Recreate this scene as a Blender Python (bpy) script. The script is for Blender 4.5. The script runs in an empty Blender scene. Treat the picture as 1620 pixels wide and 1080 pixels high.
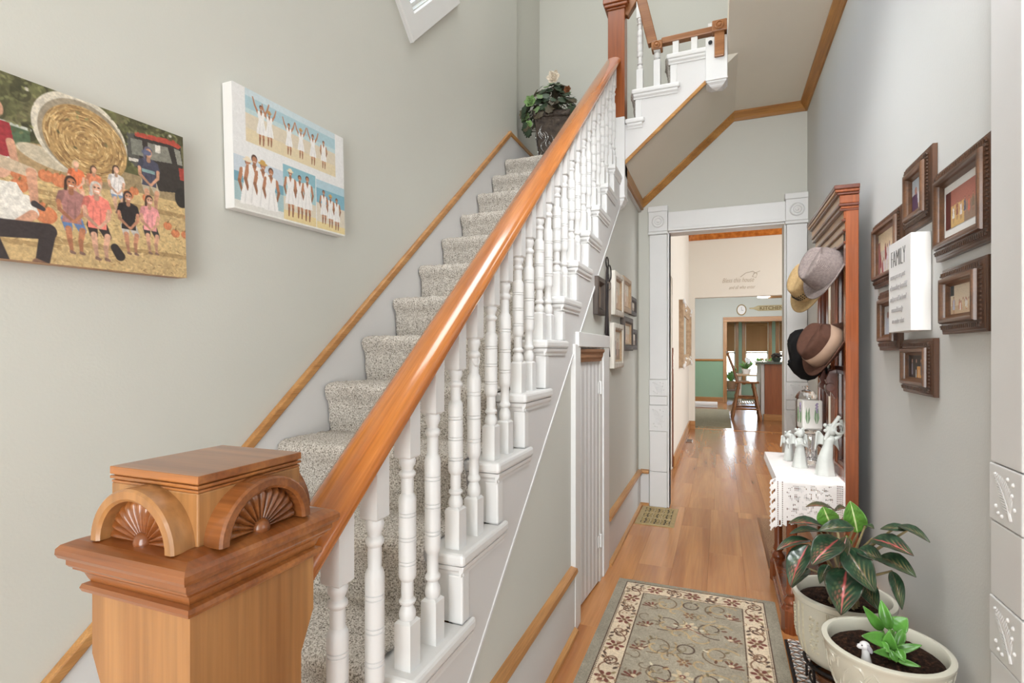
import bpy, bmesh, math, random
import numpy as np
from mathutils import Vector, Matrix

S = bpy.context.scene
COL = S.collection
random.seed(7)
rng = np.random.default_rng(7)

# ------------------------------------------------------------------ camera, world, lights, exposure
cd = bpy.data.cameras.new('camera')
cd.sensor_width = 36.0
cd.lens = 832.0 / 1620.0 * 36.0
cd.shift_y = 16.0 / 1620.0
cd.clip_start = 0.02
cam = bpy.data.objects.new('camera', cd)
cam.location = (0, 0, 1.25)
cam.rotation_euler = (math.pi / 2, 0, 0.3765)
COL.objects.link(cam)
S.camera = cam

w = bpy.data.worlds.new('world')
S.world = w
w.use_nodes = True
nt = w.node_tree
bg = nt.nodes['Background']
sky = nt.nodes.new('ShaderNodeTexSky')
sky.sky_type = 'NISHITA'
sky.sun_disc = False
sky.sun_elevation = math.radians(38)
sky.sun_rotation = math.radians(200)
nt.links.new(sky.outputs[0], bg.inputs[0])
bg.inputs[1].default_value = 2.0

S.view_settings.view_transform = 'Standard'
S.view_settings.look = 'None'
S.view_settings.gamma = 1.0
S.view_settings.exposure = 0.72
S.view_settings.use_curve_mapping = False


def area(name, loc, target, sx, sy, power, col=(1, 1, 1), spread=180):
    l = bpy.data.lights.new(name, 'AREA')
    l.shape = 'RECTANGLE'
    l.size = sx
    l.size_y = sy
    l.energy = power
    l.color = col
    l.spread = math.radians(spread)
    o = bpy.data.objects.new(name, l)
    o.location = loc
    d = Vector(target) - Vector(loc)
    o.rotation_euler = d.to_track_quat('-Z', 'Y').to_euler()
    COL.objects.link(o)
    return o


area('front_door_daylight', (-0.05, -1.75, 1.3), (-0.2, 3, 1.7), 1.1, 2.5, 51, (0.93, 0.98, 1.0))
area('living_room_daylight', (2.3, 0.55, 1.5), (-1.4, 0.9, 1.3), 1.6, 2.0, 13, (0.93, 0.98, 1.0))
area('upstairs_daylight', (-1.2, 1.9, 5.1), (0.75, 2.2, 1.2), 1.6, 2.4, 62, (0.96, 0.985, 1.0))
area('hall_fill', (0.3, 0.9, 3.0), (0.0, 4.0, 0.9), 0.5, 0.5, 13, (0.96, 0.985, 1.0), 90)  # added fill to brighten the end wall and stair wall; no fixture hangs here
area('hall_fill', (0.15, 2.2, 3.03), (0.0, 2.7, 0), 0.4, 0.4, 2.6, (0.96, 0.985, 1.0), 85)  # second added fill further along the hall, likewise without a fixture
area('dining_daylight', (3.0, 6.8, 1.7), (-0.5, 6.8, 1.3), 2.6, 2.0, 66, (0.9, 0.965, 1.0))
area('kitchen_fill', (0.6, 11.9, 2.6), (0.7, 14.6, 0), 2.4, 2.4, 52, (0.97, 0.985, 1.0))  # broad fill added under the kitchen ceiling, turned to brighten the bay
area('bay_daylight', (0.8, 15.95, 1.5), (0.8, 11, 0.9), 2.2, 1.6, 75, (0.97, 0.99, 1.0))


# ------------------------------------------------------------------ materials
def lin(c):
    return tuple(((x / 255) / 12.92 if x / 255 <= 0.04045 else (((x / 255) + 0.055) / 1.055) ** 2.4) for x in c[:3]) + (1.0,)


def base_mat(name, rough=0.5, metal=0.0, spec=0.5, coat=0.0):
    m = bpy.data.materials.new(name)
    m.use_nodes = True
    b = m.node_tree.nodes['Principled BSDF']
    b.inputs['Roughness'].default_value = rough
    b.inputs['Metallic'].default_value = metal
    b.inputs['Specular IOR Level'].default_value = spec
    b.inputs['Coat Weight'].default_value = coat
    b.inputs['Coat Roughness'].default_value = 0.12
    return m, m.node_tree, b


def N(t, kind, **kw):
    n = t.nodes.new(kind)
    for k, v in kw.items():
        setattr(n, k, v)
    return n


def coords(t, scale=(1, 1, 1), rot=(0, 0, 0), rnd=0.0):
    tc = N(t, 'ShaderNodeTexCoord')
    mp = N(t, 'ShaderNodeMapping')
    mp.inputs['Scale'].default_value = scale
    src = tc.outputs['Object']
    if any(rot):          # turn the fibres first, stretch afterwards
        m0 = N(t, 'ShaderNodeMapping')
        m0.inputs['Rotation'].default_value = rot
        t.links.new(src, m0.inputs['Vector'])
        src = m0.outputs[0]
    t.links.new(src, mp.inputs['Vector'])
    if rnd:
        oi = N(t, 'ShaderNodeObjectInfo')
        mu = N(t, 'ShaderNodeMath', operation='MULTIPLY')
        mu.inputs[1].default_value = rnd
        t.links.new(oi.outputs['Random'], mu.inputs[0])
        t.links.new(mu.outputs[0], mp.inputs['Location'])
    return mp


def add_bump(t, b, vec, scale, strength, dist=0.002, detail=3):
    n = N(t, 'ShaderNodeTexNoise')
    n.inputs['Scale'].default_value = scale
    n.inputs['Detail'].default_value = detail
    t.links.new(vec.outputs[0], n.inputs['Vector'])
    bp = N(t, 'ShaderNodeBump')
    bp.inputs['Strength'].default_value = strength
    bp.inputs['Distance'].default_value = dist
    t.links.new(n.outputs['Fac'], bp.inputs['Height'])
    t.links.new(bp.outputs[0], b.inputs['Normal'])


def plain(name, col, rough=0.5, metal=0.0, spec=0.5, coat=0.0, var=0.04, vscale=6, bump=None):
    m, t, b = base_mat(name, rough, metal, spec, coat)
    mp = coords(t)
    n = N(t, 'ShaderNodeTexNoise')
    n.inputs['Scale'].default_value = vscale
    n.inputs['Detail'].default_value = 4
    t.links.new(mp.outputs[0], n.inputs['Vector'])
    r = N(t, 'ShaderNodeValToRGB')
    c = lin(col)
    r.color_ramp.elements[0].position = 0.3
    r.color_ramp.elements[1].position = 0.7
    r.color_ramp.elements[0].color = tuple(x * (1 - var) for x in c[:3]) + (1,)
    r.color_ramp.elements[1].color = tuple(min(1, x * (1 + var)) for x in c[:3]) + (1,)
    t.links.new(n.outputs['Fac'], r.inputs['Fac'])
    t.links.new(r.outputs['Color'], b.inputs['Base Color'])
    if bump:
        add_bump(t, b, mp, bump[0], bump[1], bump[2] if len(bump) > 2 else 0.002)
    return m


def wood(name, c1, c2, axis='y', freq=9, rough=0.35, coat=0.3, rot=(0, 0, 0), rnd=0.0, tint=0.0, knots=False, grain=0.75):
    """timber: long fibres along an axis plus fine pores"""
    m, t, b = base_mat(name, rough, 0, 0.5, coat)
    k = {'x': 0, 'y': 1, 'z': 2}[axis]
    sc = [freq, freq, freq]
    sc[k] = freq * 0.07
    mp = coords(t, tuple(sc), rot, rnd)
    n = N(t, 'ShaderNodeTexNoise')
    n.inputs['Scale'].default_value = 1.0
    n.inputs['Detail'].default_value = 5
    n.inputs['Distortion'].default_value = 0.9 if knots else 0.35
    t.links.new(mp.outputs[0], n.inputs['Vector'])
    r = N(t, 'ShaderNodeValToRGB')
    r.color_ramp.elements[0].position = 0.3
    r.color_ramp.elements[1].position = 0.72
    r.color_ramp.elements[0].color = lin(c1)
    r.color_ramp.elements[1].color = lin(c2)
    t.links.new(n.outputs['Fac'], r.inputs['Fac'])
    sc2 = [freq * 14] * 3
    sc2[k] = freq * 0.5
    mp2 = coords(t, tuple(sc2), rot, rnd)
    n2 = N(t, 'ShaderNodeTexNoise')
    n2.inputs['Scale'].default_value = 1.0
    n2.inputs['Detail'].default_value = 3
    t.links.new(mp2.outputs[0], n2.inputs['Vector'])
    mr = N(t, 'ShaderNodeMapRange')
    mr.inputs[1].default_value = 0.3
    mr.inputs[2].default_value = 0.7
    mr.inputs[3].default_value = grain
    mr.inputs[4].default_value = 1.08
    t.links.new(n2.outputs['Fac'], mr.inputs[0])
    mx = N(t, 'ShaderNodeVectorMath', operation='SCALE')
    t.links.new(r.outputs['Color'], mx.inputs[0])
    t.links.new(mr.outputs[0], mx.inputs['Scale'])
    out = mx.outputs[0]
    if tint:
        oi = N(t, 'ShaderNodeObjectInfo')
        m2 = N(t, 'ShaderNodeMapRange')
        m2.inputs[3].default_value = 1 - tint
        m2.inputs[4].default_value = 1 + tint
        t.links.new(oi.outputs['Random'], m2.inputs[0])
        mx2 = N(t, 'ShaderNodeVectorMath', operation='SCALE')
        t.links.new(out, mx2.inputs[0])
        t.links.new(m2.outputs[0], mx2.inputs['Scale'])
        out = mx2.outputs[0]
    t.links.new(out, b.inputs['Base Color'])
    bp = N(t, 'ShaderNodeBump')
    bp.inputs['Strength'].default_value = 0.12
    bp.inputs['Distance'].default_value = 0.001
    t.links.new(n2.outputs['Fac'], bp.inputs['Height'])
    t.links.new(bp.outputs[0], b.inputs['Normal'])
    return m


def print_mat(name, rough=0.5, coat=0.0):
    m, t, b = base_mat(name, rough, 0, 0.4, coat)
    a = N(t, 'ShaderNodeAttribute', attribute_name='print')
    t.links.new(a.outputs['Color'], b.inputs['Base Color'])
    return m


def speckle(name, cols, scale, rough=0.95, bump=0.7):
    m, t, b = base_mat(name, rough, 0, 0.15)
    mp = coords(t)
    n = N(t, 'ShaderNodeTexNoise')
    n.inputs['Scale'].default_value = scale
    n.inputs['Detail'].default_value = 2.5
    n.inputs['Roughness'].default_value = 0.7
    t.links.new(mp.outputs[0], n.inputs['Vector'])
    r = N(t, 'ShaderNodeValToRGB')
    e = r.color_ramp.elements
    e[0].position, e[0].color = cols[0][0], lin(cols[0][1])
    e[1].position, e[1].color = cols[-1][0], lin(cols[-1][1])
    for p, c in cols[1:-1]:
        x = e.new(p)
        x.color = lin(c)
    t.links.new(n.outputs['Fac'], r.inputs['Fac'])
    n3 = N(t, 'ShaderNodeTexNoise')
    n3.inputs['Scale'].default_value = 5
    t.links.new(mp.outputs[0], n3.inputs['Vector'])
    mr = N(t, 'ShaderNodeMapRange')
    mr.inputs[3].default_value = 0.86
    mr.inputs[4].default_value = 1.12
    t.links.new(n3.outputs['Fac'], mr.inputs[0])
    mx = N(t, 'ShaderNodeVectorMath', operation='SCALE')
    t.links.new(r.outputs['Color'], mx.inputs[0])
    t.links.new(mr.outputs[0], mx.inputs['Scale'])
    t.links.new(mx.outputs[0], b.inputs['Base Color'])
    bp = N(t, 'ShaderNodeBump')
    bp.inputs['Strength'].default_value = bump
    bp.inputs['Distance'].default_value = 0.004
    t.links.new(n.outputs['Fac'], bp.inputs['Height'])
    t.links.new(bp.outputs[0], b.inputs['Normal'])
    return m


def glass_mat(name, col=(1, 1, 1), rough=0.0):
    m, t, b = base_mat(name, rough, 0, 0.5)
    b.inputs['Base Color'].default_value = (*col, 1)
    b.inputs['Transmission Weight'].default_value = 1.0
    b.inputs['IOR'].default_value = 1.45
    return m


def pane_mat(name):
    m = bpy.data.materials.new(name)
    m.use_nodes = True
    t = m.node_tree
    t.nodes.remove(t.nodes['Principled BSDF'])
    tr = N(t, 'ShaderNodeBsdfTransparent')
    gl = N(t, 'ShaderNodeBsdfGlossy')
    gl.inputs['Roughness'].default_value = 0.02
    fr = N(t, 'ShaderNodeFresnel')
    fr.inputs['IOR'].default_value = 1.45
    mx = N(t, 'ShaderNodeMixShader')
    t.links.new(fr.outputs[0], mx.inputs[0])
    t.links.new(tr.outputs[0], mx.inputs[1])
    t.links.new(gl.outputs[0], mx.inputs[2])
    t.links.new(mx.outputs[0], t.nodes['Material Output'].inputs['Surface'])
    return m


M = {}
M['wall'] = plain('wall_paint', (204, 203, 195), 0.85, spec=0.2, var=0.012, vscale=2, bump=(140, 0.18, 0.002))
M['wall_r'] = plain('wall_paint_hall', (208, 208, 205), 0.8, spec=0.2, var=0.012, vscale=2, bump=(140, 0.18, 0.002))
M['ceil'] = plain('ceiling_paint', (226, 220, 206), 0.9, spec=0.15, var=0.012, vscale=2)
M['white'] = plain('white_gloss_paint', (222, 221, 220), 0.38, spec=0.45, var=0.012, vscale=9, bump=(60, 0.05, 0.001))
M['white_s'] = plain('white_satin_board', (213, 211, 210), 0.5, spec=0.35, var=0.015, vscale=5)
M['cream'] = plain('cream_wall_paint', (228, 222, 212), 0.85, spec=0.2, var=0.01, vscale=2)
M['green'] = plain('pale_green_paint', (208, 213, 207), 0.85, spec=0.2, var=0.01, vscale=2)
M['bay'] = plain('mint_bay_paint', (178, 208, 188), 0.85, spec=0.2, var=0.01, vscale=2)
M['green2'] = plain('sage_green_paint', (150, 186, 158), 0.85, spec=0.2, var=0.01, vscale=2)
M['floor'] = wood('laminate_floor', (156, 96, 50), (202, 142, 86), 'y', 6, 0.22, 0.25, rnd=9, tint=0.03, knots=True, grain=0.9)
M['oak'] = wood('oak_trim', (168, 112, 58), (205, 152, 92), 'y', 22, 0.4, 0.2)
M['oak_x'] = wood('oak_trim_across', (168, 112, 58), (205, 152, 92), 'x', 22, 0.4, 0.2)
M['oak_z'] = wood('oak_trim_upright', (176, 122, 66), (212, 160, 98), 'z', 22, 0.4, 0.2)
M['crown'] = wood('golden_oak_crown', (150, 98, 44), (196, 142, 76), 'y', 16, 0.4, 0.2)
M['crown_x'] = wood('golden_oak_crown_across', (150, 98, 44), (196, 142, 76), 'x', 16, 0.4, 0.2)
M['rail'] = wood('varnished_pine_rail', (156, 80, 28), (210, 130, 58), 'y', 16, 0.2, 0.7, rot=(-0.681, 0, 0), grain=0.82)
M['newel'] = wood('worn_pine_newel', (142, 92, 48), (184, 134, 82), 'z', 7, 0.38, 0.3, knots=True)
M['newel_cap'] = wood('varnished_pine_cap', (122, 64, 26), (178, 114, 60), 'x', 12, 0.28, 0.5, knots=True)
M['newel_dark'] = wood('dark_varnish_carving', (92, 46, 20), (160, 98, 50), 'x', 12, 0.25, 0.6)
M['newel_up'] = wood('orange_brown_newel', (134, 68, 28), (176, 98, 48), 'z', 8, 0.35, 0.3)
M['brown_rail'] = wood('brown_upper_rail', (134, 84, 46), (176, 120, 74), 'x', 14, 0.4, 0.2)
M['cherry'] = wood('cherry_wood', (106, 48, 22), (156, 84, 44), 'z', 10, 0.25, 0.5)
M['cherry_d'] = wood('dark_cherry_wood', (70, 30, 16), (110, 52, 28), 'y', 10, 0.3, 0.4)
M['cherry_l'] = wood('light_cherry_strip', (168, 122, 76), (206, 160, 110), 'y', 14, 0.3, 0.3)
M['frame'] = wood('dark_walnut_frame', (58, 36, 22), (104, 66, 40), 'z', 14, 0.4, 0.3)
M['frame_in'] = wood('brown_inner_frame', (70, 44, 27), (118, 78, 48), 'y', 14, 0.35, 0.3)
M['frame_dk'] = wood('weathered_dark_frame', (52, 44, 40), (96, 84, 76), 'z', 30, 0.6, 0.0)
M['frame_lt'] = wood('natural_pine_frame', (164, 134, 102), (200, 170, 136), 'y', 22, 0.5, 0.1)
M['frame_wh'] = wood('whitewashed_frame', (196, 186, 172), (232, 226, 216), 'z', 22, 0.6, 0.0)
M['worn'] = wood('worn_chipped_moulding', (128, 84, 54), (176, 132, 98), 'y', 26, 0.6, 0.0)
M['board'] = wood('grey_wood_print', (120, 104, 90), (200, 188, 172), 'z', 26, 0.7, 0.0)
M['carpet'] = speckle('speckled_carpet', [(0.30, (84, 78, 72)), (0.42, (146, 138, 128)), (0.5, (196, 188, 178)), (0.64, (222, 216, 208))], 230)
M['iron'] = plain('dark_wrought_iron', (46, 40, 40), 0.45, 0.6, var=0.15, vscale=30)
M['brass'] = plain('antique_brass', (178, 156, 110), 0.4, 0.35, var=0.12, vscale=30)
M['brass_d'] = plain('dark_duct', (34, 28, 20), 0.8)
M['chrome'] = plain('nickel', (190, 190, 190), 0.25, 0.9)
M['cloth'] = plain('white_cotton_lace', (240, 233, 230), 0.9, spec=0.1, var=0.03, vscale=40, bump=(500, 0.4, 0.001))
M['ceramic'] = plain('pale_green_grey_ceramic', (206, 208, 203), 0.35, spec=0.5, var=0.06, vscale=20, bump=(80, 0.2, 0.002))
M['pot'] = plain('cream_glazed_pot', (214, 210, 194), 0.25, spec=0.5, coat=0.4, var=0.05, vscale=8, bump=(45, 0.15, 0.002))
M['pot_relief'] = plain('cream_relief', (206, 198, 174), 0.4, var=0.12, vscale=60, bump=(120, 0.5, 0.003))
M['soil'] = speckle('dark_potting_soil', [(0.3, (14, 8, 6)), (0.52, (40, 25, 18)), (0.75, (86, 58, 40))], 90)
M['saucer'] = plain('amber_brown_saucer', (112, 70, 42), 0.25, coat=0.5, var=0.2)
M['leaf'] = print_mat('variegated_leaf', 0.28, 0.15)
M['print'] = print_mat('printed_picture', 0.35)
M['canvas'] = print_mat('printed_canvas', 0.75)
M['rug'] = print_mat('woven_rug', 0.95)
M['edge_w'] = plain('white_canvas_edge', (232, 230, 228), 0.8, var=0.02)
M['straw'] = None
M['black'] = plain('black_wool', (16, 15, 16), 0.9, spec=0.2, var=0.15, vscale=60, bump=(300, 0.4, 0.002))
M['ink'] = plain('dark_ink', (70, 66, 66), 0.8)
M['ink_l'] = plain('pale_grey_script', (176, 172, 172), 0.8)
M['decal'] = plain('greige_vinyl_lettering', (190, 178, 162), 0.8)
M['paper'] = plain('off_white_mat_board', (232, 230, 226), 0.8, var=0.01)
M['glass'] = glass_mat('clear_cut_glass', (0.95, 0.95, 0.96), 0.05)
M['pane'] = pane_mat('window_pane')
M['mirror'] = plain('mirror_silver', (235, 232, 225), 0.02, 1.0, var=0.0)
M['black_plain'] = plain('black_enamel', (14, 14, 15), 0.4)
M['leaf_dk'] = plain('dark_ivy_leaf', (58, 74, 54), 0.5, var=0.35, vscale=25)
M['leaf_lt'] = plain('light_ivy_leaf', (116, 142, 96), 0.5, var=0.3, vscale=25)
M['leaf_br'] = plain('dull_olive_leaf', (84, 76, 58), 0.55, var=0.3, vscale=25)
M['petal'] = plain('cream_petal', (228, 216, 198), 0.7, var=0.06)
M['pewter'] = plain('embossed_dark_pewter', (64, 54, 46), 0.4, 0.55, var=0.5, vscale=26, bump=(40, 1.0, 0.012))
M['bamboo'] = wood('bamboo_blind', (168, 126, 80), (214, 178, 132), 'x', 26, 0.7, 0.0)
_t = M['bamboo'].node_tree
_tl = N(_t, 'ShaderNodeBsdfTranslucent')
_mx = N(_t, 'ShaderNodeMixShader')
_mx.inputs[0].default_value = 0.11
_b = _t.nodes['Principled BSDF']
_t.links.new(_b.inputs['Base Color'].links[0].from_socket, _tl.inputs['Color'])
_t.links.new(_b.outputs[0], _mx.inputs[1])
_t.links.new(_tl.outputs[0], _mx.inputs[2])
_t.links.new(_mx.outputs[0], _t.nodes['Material Output'].inputs['Surface'])
M['rattan'] = wood('bamboo_rattan', (110, 62, 26), (178, 116, 60), 'z', 14, 0.35, 0.3)
M['island'] = wood('red_oak_panel', (140, 74, 36), (174, 102, 56), 'z', 9, 0.4, 0.2)
M['counter'] = plain('dark_green_counter', (92, 100, 92), 0.25, var=0.15, vscale=60)
M['ground'] = plain('outdoor_lawn', (120, 132, 100), 0.9, var=0.2)
M['bright_white'] = plain('white_card', (244, 244, 244), 0.6)
M['mat_brown'] = speckle('woven_doormat', [(0.3, (120, 84, 62)), (0.5, (176, 140, 112)), (0.7, (206, 178, 150))], 140)
M['grey_speckle'] = speckle('grey_green_speckle', [(0.3, (128, 124, 104)), (0.5, (160, 152, 128)), (0.7, (186, 178, 156))], 90)  # rug backing; also colours the sheet standing for the kitchen floor reflection


# ------------------------------------------------------------------ mesh helpers
class MB:
    def __init__(s):
        s.v = []
        s.f = []

    def add(s, vs, fs):
        k = len(s.v)
        s.v += [tuple(x) for x in vs]
        s.f += [tuple(i + k for i in f) for f in fs]
        return s

    def box(s, x0, x1, y0, y1, z0, z1):
        v = [(x, y, z) for x in (x0, x1) for y in (y0, y1) for z in (z0, z1)]
        return s.add(v, [(0, 1, 3, 2), (4, 6, 7, 5), (0, 4, 5, 1), (2, 3, 7, 6), (0, 2, 6, 4), (1, 5, 7, 3)])

    def hexa(s, v):
        return s.add(v, [(0, 1, 2, 3), (4, 7, 6, 5), (0, 4, 5, 1), (1, 5, 6, 2), (2, 6, 7, 3), (3, 7, 4, 0)])

    def prism(s, poly, axis, a, b):
        def p(q, c):
            return {'x': (c, q[0], q[1]), 'y': (q[0], c, q[1]), 'z': (q[0], q[1], c)}[axis]
        n = len(poly)
        vs = [p(q, a) for q in poly] + [p(q, b) for q in poly]
        fs = [tuple(range(n))[::-1], tuple(range(n, 2 * n))]
        fs += [(i, (i + 1) % n, n + (i + 1) % n, n + i) for i in range(n)]
        return s.add(vs, fs)

    def lathe(s, prof, n=20, c=(0, 0, 0), m=None, sx=1.0, sy=1.0, caps=True):
        vs = []
        for r, z in prof:
            for i in range(n):
                a = 2 * math.pi * i / n
                q = Vector((r * sx * math.cos(a), r * sy * math.sin(a), z))
                if m is not None:
                    q = m @ q
                vs.append((q.x + c[0], q.y + c[1], q.z + c[2]))
        fs = []
        for j in range(len(prof) - 1):
            for i in range(n):
                k = (i + 1) % n
                fs.append((j * n + i, j * n + k, (j + 1) * n + k, (j + 1) * n + i))
        if caps:
            fs.append(tuple(range(n))[::-1])
            fs.append(tuple((len(prof) - 1) * n + i for i in range(n)))
        return s.add(vs, fs)

    def tube(s, pts, r, n=8, closed=False):
        pts = [Vector(p) for p in pts]
        rs = r if isinstance(r, (list, tuple)) else [r] * len(pts)
        L = len(pts)
        vs = []
        up = Vector((0.13, 0.21, 0.97))
        for i, p in enumerate(pts):
            a = pts[(i - 1) % L] if (closed or i > 0) else p
            b = pts[(i + 1) % L] if (closed or i < L - 1) else p
            d = (b - a).normalized()
            u = d.cross(up)
            if u.length < 1e-4:
                u = d.cross(Vector((1, 0, 0)))
            u.normalize()
            v = d.cross(u)
            for k in range(n):
                t = 2 * math.pi * k / n
                vs.append(p + (u * math.cos(t) + v * math.sin(t)) * rs[i])
        fs = []
        for i in range(L if closed else L - 1):
            j = (i + 1) % L
            for k in range(n):
                q = (k + 1) % n
                fs.append((i * n + k, i * n + q, j * n + q, j * n + k))
        if not closed:
            fs.append(tuple(range(n))[::-1])
            fs.append(tuple((L - 1) * n + k for k in range(n)))
        return s.add(vs, fs)

    def ball(s, c, rx, ry=None, rz=None, n=12, m=None):
        ry = rx if ry is None else ry
        rz = rx if rz is None else rz
        prof = [(math.sin(math.pi * i / n), -math.cos(math.pi * i / n)) for i in range(n + 1)]
        prof[0] = (0.02, -1)
        prof[-1] = (0.02, 1)
        sc = Matrix.Diagonal((rx, ry, rz)).to_4x4()
        mm = (m @ sc) if m is not None else sc
        return s.lathe(prof, max(10, n + 4), c, mm)

    def grid(s, fn, nu, nv):
        vs = [fn(i / nu, j / nv) for j in range(nv + 1) for i in range(nu + 1)]
        fs = [(j * (nu + 1) + i, j * (nu + 1) + i + 1, (j + 1) * (nu + 1) + i + 1, (j + 1) * (nu + 1) + i) for j in range(nv) for i in range(nu)]
        return s.add(vs, fs)

    def frame(s, prof, hw, hh, place):
        """mitred rectangular frame; prof = [(inset, height)...]; place(u, v, h) -> world"""
        vs = []
        for i, h in prof:
            a, b = hw - i, hh - i
            vs += [place(-a, -b, h), place(a, -b, h), place(a, b, h), place(-a, b, h)]
        fs = []
        L = len(prof)
        for j in range(L):
            q = (j + 1) % L
            for k in range(4):
                n = (k + 1) % 4
                fs.append((j * 4 + k, j * 4 + n, q * 4 + n, q * 4 + k))
        return s.add(vs, fs)

    def build(s, name, m, parent=None, smooth=None, bevel=None, fix=True, solid=None, sub=0):
        me = bpy.data.meshes.new(name)
        if parent is not None:
            off = wloc(parent)
        else:
            a = np.array(s.v)
            lo, hi = a.min(0), a.max(0)
            off = Vector(((lo[0] + hi[0]) / 2, (lo[1] + hi[1]) / 2, lo[2]))
        me.from_pydata([(v[0] - off[0], v[1] - off[1], v[2] - off[2]) for v in s.v], [], s.f)
        if fix:
            bm = bmesh.new()
            bm.from_mesh(me)
            bmesh.ops.recalc_face_normals(bm, faces=bm.faces)
            bm.to_mesh(me)
            bm.free()
        if smooth is not None:
            me.shade_smooth()
            me.set_sharp_from_angle(angle=math.radians(smooth))
        me.materials.append(m)
        o = bpy.data.objects.new(name, me)
        COL.objects.link(o)
        if parent is not None:
            o.parent = parent
        else:
            o.location = off
        if bevel:
            b = o.modifiers.new('bevel', 'BEVEL')
            b.width = bevel
            b.segments = 2
            b.limit_method = 'ANGLE'
            b.angle_limit = math.radians(40)
        if solid:
            q = o.modifiers.new('solid', 'SOLIDIFY')
            q.thickness = solid
            q.offset = 0
        if sub:
            q = o.modifiers.new('sub', 'SUBSURF')
            q.levels = q.render_levels = sub
        return o


def wloc(o):
    v = Vector(o.location)
    while o.parent:
        o = o.parent
        v = v + Vector(o.location)
    return v


def tag(o, label, cat, group=None, kind=None):
    o['label'] = label
    o['category'] = cat
    if group:
        o['group'] = group
    if kind:
        o['kind'] = kind
    return o


def thing(name, label, cat, loc, group=None):
    o = bpy.data.objects.new(name, None)
    o.empty_display_size = 0.05
    o.location = loc
    COL.objects.link(o)
    return tag(o, label, cat, group)


def struct(name, mb, m, parent=None, **k):
    o = mb.build(name, m, parent, **k)
    if parent is None:
        o['kind'] = 'structure'
    return o


def struct_root(name, loc):
    o = bpy.data.objects.new(name, None)
    o.location = loc
    o['kind'] = 'structure'
    COL.objects.link(o)
    return o


def copy_tree(o, parent=None):
    c = o.copy()
    COL.objects.link(c)
    if parent is not None:
        c.parent = parent
    for ch in list(o.children):
        copy_tree(ch, c)
    return c


def share(o, parent, loc, rot=None, scale=None):
    """another piece like o under parent, sharing its mesh"""
    c = o.copy()
    COL.objects.link(c)
    c.parent = parent
    c.location = loc
    if rot is not None:
        c.rotation_euler = rot
    if scale is not None:
        c.scale = scale
    return c


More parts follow.
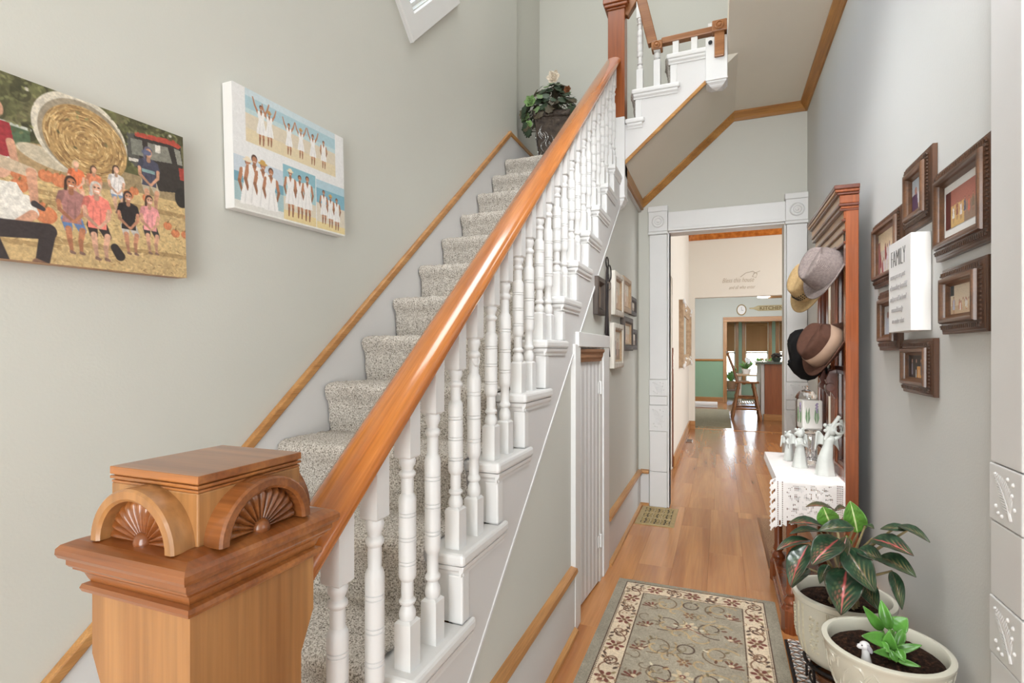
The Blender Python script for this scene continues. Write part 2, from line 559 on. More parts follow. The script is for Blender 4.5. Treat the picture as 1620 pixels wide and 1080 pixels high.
# ------------------------------------------------------------------ painter for flat prints (becomes a colour attribute)
class Paint:
    def __init__(s, wd, ht, asp, col):
        s.w, s.h, s.asp = wd, ht, asp
        s.a = np.ones((ht, wd, 3)) * np.array(col, float) / 255
        x = np.linspace(0, asp, wd)
        y = np.linspace(0, 1, ht)
        s.X, s.Y = np.meshgrid(x, y)
        s.px = 1.2 / ht

    def put(s, m, col, al=1.0, w=None):
        m = (np.clip(m, 0, 1) * al)[..., None]
        w = w or (slice(None), slice(None))
        s.a[w] = s.a[w] * (1 - m) + m * (np.array(col, float) / 255)

    def win(s, x0, x1, y0, y1):
        """pixel window around a shape, so that small marks stay cheap"""
        p = 2 * s.px
        i0, i1 = int((x0 - p) / s.asp * (s.w - 1)), int((x1 + p) / s.asp * (s.w - 1)) + 2
        j0, j1 = int((y0 - p) * (s.h - 1)), int((y1 + p) * (s.h - 1)) + 2
        return slice(max(0, j0), max(0, j1)), slice(max(0, i0), max(0, i1))

    def ell(s, cx, cy, rx, ry, col, rot=0.0, al=1.0):
        c, q = math.cos(rot), math.sin(rot)
        k = max(rx, ry)
        w = s.win(cx - k, cx + k, cy - k, cy + k)
        dx, dy = s.X[w] - cx, s.Y[w] - cy
        u, v = (dx * c + dy * q) / rx, (-dx * q + dy * c) / ry
        d = (1 - np.sqrt(u * u + v * v + 1e-9)) * min(rx, ry)
        s.put(d / s.px + 0.5, col, al, w)

    def cap(s, x0, y0, x1, y1, r0, r1, col, al=1.0):
        k = max(r0, r1)
        w = s.win(min(x0, x1) - k, max(x0, x1) + k, min(y0, y1) - k, max(y0, y1) + k)
        X, Y = s.X[w], s.Y[w]
        dx, dy = x1 - x0, y1 - y0
        L = dx * dx + dy * dy + 1e-9
        t = np.clip(((X - x0) * dx + (Y - y0) * dy) / L, 0, 1)
        d = np.hypot(X - x0 - t * dx, Y - y0 - t * dy)
        s.put((r0 + (r1 - r0) * t - d) / s.px + 0.5, col, al, w)

    def poly(s, pts, col, al=1.0):
        ins = np.zeros(s.X.shape, bool)
        n = len(pts)
        for i in range(n):
            (x0, y0), (x1, y1) = pts[i], pts[(i + 1) % n]
            if y0 == y1:
                continue
            c = ((y0 > s.Y) != (y1 > s.Y)) & (s.X < (x1 - x0) * (s.Y - y0) / (y1 - y0) + x0)
            ins ^= c
        s.put(ins.astype(float), col, al)

    def rect(s, x0, y0, x1, y1, col, al=1.0):
        m = (s.X >= x0) & (s.X <= x1) & (s.Y >= y0) & (s.Y <= y1)
        s.put(m.astype(float), col, al)

    def ring(s, cx, cy, r, wd, col, a0=0, a1=6.3, al=1.0, sq=1.0):
        d = np.hypot(s.X - cx, (s.Y - cy) * sq)
        an = np.mod(np.arctan2(s.Y - cy, s.X - cx) - a0, 2 * math.pi)
        m = ((wd / 2 - np.abs(d - r)) / s.px + 0.5) * (an < (a1 - a0))
        s.put(m, col, al)

    def curve(s, pts, wd, col, al=1.0):
        for (x0, y0), (x1, y1) in zip(pts[:-1], pts[1:]):
            s.cap(x0, y0, x1, y1, wd / 2, wd / 2, col, al)

    def noise(s, amt, cells=0, mask=None):
        if cells:
            gx, gy = int(cells * s.asp) + 2, cells + 2
            g = rng.random((gy, gx)) - 0.5
            fx = s.X / s.asp * (gx - 1.01)
            fy = s.Y * (gy - 1.01)
            ix, iy = fx.astype(int), fy.astype(int)
            tx, ty = fx - ix, fy - iy
            v = (g[iy, ix] * (1 - tx) * (1 - ty) + g[iy, ix + 1] * tx * (1 - ty) + g[iy + 1, ix] * (1 - tx) * ty + g[iy + 1, ix + 1] * tx * ty)
        else:
            v = rng.random(s.X.shape) - 0.5
        v = v * 2 * amt
        if mask is not None:
            v = v * mask
        s.a = np.clip(s.a * (1 + v[..., None]), 0, 1)

    def lady(s, x, y, h, skin=(186, 128, 96), dress=(246, 244, 242), hair=(92, 66, 54), arms='down', hat=None, legs=True):
        """standing figure printed small: feet at (x, y), height h"""
        sh = tuple(c * 0.82 for c in skin)
        if legs:
            s.cap(x - .045 * h, y - .38 * h, x - .05 * h, y - .16 * h, .04 * h, .03 * h, skin)
            s.cap(x - .05 * h, y - .16 * h, x - .06 * h, y - .01 * h, .03 * h, .018 * h, sh)
            s.cap(x + .045 * h, y - .38 * h, x + .06 * h, y - .16 * h, .04 * h, .03 * h, skin)
            s.cap(x + .06 * h, y - .16 * h, x + .05 * h, y - .01 * h, .03 * h, .018 * h, sh)
        if arms == 'up':
            for q in (-1, 1):
                s.cap(x + q * .1 * h, y - .78 * h, x + q * .19 * h, y - .92 * h, .032 * h, .026 * h, skin)
                s.cap(x + q * .19 * h, y - .92 * h, x + q * .25 * h, y - 1.1 * h, .026 * h, .018 * h, skin)
        else:
            for q in (-1, 1):
                s.cap(x + q * .12 * h, y - .78 * h, x + q * .165 * h, y - .6 * h, .036 * h, .03 * h, skin)
                s.cap(x + q * .165 * h, y - .6 * h, x + q * .12 * h, y - .45 * h, .03 * h, .02 * h, sh)
        s.poly([(x - .1 * h, y - .83 * h), (x + .1 * h, y - .83 * h), (x + .105 * h, y - .72 * h), (x + .08 * h, y - .61 * h), (x + .13 * h, y - .42 * h), (x + .15 * h, y - .27 * h), (x - .16 * h, y - .25 * h), (x - .13 * h, y - .42 * h), (x - .08 * h, y - .61 * h), (x - .105 * h, y - .72 * h)], dress)
        dk = tuple(c * 0.9 for c in dress)
        s.cap(x - .03 * h, y - .56 * h, x - .07 * h, y - .28 * h, .008 * h, .014 * h, dk, 0.7)
        s.cap(x + .04 * h, y - .56 * h, x + .07 * h, y - .28 * h, .008 * h, .014 * h, dk, 0.7)
        s.poly([(x - .045 * h, y - .84 * h), (x + .045 * h, y - .84 * h), (x, y - .72 * h)], skin)
        s.cap(x, y - .88 * h, x, y - .83 * h, .026 * h, .03 * h, sh)
        s.ell(x, y - .935 * h, .054 * h, .06 * h, hair)
        s.ell(x + .004 * h, y - .915 * h, .043 * h, .052 * h, skin)
        s.cap(x - .018 * h, y - .89 * h, x + .022 * h, y - .89 * h, .006 * h, .006 * h, (240, 226, 216), 0.8)
        if hat:
            s.ell(x, y - .955 * h, .09 * h, .024 * h, hat)
            s.ell(x, y - .98 * h, .052 * h, .036 * h, hat)

    def sitter(s, x, y, h, top, legs, skin=(206, 152, 122), hair=(80, 60, 50), face=1):
        """seated figure printed small: seat at (x, y), torso+head height h"""
        sh = tuple(c * 0.84 for c in skin)
        td = tuple(c * 0.82 for c in top)
        for q in (-1, 1):
            s.cap(x + q * .1 * h, y - .02 * h, x + q * .13 * h + .06 * h, y + .17 * h, .1 * h, .075 * h, legs)
            s.cap(x + q * .13 * h + .06 * h, y + .17 * h, x + q * .1 * h + .05 * h, y + .4 * h, .062 * h, .05 * h, skin)
            s.cap(x + q * .1 * h + .05 * h, y + .4 * h, x + q * .09 * h + .07 * h, y + .62 * h, .046 * h, .032 * h, sh)
            s.cap(x + q * .09 * h + .06 * h, y + .64 * h, x + q * .09 * h + .12 * h, y + .66 * h, .034 * h, .026 * h, (120, 90, 80))
        s.poly([(x - .17 * h, y - .6 * h), (x + .17 * h, y - .6 * h), (x + .2 * h, y - .45 * h), (x + .16 * h, y - .2 * h), (x + .18 * h, y + .04 * h), (x - .18 * h, y + .04 * h), (x - .16 * h, y - .2 * h), (x - .2 * h, y - .45 * h)], top)
        s.ell(x, y - .59 * h, .16 * h, .05 * h, top)
        s.cap(x - .06 * h, y - .4 * h, x - .09 * h, y - .05 * h, .012 * h, .02 * h, td, 0.7)
        s.cap(x + .07 * h, y - .4 * h, x + .06 * h, y - .05 * h, .012 * h, .02 * h, td, 0.7)
        for q in (-1, 1):
            s.cap(x + q * .18 * h, y - .53 * h, x + q * .23 * h, y - .36 * h, .062 * h, .055 * h, td if q < 0 else top)
            s.cap(x + q * .23 * h, y - .36 * h, x + q * .22 * h, y - .2 * h, .042 * h, .038 * h, skin)
            s.cap(x + q * .22 * h, y - .2 * h, x + q * .04 * h + .03 * h, y - .02 * h, .038 * h, .028 * h, sh if q < 0 else skin)
        s.ell(x + .04 * h, y, .05 * h, .035 * h, skin)
        s.cap(x, y - .68 * h, x, y - .58 * h, .045 * h, .05 * h, sh)
        s.ell(x - .005 * h, y - .815 * h, .105 * h, .115 * h, hair)
        s.cap(x - .085 * h, y - .8 * h, x - .1 * h, y - .64 * h, .035 * h, .03 * h, hair, 0.9)
        s.ell(x + .006 * h, y - .775 * h, .083 * h, .105 * h, skin)
        s.ell(x + .03 * h, y - .76 * h, .05 * h, .08 * h, tuple(min(255, c * 1.07) for c in skin), 0, 0.7)
        if face:
            s.cap(x - .025 * h, y - .725 * h, x + .045 * h, y - .725 * h, .011 * h, .011 * h, (246, 232, 224))
            for q in (-.03, .045):
                s.ell(x + q * h, y - .8 * h, .022 * h, .016 * h, (70, 54, 48))

    def sheet(s, name, m, fn, parent=None):
        """fn(u, v) arrays in 0..1 -> xyz arrays"""
        u, v = np.meshgrid(np.linspace(0, 1, s.w), np.linspace(0, 1, s.h))
        x, y, z = fn(u, v)
        P = np.stack([x + 0 * u, y + 0 * u, z + 0 * u], -1).reshape(-1, 3)
        off = np.array(wloc(parent)) if parent is not None else np.array([(P[:, 0].min() + P[:, 0].max()) / 2, (P[:, 1].min() + P[:, 1].max()) / 2, P[:, 2].min()])
        P = P - off
        i = np.arange(s.w * s.h).reshape(s.h, s.w)
        F = np.stack([i[:-1, :-1], i[1:, :-1], i[1:, 1:], i[:-1, 1:]], -1).reshape(-1, 4)
        o = fast_mesh(name, P, F, s.a.reshape(-1, 3), m)
        if parent is not None:
            o.parent = parent
        else:
            o.location = off
        return o


def fast_mesh(name, P, F, colors, m):
    me = bpy.data.meshes.new(name)
    me.vertices.add(len(P))
    me.vertices.foreach_set('co', np.asarray(P, np.float32).ravel())
    me.loops.add(F.size)
    me.loops.foreach_set('vertex_index', F.ravel().astype(np.int32))
    me.polygons.add(len(F))
    k = F.shape[1]
    me.polygons.foreach_set('loop_start', (np.arange(len(F)) * k).astype(np.int32))
    me.update(calc_edges=True)
    if colors is not None:
        c = np.clip(colors, 0, 1)
        l = np.where(c <= 0.04045, c / 12.92, ((c + 0.055) / 1.055) ** 2.4)
        at = me.color_attributes.new('print', 'FLOAT_COLOR', 'POINT')
        at.data.foreach_set('color', np.concatenate([l, np.ones((len(l), 1))], 1).astype(np.float32).ravel())
    me.shade_smooth()
    me.materials.append(m)
    o = bpy.data.objects.new(name, me)
    COL.objects.link(o)
    return o


def text_mesh(name, body, size, m, place, parent, depth=0.0006, shear=0.0, sx=1.0, align='LEFT', bold=0.0):
    """flat lettering as a mesh; place(x, y, h) -> world"""
    cu = bpy.data.curves.new(name, 'FONT')
    cu.body = body
    cu.size = size
    cu.shear = shear
    cu.align_x = align
    cu.extrude = depth
    cu.offset = bold
    cu.resolution_u = 3
    o = bpy.data.objects.new(name + '_tmp', cu)
    me0 = o.to_mesh()
    mb = MB()
    mb.add([place(v.co.x * sx, v.co.y, v.co.z + depth) for v in me0.vertices], [tuple(p.vertices) for p in me0.polygons])
    o.to_mesh_clear()
    bpy.data.objects.remove(o)
    bpy.data.curves.remove(cu)
    return mb.build(name, m, parent)

# ------------------------------------------------------------------ the setting
XS = -0.62      # hall face of the wall under the stairs
XR = 0.597      # right wall
XL = -1.435     # left wall
YE = 4.39       # end wall of the hall
YD = 9.0        # far wall of the dining room
YK = 13.9       # far wall of the kitchen
ZC = 3.08       # hall ceiling
R_, T_, Y0 = 0.185, 0.2285, 0.516

# floor with single laminate planks
fl = MB().box(-1.62, 3.2, -1.9, 17, -0.12, -0.014)
floor = struct('floor', fl, M['floor'])
floor.location.z = -0.12


def planks(x0, x1, y0, y1, wd=0.192, ln=1.28):
    proto = None
    i = 0
    x = x0
    while x < x1 - 0.005:
        xe = min(x + wd, x1)
        y = y0 - (ln * ((i * 0.37) % 1.0))
        while y < y1:
            a, b = max(y, y0), min(y + ln, y1)
            if b - a > 0.05:
                full = abs((xe - x) - wd) < 1e-6 and abs((b - a) - ln) < 1e-6
                g = 0.00015
                if full and proto is not None:
                    c = proto.copy()
                    COL.objects.link(c)
                    c.parent = floor
                    c.location = ((x + xe) / 2 - floor.location.x, (a + b) / 2 - floor.location.y, 0)
                else:
                    mb = MB()
                    hx, hy = (xe - x) / 2 - g, (b - a) / 2 - g
                    me_v = [(-hx, -hy), (hx, -hy), (hx, hy), (-hx, hy)]
                    e = 0.0006
                    vs = [(p[0], p[1], -0.014) for p in me_v] + [(p[0], p[1], -0.0006) for p in me_v] + [(p[0] - math.copysign(e, p[0]), p[1] - math.copysign(e, p[1]), 0) for p in me_v]
                    fs = [(0, 1, 5, 4), (1, 2, 6, 5), (2, 3, 7, 6), (3, 0, 4, 7), (4, 5, 9, 8), (5, 6, 10, 9), (6, 7, 11, 10), (7, 4, 8, 11), (8, 9, 10, 11)]
                    mb.add([(v[0] + floor.location.x, v[1] + floor.location.y, v[2]) for v in vs], fs)
                    o = mb.build('plank', M['floor'], floor)
                    o.location = ((x + xe) / 2 - floor.location.x, (a + b) / 2 - floor.location.y, 0)
                    # mesh is expressed around the plank's own centre
                    for v in o.data.vertices:
                        v.co.z += 0
                    if full:
                        proto = o
            y += ln
        x += wd
        i += 1


planks(XS - 0.02, 0.62, -0.2, YE + 0.06)
planks(-0.62, 1.5, YE + 0.06, 9.06)
struct('floor', MB().box(-1.62, 3.2, 9.06, 17, -0.013, 0.0), M['floor'])
struct('trim_1', MB().box(-0.6, 3.0, 9.03, 9.075, 0.0, 0.004), M['oak_x'])

# left wall with the diamond window opening; a shallow rounded step before the landing corner
yc, zc, hd = 2.25, 3.285, 0.345
mb = MB()
xa, xb = XL - 0.12, XL
ya, yb, za, zb = yc - hd, yc + hd, zc - hd, zc + hd


def yz_box(y0, y1, z0, z1):
    mb.box(xa, xb, y0, y1, z0, z1)


yz_box(-1.9, ya, -0.1, 5.7)
yz_box(ya, yb, -0.1, za)
yz_box(ya, yb, zb, 5.7)
yz_box(yb, 3.72, -0.1, 5.7)
for a, b in ((ya, za), (yb, za), (yb, zb), (ya, zb)):
    p1 = (yc, b)
    p2 = (a, zc)
    mb.prism([(a, b), p1, p2], 'x', xa, xb)
steps = [(XL, 3.72)] + [(XL - 0.04 * (0.5 - 0.5 * math.cos(math.pi * k / 8)), 3.72 + 0.14 * k / 8) for k in range(1, 9)] + [(XL - 0.04, YE + 0.1), (xa - 0.04, YE + 0.1), (xa - 0.04, 3.72)]
mb.prism(steps, 'z', -0.1, 5.7)
struct('wall_left', mb, M['wall'])

# diamond window: white casing, sash, glass
win = struct_root('window_1', (XL, yc, zc - 0.5))


def dia(u, v, h):
    c = math.sqrt(0.5)
    return (XL + h, yc + (u - v) * c, zc + (u + v) * c)


s_out = 0.5 * math.sqrt(2) / 2 * 1.0
MB().frame([(0, 0), (0, 0.018), (0.004, 0.024), (0.1, 0.024), (0.104, 0.018), (0.104, 0.0)], s_out, s_out, dia).build('casing', M['white'], win)
so = hd * math.sqrt(2) / 2
MB().frame([(0, -0.1), (0, -0.05), (0.018, -0.045), (0.018, -0.1)], so, so, dia).build('sash', M['white'], win)
MB().add([dia(-so, -so, -0.08), dia(so, -so, -0.08), dia(so, so, -0.08), dia(-so, so, -0.08), dia(-so, -so, -0.084), dia(so, -so, -0.084), dia(so, so, -0.084), dia(-so, so, -0.084)],
         [(0, 1, 2, 3), (4, 5, 6, 7), (0, 1, 5, 4), (1, 2, 6, 5), (2, 3, 7, 6), (3, 0, 4, 7)]).build('glass_pane', M['pane'], win)

# right wall with the opening to the living room near the camera
mb = MB()
mb.box(XR, XR + 0.13, 1.39, YE + 0.12, -0.1, 5.7)
mb.box(XR, XR + 0.13, 0.1, 1.39, 2.3, 5.7)
mb.box(XR, XR + 0.13, -1.9, 0.1, -0.1, 5.7)
struct('wall_right', mb, M['wall_r'])
# living room shell beyond that opening
struct('wall_living_room', MB().box(3.0, 3.1, -1.9, 4.0, -0.1, 3.0), M['bright_white'])
struct('wall_living_room_side', MB().box(XR + 0.13, 3.0, 3.2, 3.3, -0.1, 3.0), M['bright_white'])
struct('ceiling', MB().box(XR + 0.13, 3.1, -1.9, 3.3, 2.9, 3.0), M['bright_white'])
struct('wall_front', MB().box(-1.6, 3.1, -2.05, -1.9, -0.1, 5.7), M['wall'])

# end wall with the doorway
mb = MB()
mb.box(-1.6, -0.378, YE, YE + 0.12, -0.1, 5.7)
mb.box(0.444, 0.9, YE, YE + 0.12, -0.1, 5.7)
mb.box(-0.378, 0.444, YE, YE + 0.12, 2.21, 5.7)
struct('wall_end', mb, M['wall'])

# ceilings: flat hall ceiling, sloping soffit of the upper flight, upstairs
mb = MB()
mb.box(0.045, XR + 0.13, -1.9, 3.56, ZC, ZC + 0.24)
mb.box(0.1, XR + 0.13, 3.56, YE, ZC, ZC + 0.24)
mb.box(-1.6, 0.045, -1.9, 0.35, ZC, ZC + 0.24)
struct('ceiling', mb, M['ceil'])


def soff(x):
    return 2.487 + 0.871 * (x + 0.577)


struct('ceiling', MB().prism([(-0.63, soff(-0.63)), (0.105, soff(0.105)), (0.105, soff(0.105) + 0.05), (-0.63, soff(-0.63) + 0.05)], 'y', 3.505, YE), M['ceil'])
struct('ceiling', MB().box(-1.6, 0.9, -1.9, YE + 0.1, 5.6, 5.7), M['ceil'])

# wall below the stairs
def diag(y):
    return 0.384 + 0.81 * (y - 1.236)


mb = MB()
mb.prism([(0.79, -0.1), (2.378, -0.1), (2.378, diag(2.378) + 0.12), (0.79, diag(0.79) + 0.12)], 'x', XS - 0.06, XS)
mb.prism([(2.378, 1.277), (2.832, 1.277), (2.832, diag(2.832) + 0.12), (2.378, diag(2.378) + 0.12)], 'x', XS - 0.06, XS)
mb.prism([(2.832, -0.1), (YE, -0.1), (YE, soff(XS)), (3.5, soff(XS)), (3.5, diag(3.5) + 0.12), (2.832, diag(2.832) + 0.12)], 'x', XS - 0.06, XS)
struct('wall_stair', mb, M['wall'])

# oak cornice under ceiling and soffit
def crown_prof(d=0.05, h=0.062):
    return [(0, 0), (d * .25, -0.002), (d * .45, h * .25), (d * .8, h * .6), (d, h * .8), (d, h), (0, h)]


mb = MB()
x0, x1 = -0.61, 0.1
for a, b, c in ((0.0, -0.058, 0.0), ):
    pass
pr = [(YE - d, z) for d, z in crown_prof()]


def sweep_x(prof, xa, za, xb, zb):
    n = len(prof)
    v = [(xa, y, za - 0.062 + z) for y, z in prof] + [(xb, y, zb - 0.062 + z) for y, z in prof]
    return v, [tuple(range(n)), tuple(range(2 * n - 1, n - 1, -1))] + [(i, (i + 1) % n, n + (i + 1) % n, n + i) for i in range(n)]


struct('trim_2', MB().add(*sweep_x(pr, -0.62, soff(-0.62), 0.1, ZC)), M['crown_x'])
struct('trim_3', MB().add(*sweep_x(pr, 0.1, ZC, XR, ZC)), M['crown_x'])
struct('trim_4', MB().prism([(XR - d, ZC - 0.062 + z) for d, z in crown_prof()], 'y', -1.0, YE), M['crown'])
struct('trim_5', MB().prism([(3.492, soff(XS) - 0.045), (YE, soff(XS) - 0.045), (YE, soff(XS) + 0.05), (3.492, soff(XS) + 0.05)], 'x', XS - 0.002, XS + 0.04), M['crown'], bevel=0.004)


# baseboards: white board, oak cap, oak shoe
def baseboard(name, kind, a, b, c, zt=0.262):
    """kind 'x': board on a wall of constant x=c facing +x, from y=a to y=b ; 'y': wall y=c facing -y"""
    if kind == 'x':
        o = struct(name, MB().box(c, c + 0.018, a, b, 0, zt), M['white_s'])
        MB().prism([(c, zt), (c + 0.03, zt), (c + 0.034, zt + 0.01), (c + 0.03, zt + 0.024), (c, zt + 0.03)], 'y', a, b).build('cap_moulding', M['oak'], o)
        MB().prism([(c + 0.018, 0), (c + 0.036, 0), (c + 0.034, 0.012), (c + 0.018, 0.024)], 'y', a, b).build('shoe_moulding', M['oak'], o)
    else:
        o = struct(name, MB().box(a, b, c - 0.018, c, 0, zt), M['white_s'])
        MB().prism([(c, zt), (c - 0.03, zt), (c - 0.034, zt + 0.01), (c - 0.03, zt + 0.024), (c, zt + 0.03)], 'x', a, b).build('cap_moulding', M['oak_x'], o)
        MB().prism([(c - 0.018, 0), (c - 0.036, 0), (c - 0.034, 0.012), (c - 0.018, 0.024)], 'x', a, b).build('shoe_moulding', M['oak_x'], o)
    return o


baseboard('baseboard_stair', 'x', 0.95, 2.285, XS)
baseboard('baseboard_stair', 'x', 3.055, YE - 0.02, XS)
baseboard('baseboard_end', 'y', XS + 0.018, -0.535, YE)
o = struct('baseboard_right', MB().box(XR - 0.016, XR, 1.53, YE - 0.03, 0, 0.262), M['white_s'])
MB().prism([(XR, 0.262), (XR - 0.03, 0.262), (XR - 0.03, 0.286), (XR, 0.292)], 'y', 1.53, YE - 0.03).build('cap_moulding', M['oak'], o)


# carved door casings
def fern(mb, place, s=1.0):
    """raised fern and berries on a square casing block; place(u, v, h), u,v in -1..1"""
    rib = [(0.5 - 1.25 * t + 0.35 * t * (1 - t) * 2, -0.8 + 1.6 * t) for t in (0, .15, .3, .45, .6, .75, .9, 1)]
    mb.tube([place(u, v, 0.001) for u, v in rib], [0.003, 0.003, 0.0028, 0.0026, 0.0024, 0.002, 0.0015, 0.0008], 5)
    for k in range(14):
        t = 0.16 + 0.8 * k / 13
        u0, v0 = 0.5 - 1.25 * t + 0.7 * t * (1 - t), -0.8 + 1.6 * t
        L = 0.6 * math.sin(math.pi * min(1, 0.25 + 0.75 * t)) + 0.06
        for du, dv in ((-0.85, 0.05), (0.25, 0.9)):
            pts = [place(u0 + du * L * f, v0 + dv * L * f, 0.0) for f in (0, 0.5, 1)]
            mb.tube(pts, [0.0018 * s, 0.0038 * s, 0.0008 * s], 5)
    for u, v in ((-0.6, -0.5), (-0.42, -0.74), (0.55, 0.2), (0.62, 0.62), (0.25, 0.75), (0.72, -0.3), (-0.15, -0.8)):
        p = place(u, v, 0)
        mb.ball(p, 0.0046 * s, n=6)


def casing_run(root, face, a0, a1, wall, depth, zs):
    """zs: list of (z0, z1, kind) ; kinds p plain, c carved. face 'y': on wall y=wall facing -y, spans x a0..a1; 'x': wall x=wall facing -x, spans y"""
    for z0, z1, k in zs:
        i = 0.0035 if k == 'p' else 0.0
        m = MB()
        g = 0.0012
        zz0, zz1 = z0 + g, z1 - g
        if face == 'y':
            m.box(a0 + i, a1 - i, wall - depth + i * 0.4, wall, zz0, zz1)
        else:
            m.box(wall - depth + i * 0.4, wall, a0 + i, a1 - i, zz0, zz1)
        o = m.build('casing_block' if k == 'c' else 'casing_board', M['white'], root, bevel=0.003)
        if k == 'c':
            f = MB()
            cu, cv, hu, hv = (a0 + a1) / 2, (z0 + z1) / 2, (a1 - a0) / 2, (z1 - z0) / 2
            if face == 'y':
                fern(f, lambda u, v, h: (cu + u * hu * 0.85, wall - depth - h, cv + v * hv * 0.85))
            else:
                fern(f, lambda u, v, h: (wall - depth - h, cu - u * hu * 0.85, cv + v * hv * 0.85))
            f.build('fern_carving', M['white'], root, smooth=60)


zs_end = [(0.0, 0.285, 'p'), (0.285, 0.61, 'p'), (0.61, 0.82, 'c'), (0.82, 0.893, 'p'), (0.893, 1.026, 'c'), (1.026, 2.19, 'p')]
for nm, a0, a1 in (('trim_6', -0.532, -0.39), ('trim_7', 0.455, 0.597)):
    rt = struct_root(nm, ((a0 + a1) / 2, YE, 0))
    casing_run(rt, 'y', a0, a1, YE, 0.03, zs_end)
    # corner block with turned rosette and stepped top
    MB().box(a0 - 0.004, a1 + 0.002, YE - 0.038, YE, 2.215, 2.372).build('corner_block', M['white'], rt, bevel=0.003)
    MB().box(a0 - 0.008, a1 + 0.004, YE - 0.044, YE, 2.19, 2.213).build('neck_moulding', M['white'], rt, bevel=0.005)
    MB().box(a0 - 0.01, a1 + 0.004, YE - 0.046, YE, 2.372, 2.415).build('cap_moulding', M['white'], rt, bevel=0.004)
    rm = Matrix.Rotation(math.pi / 2, 4, 'X')
    MB().lathe([(0.05, 0), (0.05, 0.004), (0.044, 0.009), (0.038, 0.004), (0.03, 0.004), (0.026, 0.009), (0.02, 0.005), (0.012, 0.006), (0.009, 0.012), (0.002, 0.014)], 24, ((a0 + a1) / 2, YE - 0.038, 2.293), rm).build('rosette', M['white'], rt, smooth=40)
rt = struct_root('trim_8', (0.03, YE, 2.2))
MB().box(-0.386, 0.451, YE - 0.03, YE, 2.212, 2.362).build('head_board', M['white'], rt, bevel=0.003)
MB().box(-0.386, 0.451, YE - 0.036, YE - 0.028, 2.212, 2.232).build('bead', M['white'], rt, bevel=0.003)
for x in (-0.39, 0.444):
    MB().box(x, x + 0.012, YE - 0.012, YE + 0.135, 0, 2.212).build('jamb', M['white'], rt, bevel=0.002)
MB().box(-0.39, 0.456, YE - 0.012, YE + 0.135, 2.2, 2.212).build('head_jamb', M['white'], rt)

rt = struct_root('trim_9', (XR, 1.445, 0))
casing_run(rt, 'x', 1.378, 1.519, XR, 0.025, [(0.0, 0.28, 'p'), (0.28, 0.57, 'p'), (0.57, 0.7, 'c'), (0.7, 0.87, 'p'), (0.87, 1.0, 'c'), (1.0, 2.3, 'p')])
MB().box(XR - 0.01, XR + 0.14, 1.37, 1.39, 0, 2.3).build('jamb', M['white'], rt, bevel=0.002)

# ------------------------------------------------------------------ dining room and kitchen beyond
mb = MB()
mb.box(-0.6, -0.47, YE + 0.12, 4.95, 0, 3.3)
mb.box(-0.6, -0.47, 5.85, YD, 0, 3.3)
mb.box(-0.6, -0.47, 4.95, 5.85, 2.03, 3.3)
mb.box(-0.78, -0.6, 4.8, 6.0, 0, 3.3)
struct('wall_dining_left', mb, M['cream'])
dr = struct_root('door_2', (-0.52, 5.83, 0))
MB().box(-0.545, -0.475, 5.79, 5.845, 0.0, 2.03).build('casing', M['cream'], dr, bevel=0.003)
MB().box(-0.52, -0.462, 5.845, 5.875, 0.02, 1.29).build('door_edge', M['cherry'], dr, bevel=0.003)
mb = MB()
mb.box(-1.6, -0.378, YD, YD + 0.12, 0, 3.3)
mb.box(-0.378, 2.2, YD, YD + 0.12, 2.118, 3.3)
mb.box(2.2, 3.2, YD, YD + 0.12, 0, 3.3)
struct('wall_dining_far', mb, M['cream'])
struct('wall_dining_right', MB().box(3.1, 3.2, YE, 17, 0, 3.3), M['cream'])
struct('wall_dining_back', MB().box(0.9, 3.2, YE, YE + 0.12, 0, 3.3), M['cream'])
struct('ceiling', MB().box(-0.8, 3.2, YE + 0.12, YD + 0.12, 3.2, 3.32), M['cream'])
struct('trim_10', MB().prism([(YD, 3.04), (YD - 0.02, 3.04), (YD - 0.03, 3.06), (YD - 0.09, 3.16), (YD - 0.1, 3.2), (YD, 3.2)], 'x', -0.47, 3.1), M['rail'])
struct('baseboard_dining', MB().box(-0.47, -0.452, 5.88, YD, 0, 0.13), M['oak'], bevel=0.004)
struct('baseboard_dining', MB().box(-0.452, -0.372, YD - 0.018, YD, 0, 0.13), M['oak_x'], bevel=0.004)
struct('baseboard_dining', MB().box(-0.47, -0.452, YE + 0.15, 4.93, 0, 0.13), M['oak'], bevel=0.004)

# kitchen
struct('wall_kitchen_left', MB().box(-1.7, -1.6, YD + 0.12, YK, 0, 2.8), M['green'])
mb = MB()
mb.box(-1.6, 0.1, YK, YK + 0.12, 1.04, 2.8)
mb.box(0.1, 2.4, YK, YK + 0.12, 2.06, 2.8)
mb.box(2.4, 3.2, YK, YK + 0.12, 0, 2.8)
struct('wall_kitchen_far', mb, M['green'])
struct('wall_kitchen_dado', MB().box(-1.6, 0.1, YK, YK + 0.12, 0, 1.04), M['green2'])
struct('trim_11', MB().prism([(YK, 1.015), (YK - 0.02, 1.02), (YK - 0.035, 1.04), (YK - 0.02, 1.065), (YK, 1.07)], 'x', -1.6, 0.075), M['oak_x'])
struct('baseboard_kitchen', MB().box(-1.6, 0.075, YK - 0.02, YK, 0, 0.13), M['oak_x'], bevel=0.004)
struct('ceiling', MB().box(-1.7, 3.2, YD + 0.12, 17, 2.7, 2.8), M['cream'])
rt = struct_root('trim_12', (1.1, YK, 0))
MB().box(0.073, 0.16, YK - 0.03, YK + 0.13, 0, 1.975).build('casing_leg', M['oak_z'], rt, bevel=0.005)
MB().box(2.35, 2.44, YK - 0.03, YK + 0.13, 0, 1.975).build('casing_leg', M['oak_z'], rt, bevel=0.005)
MB().box(0.073, 2.44, YK - 0.03, YK + 0.13, 1.976, 2.09).build('casing_head', M['oak_x'], rt, bevel=0.005)
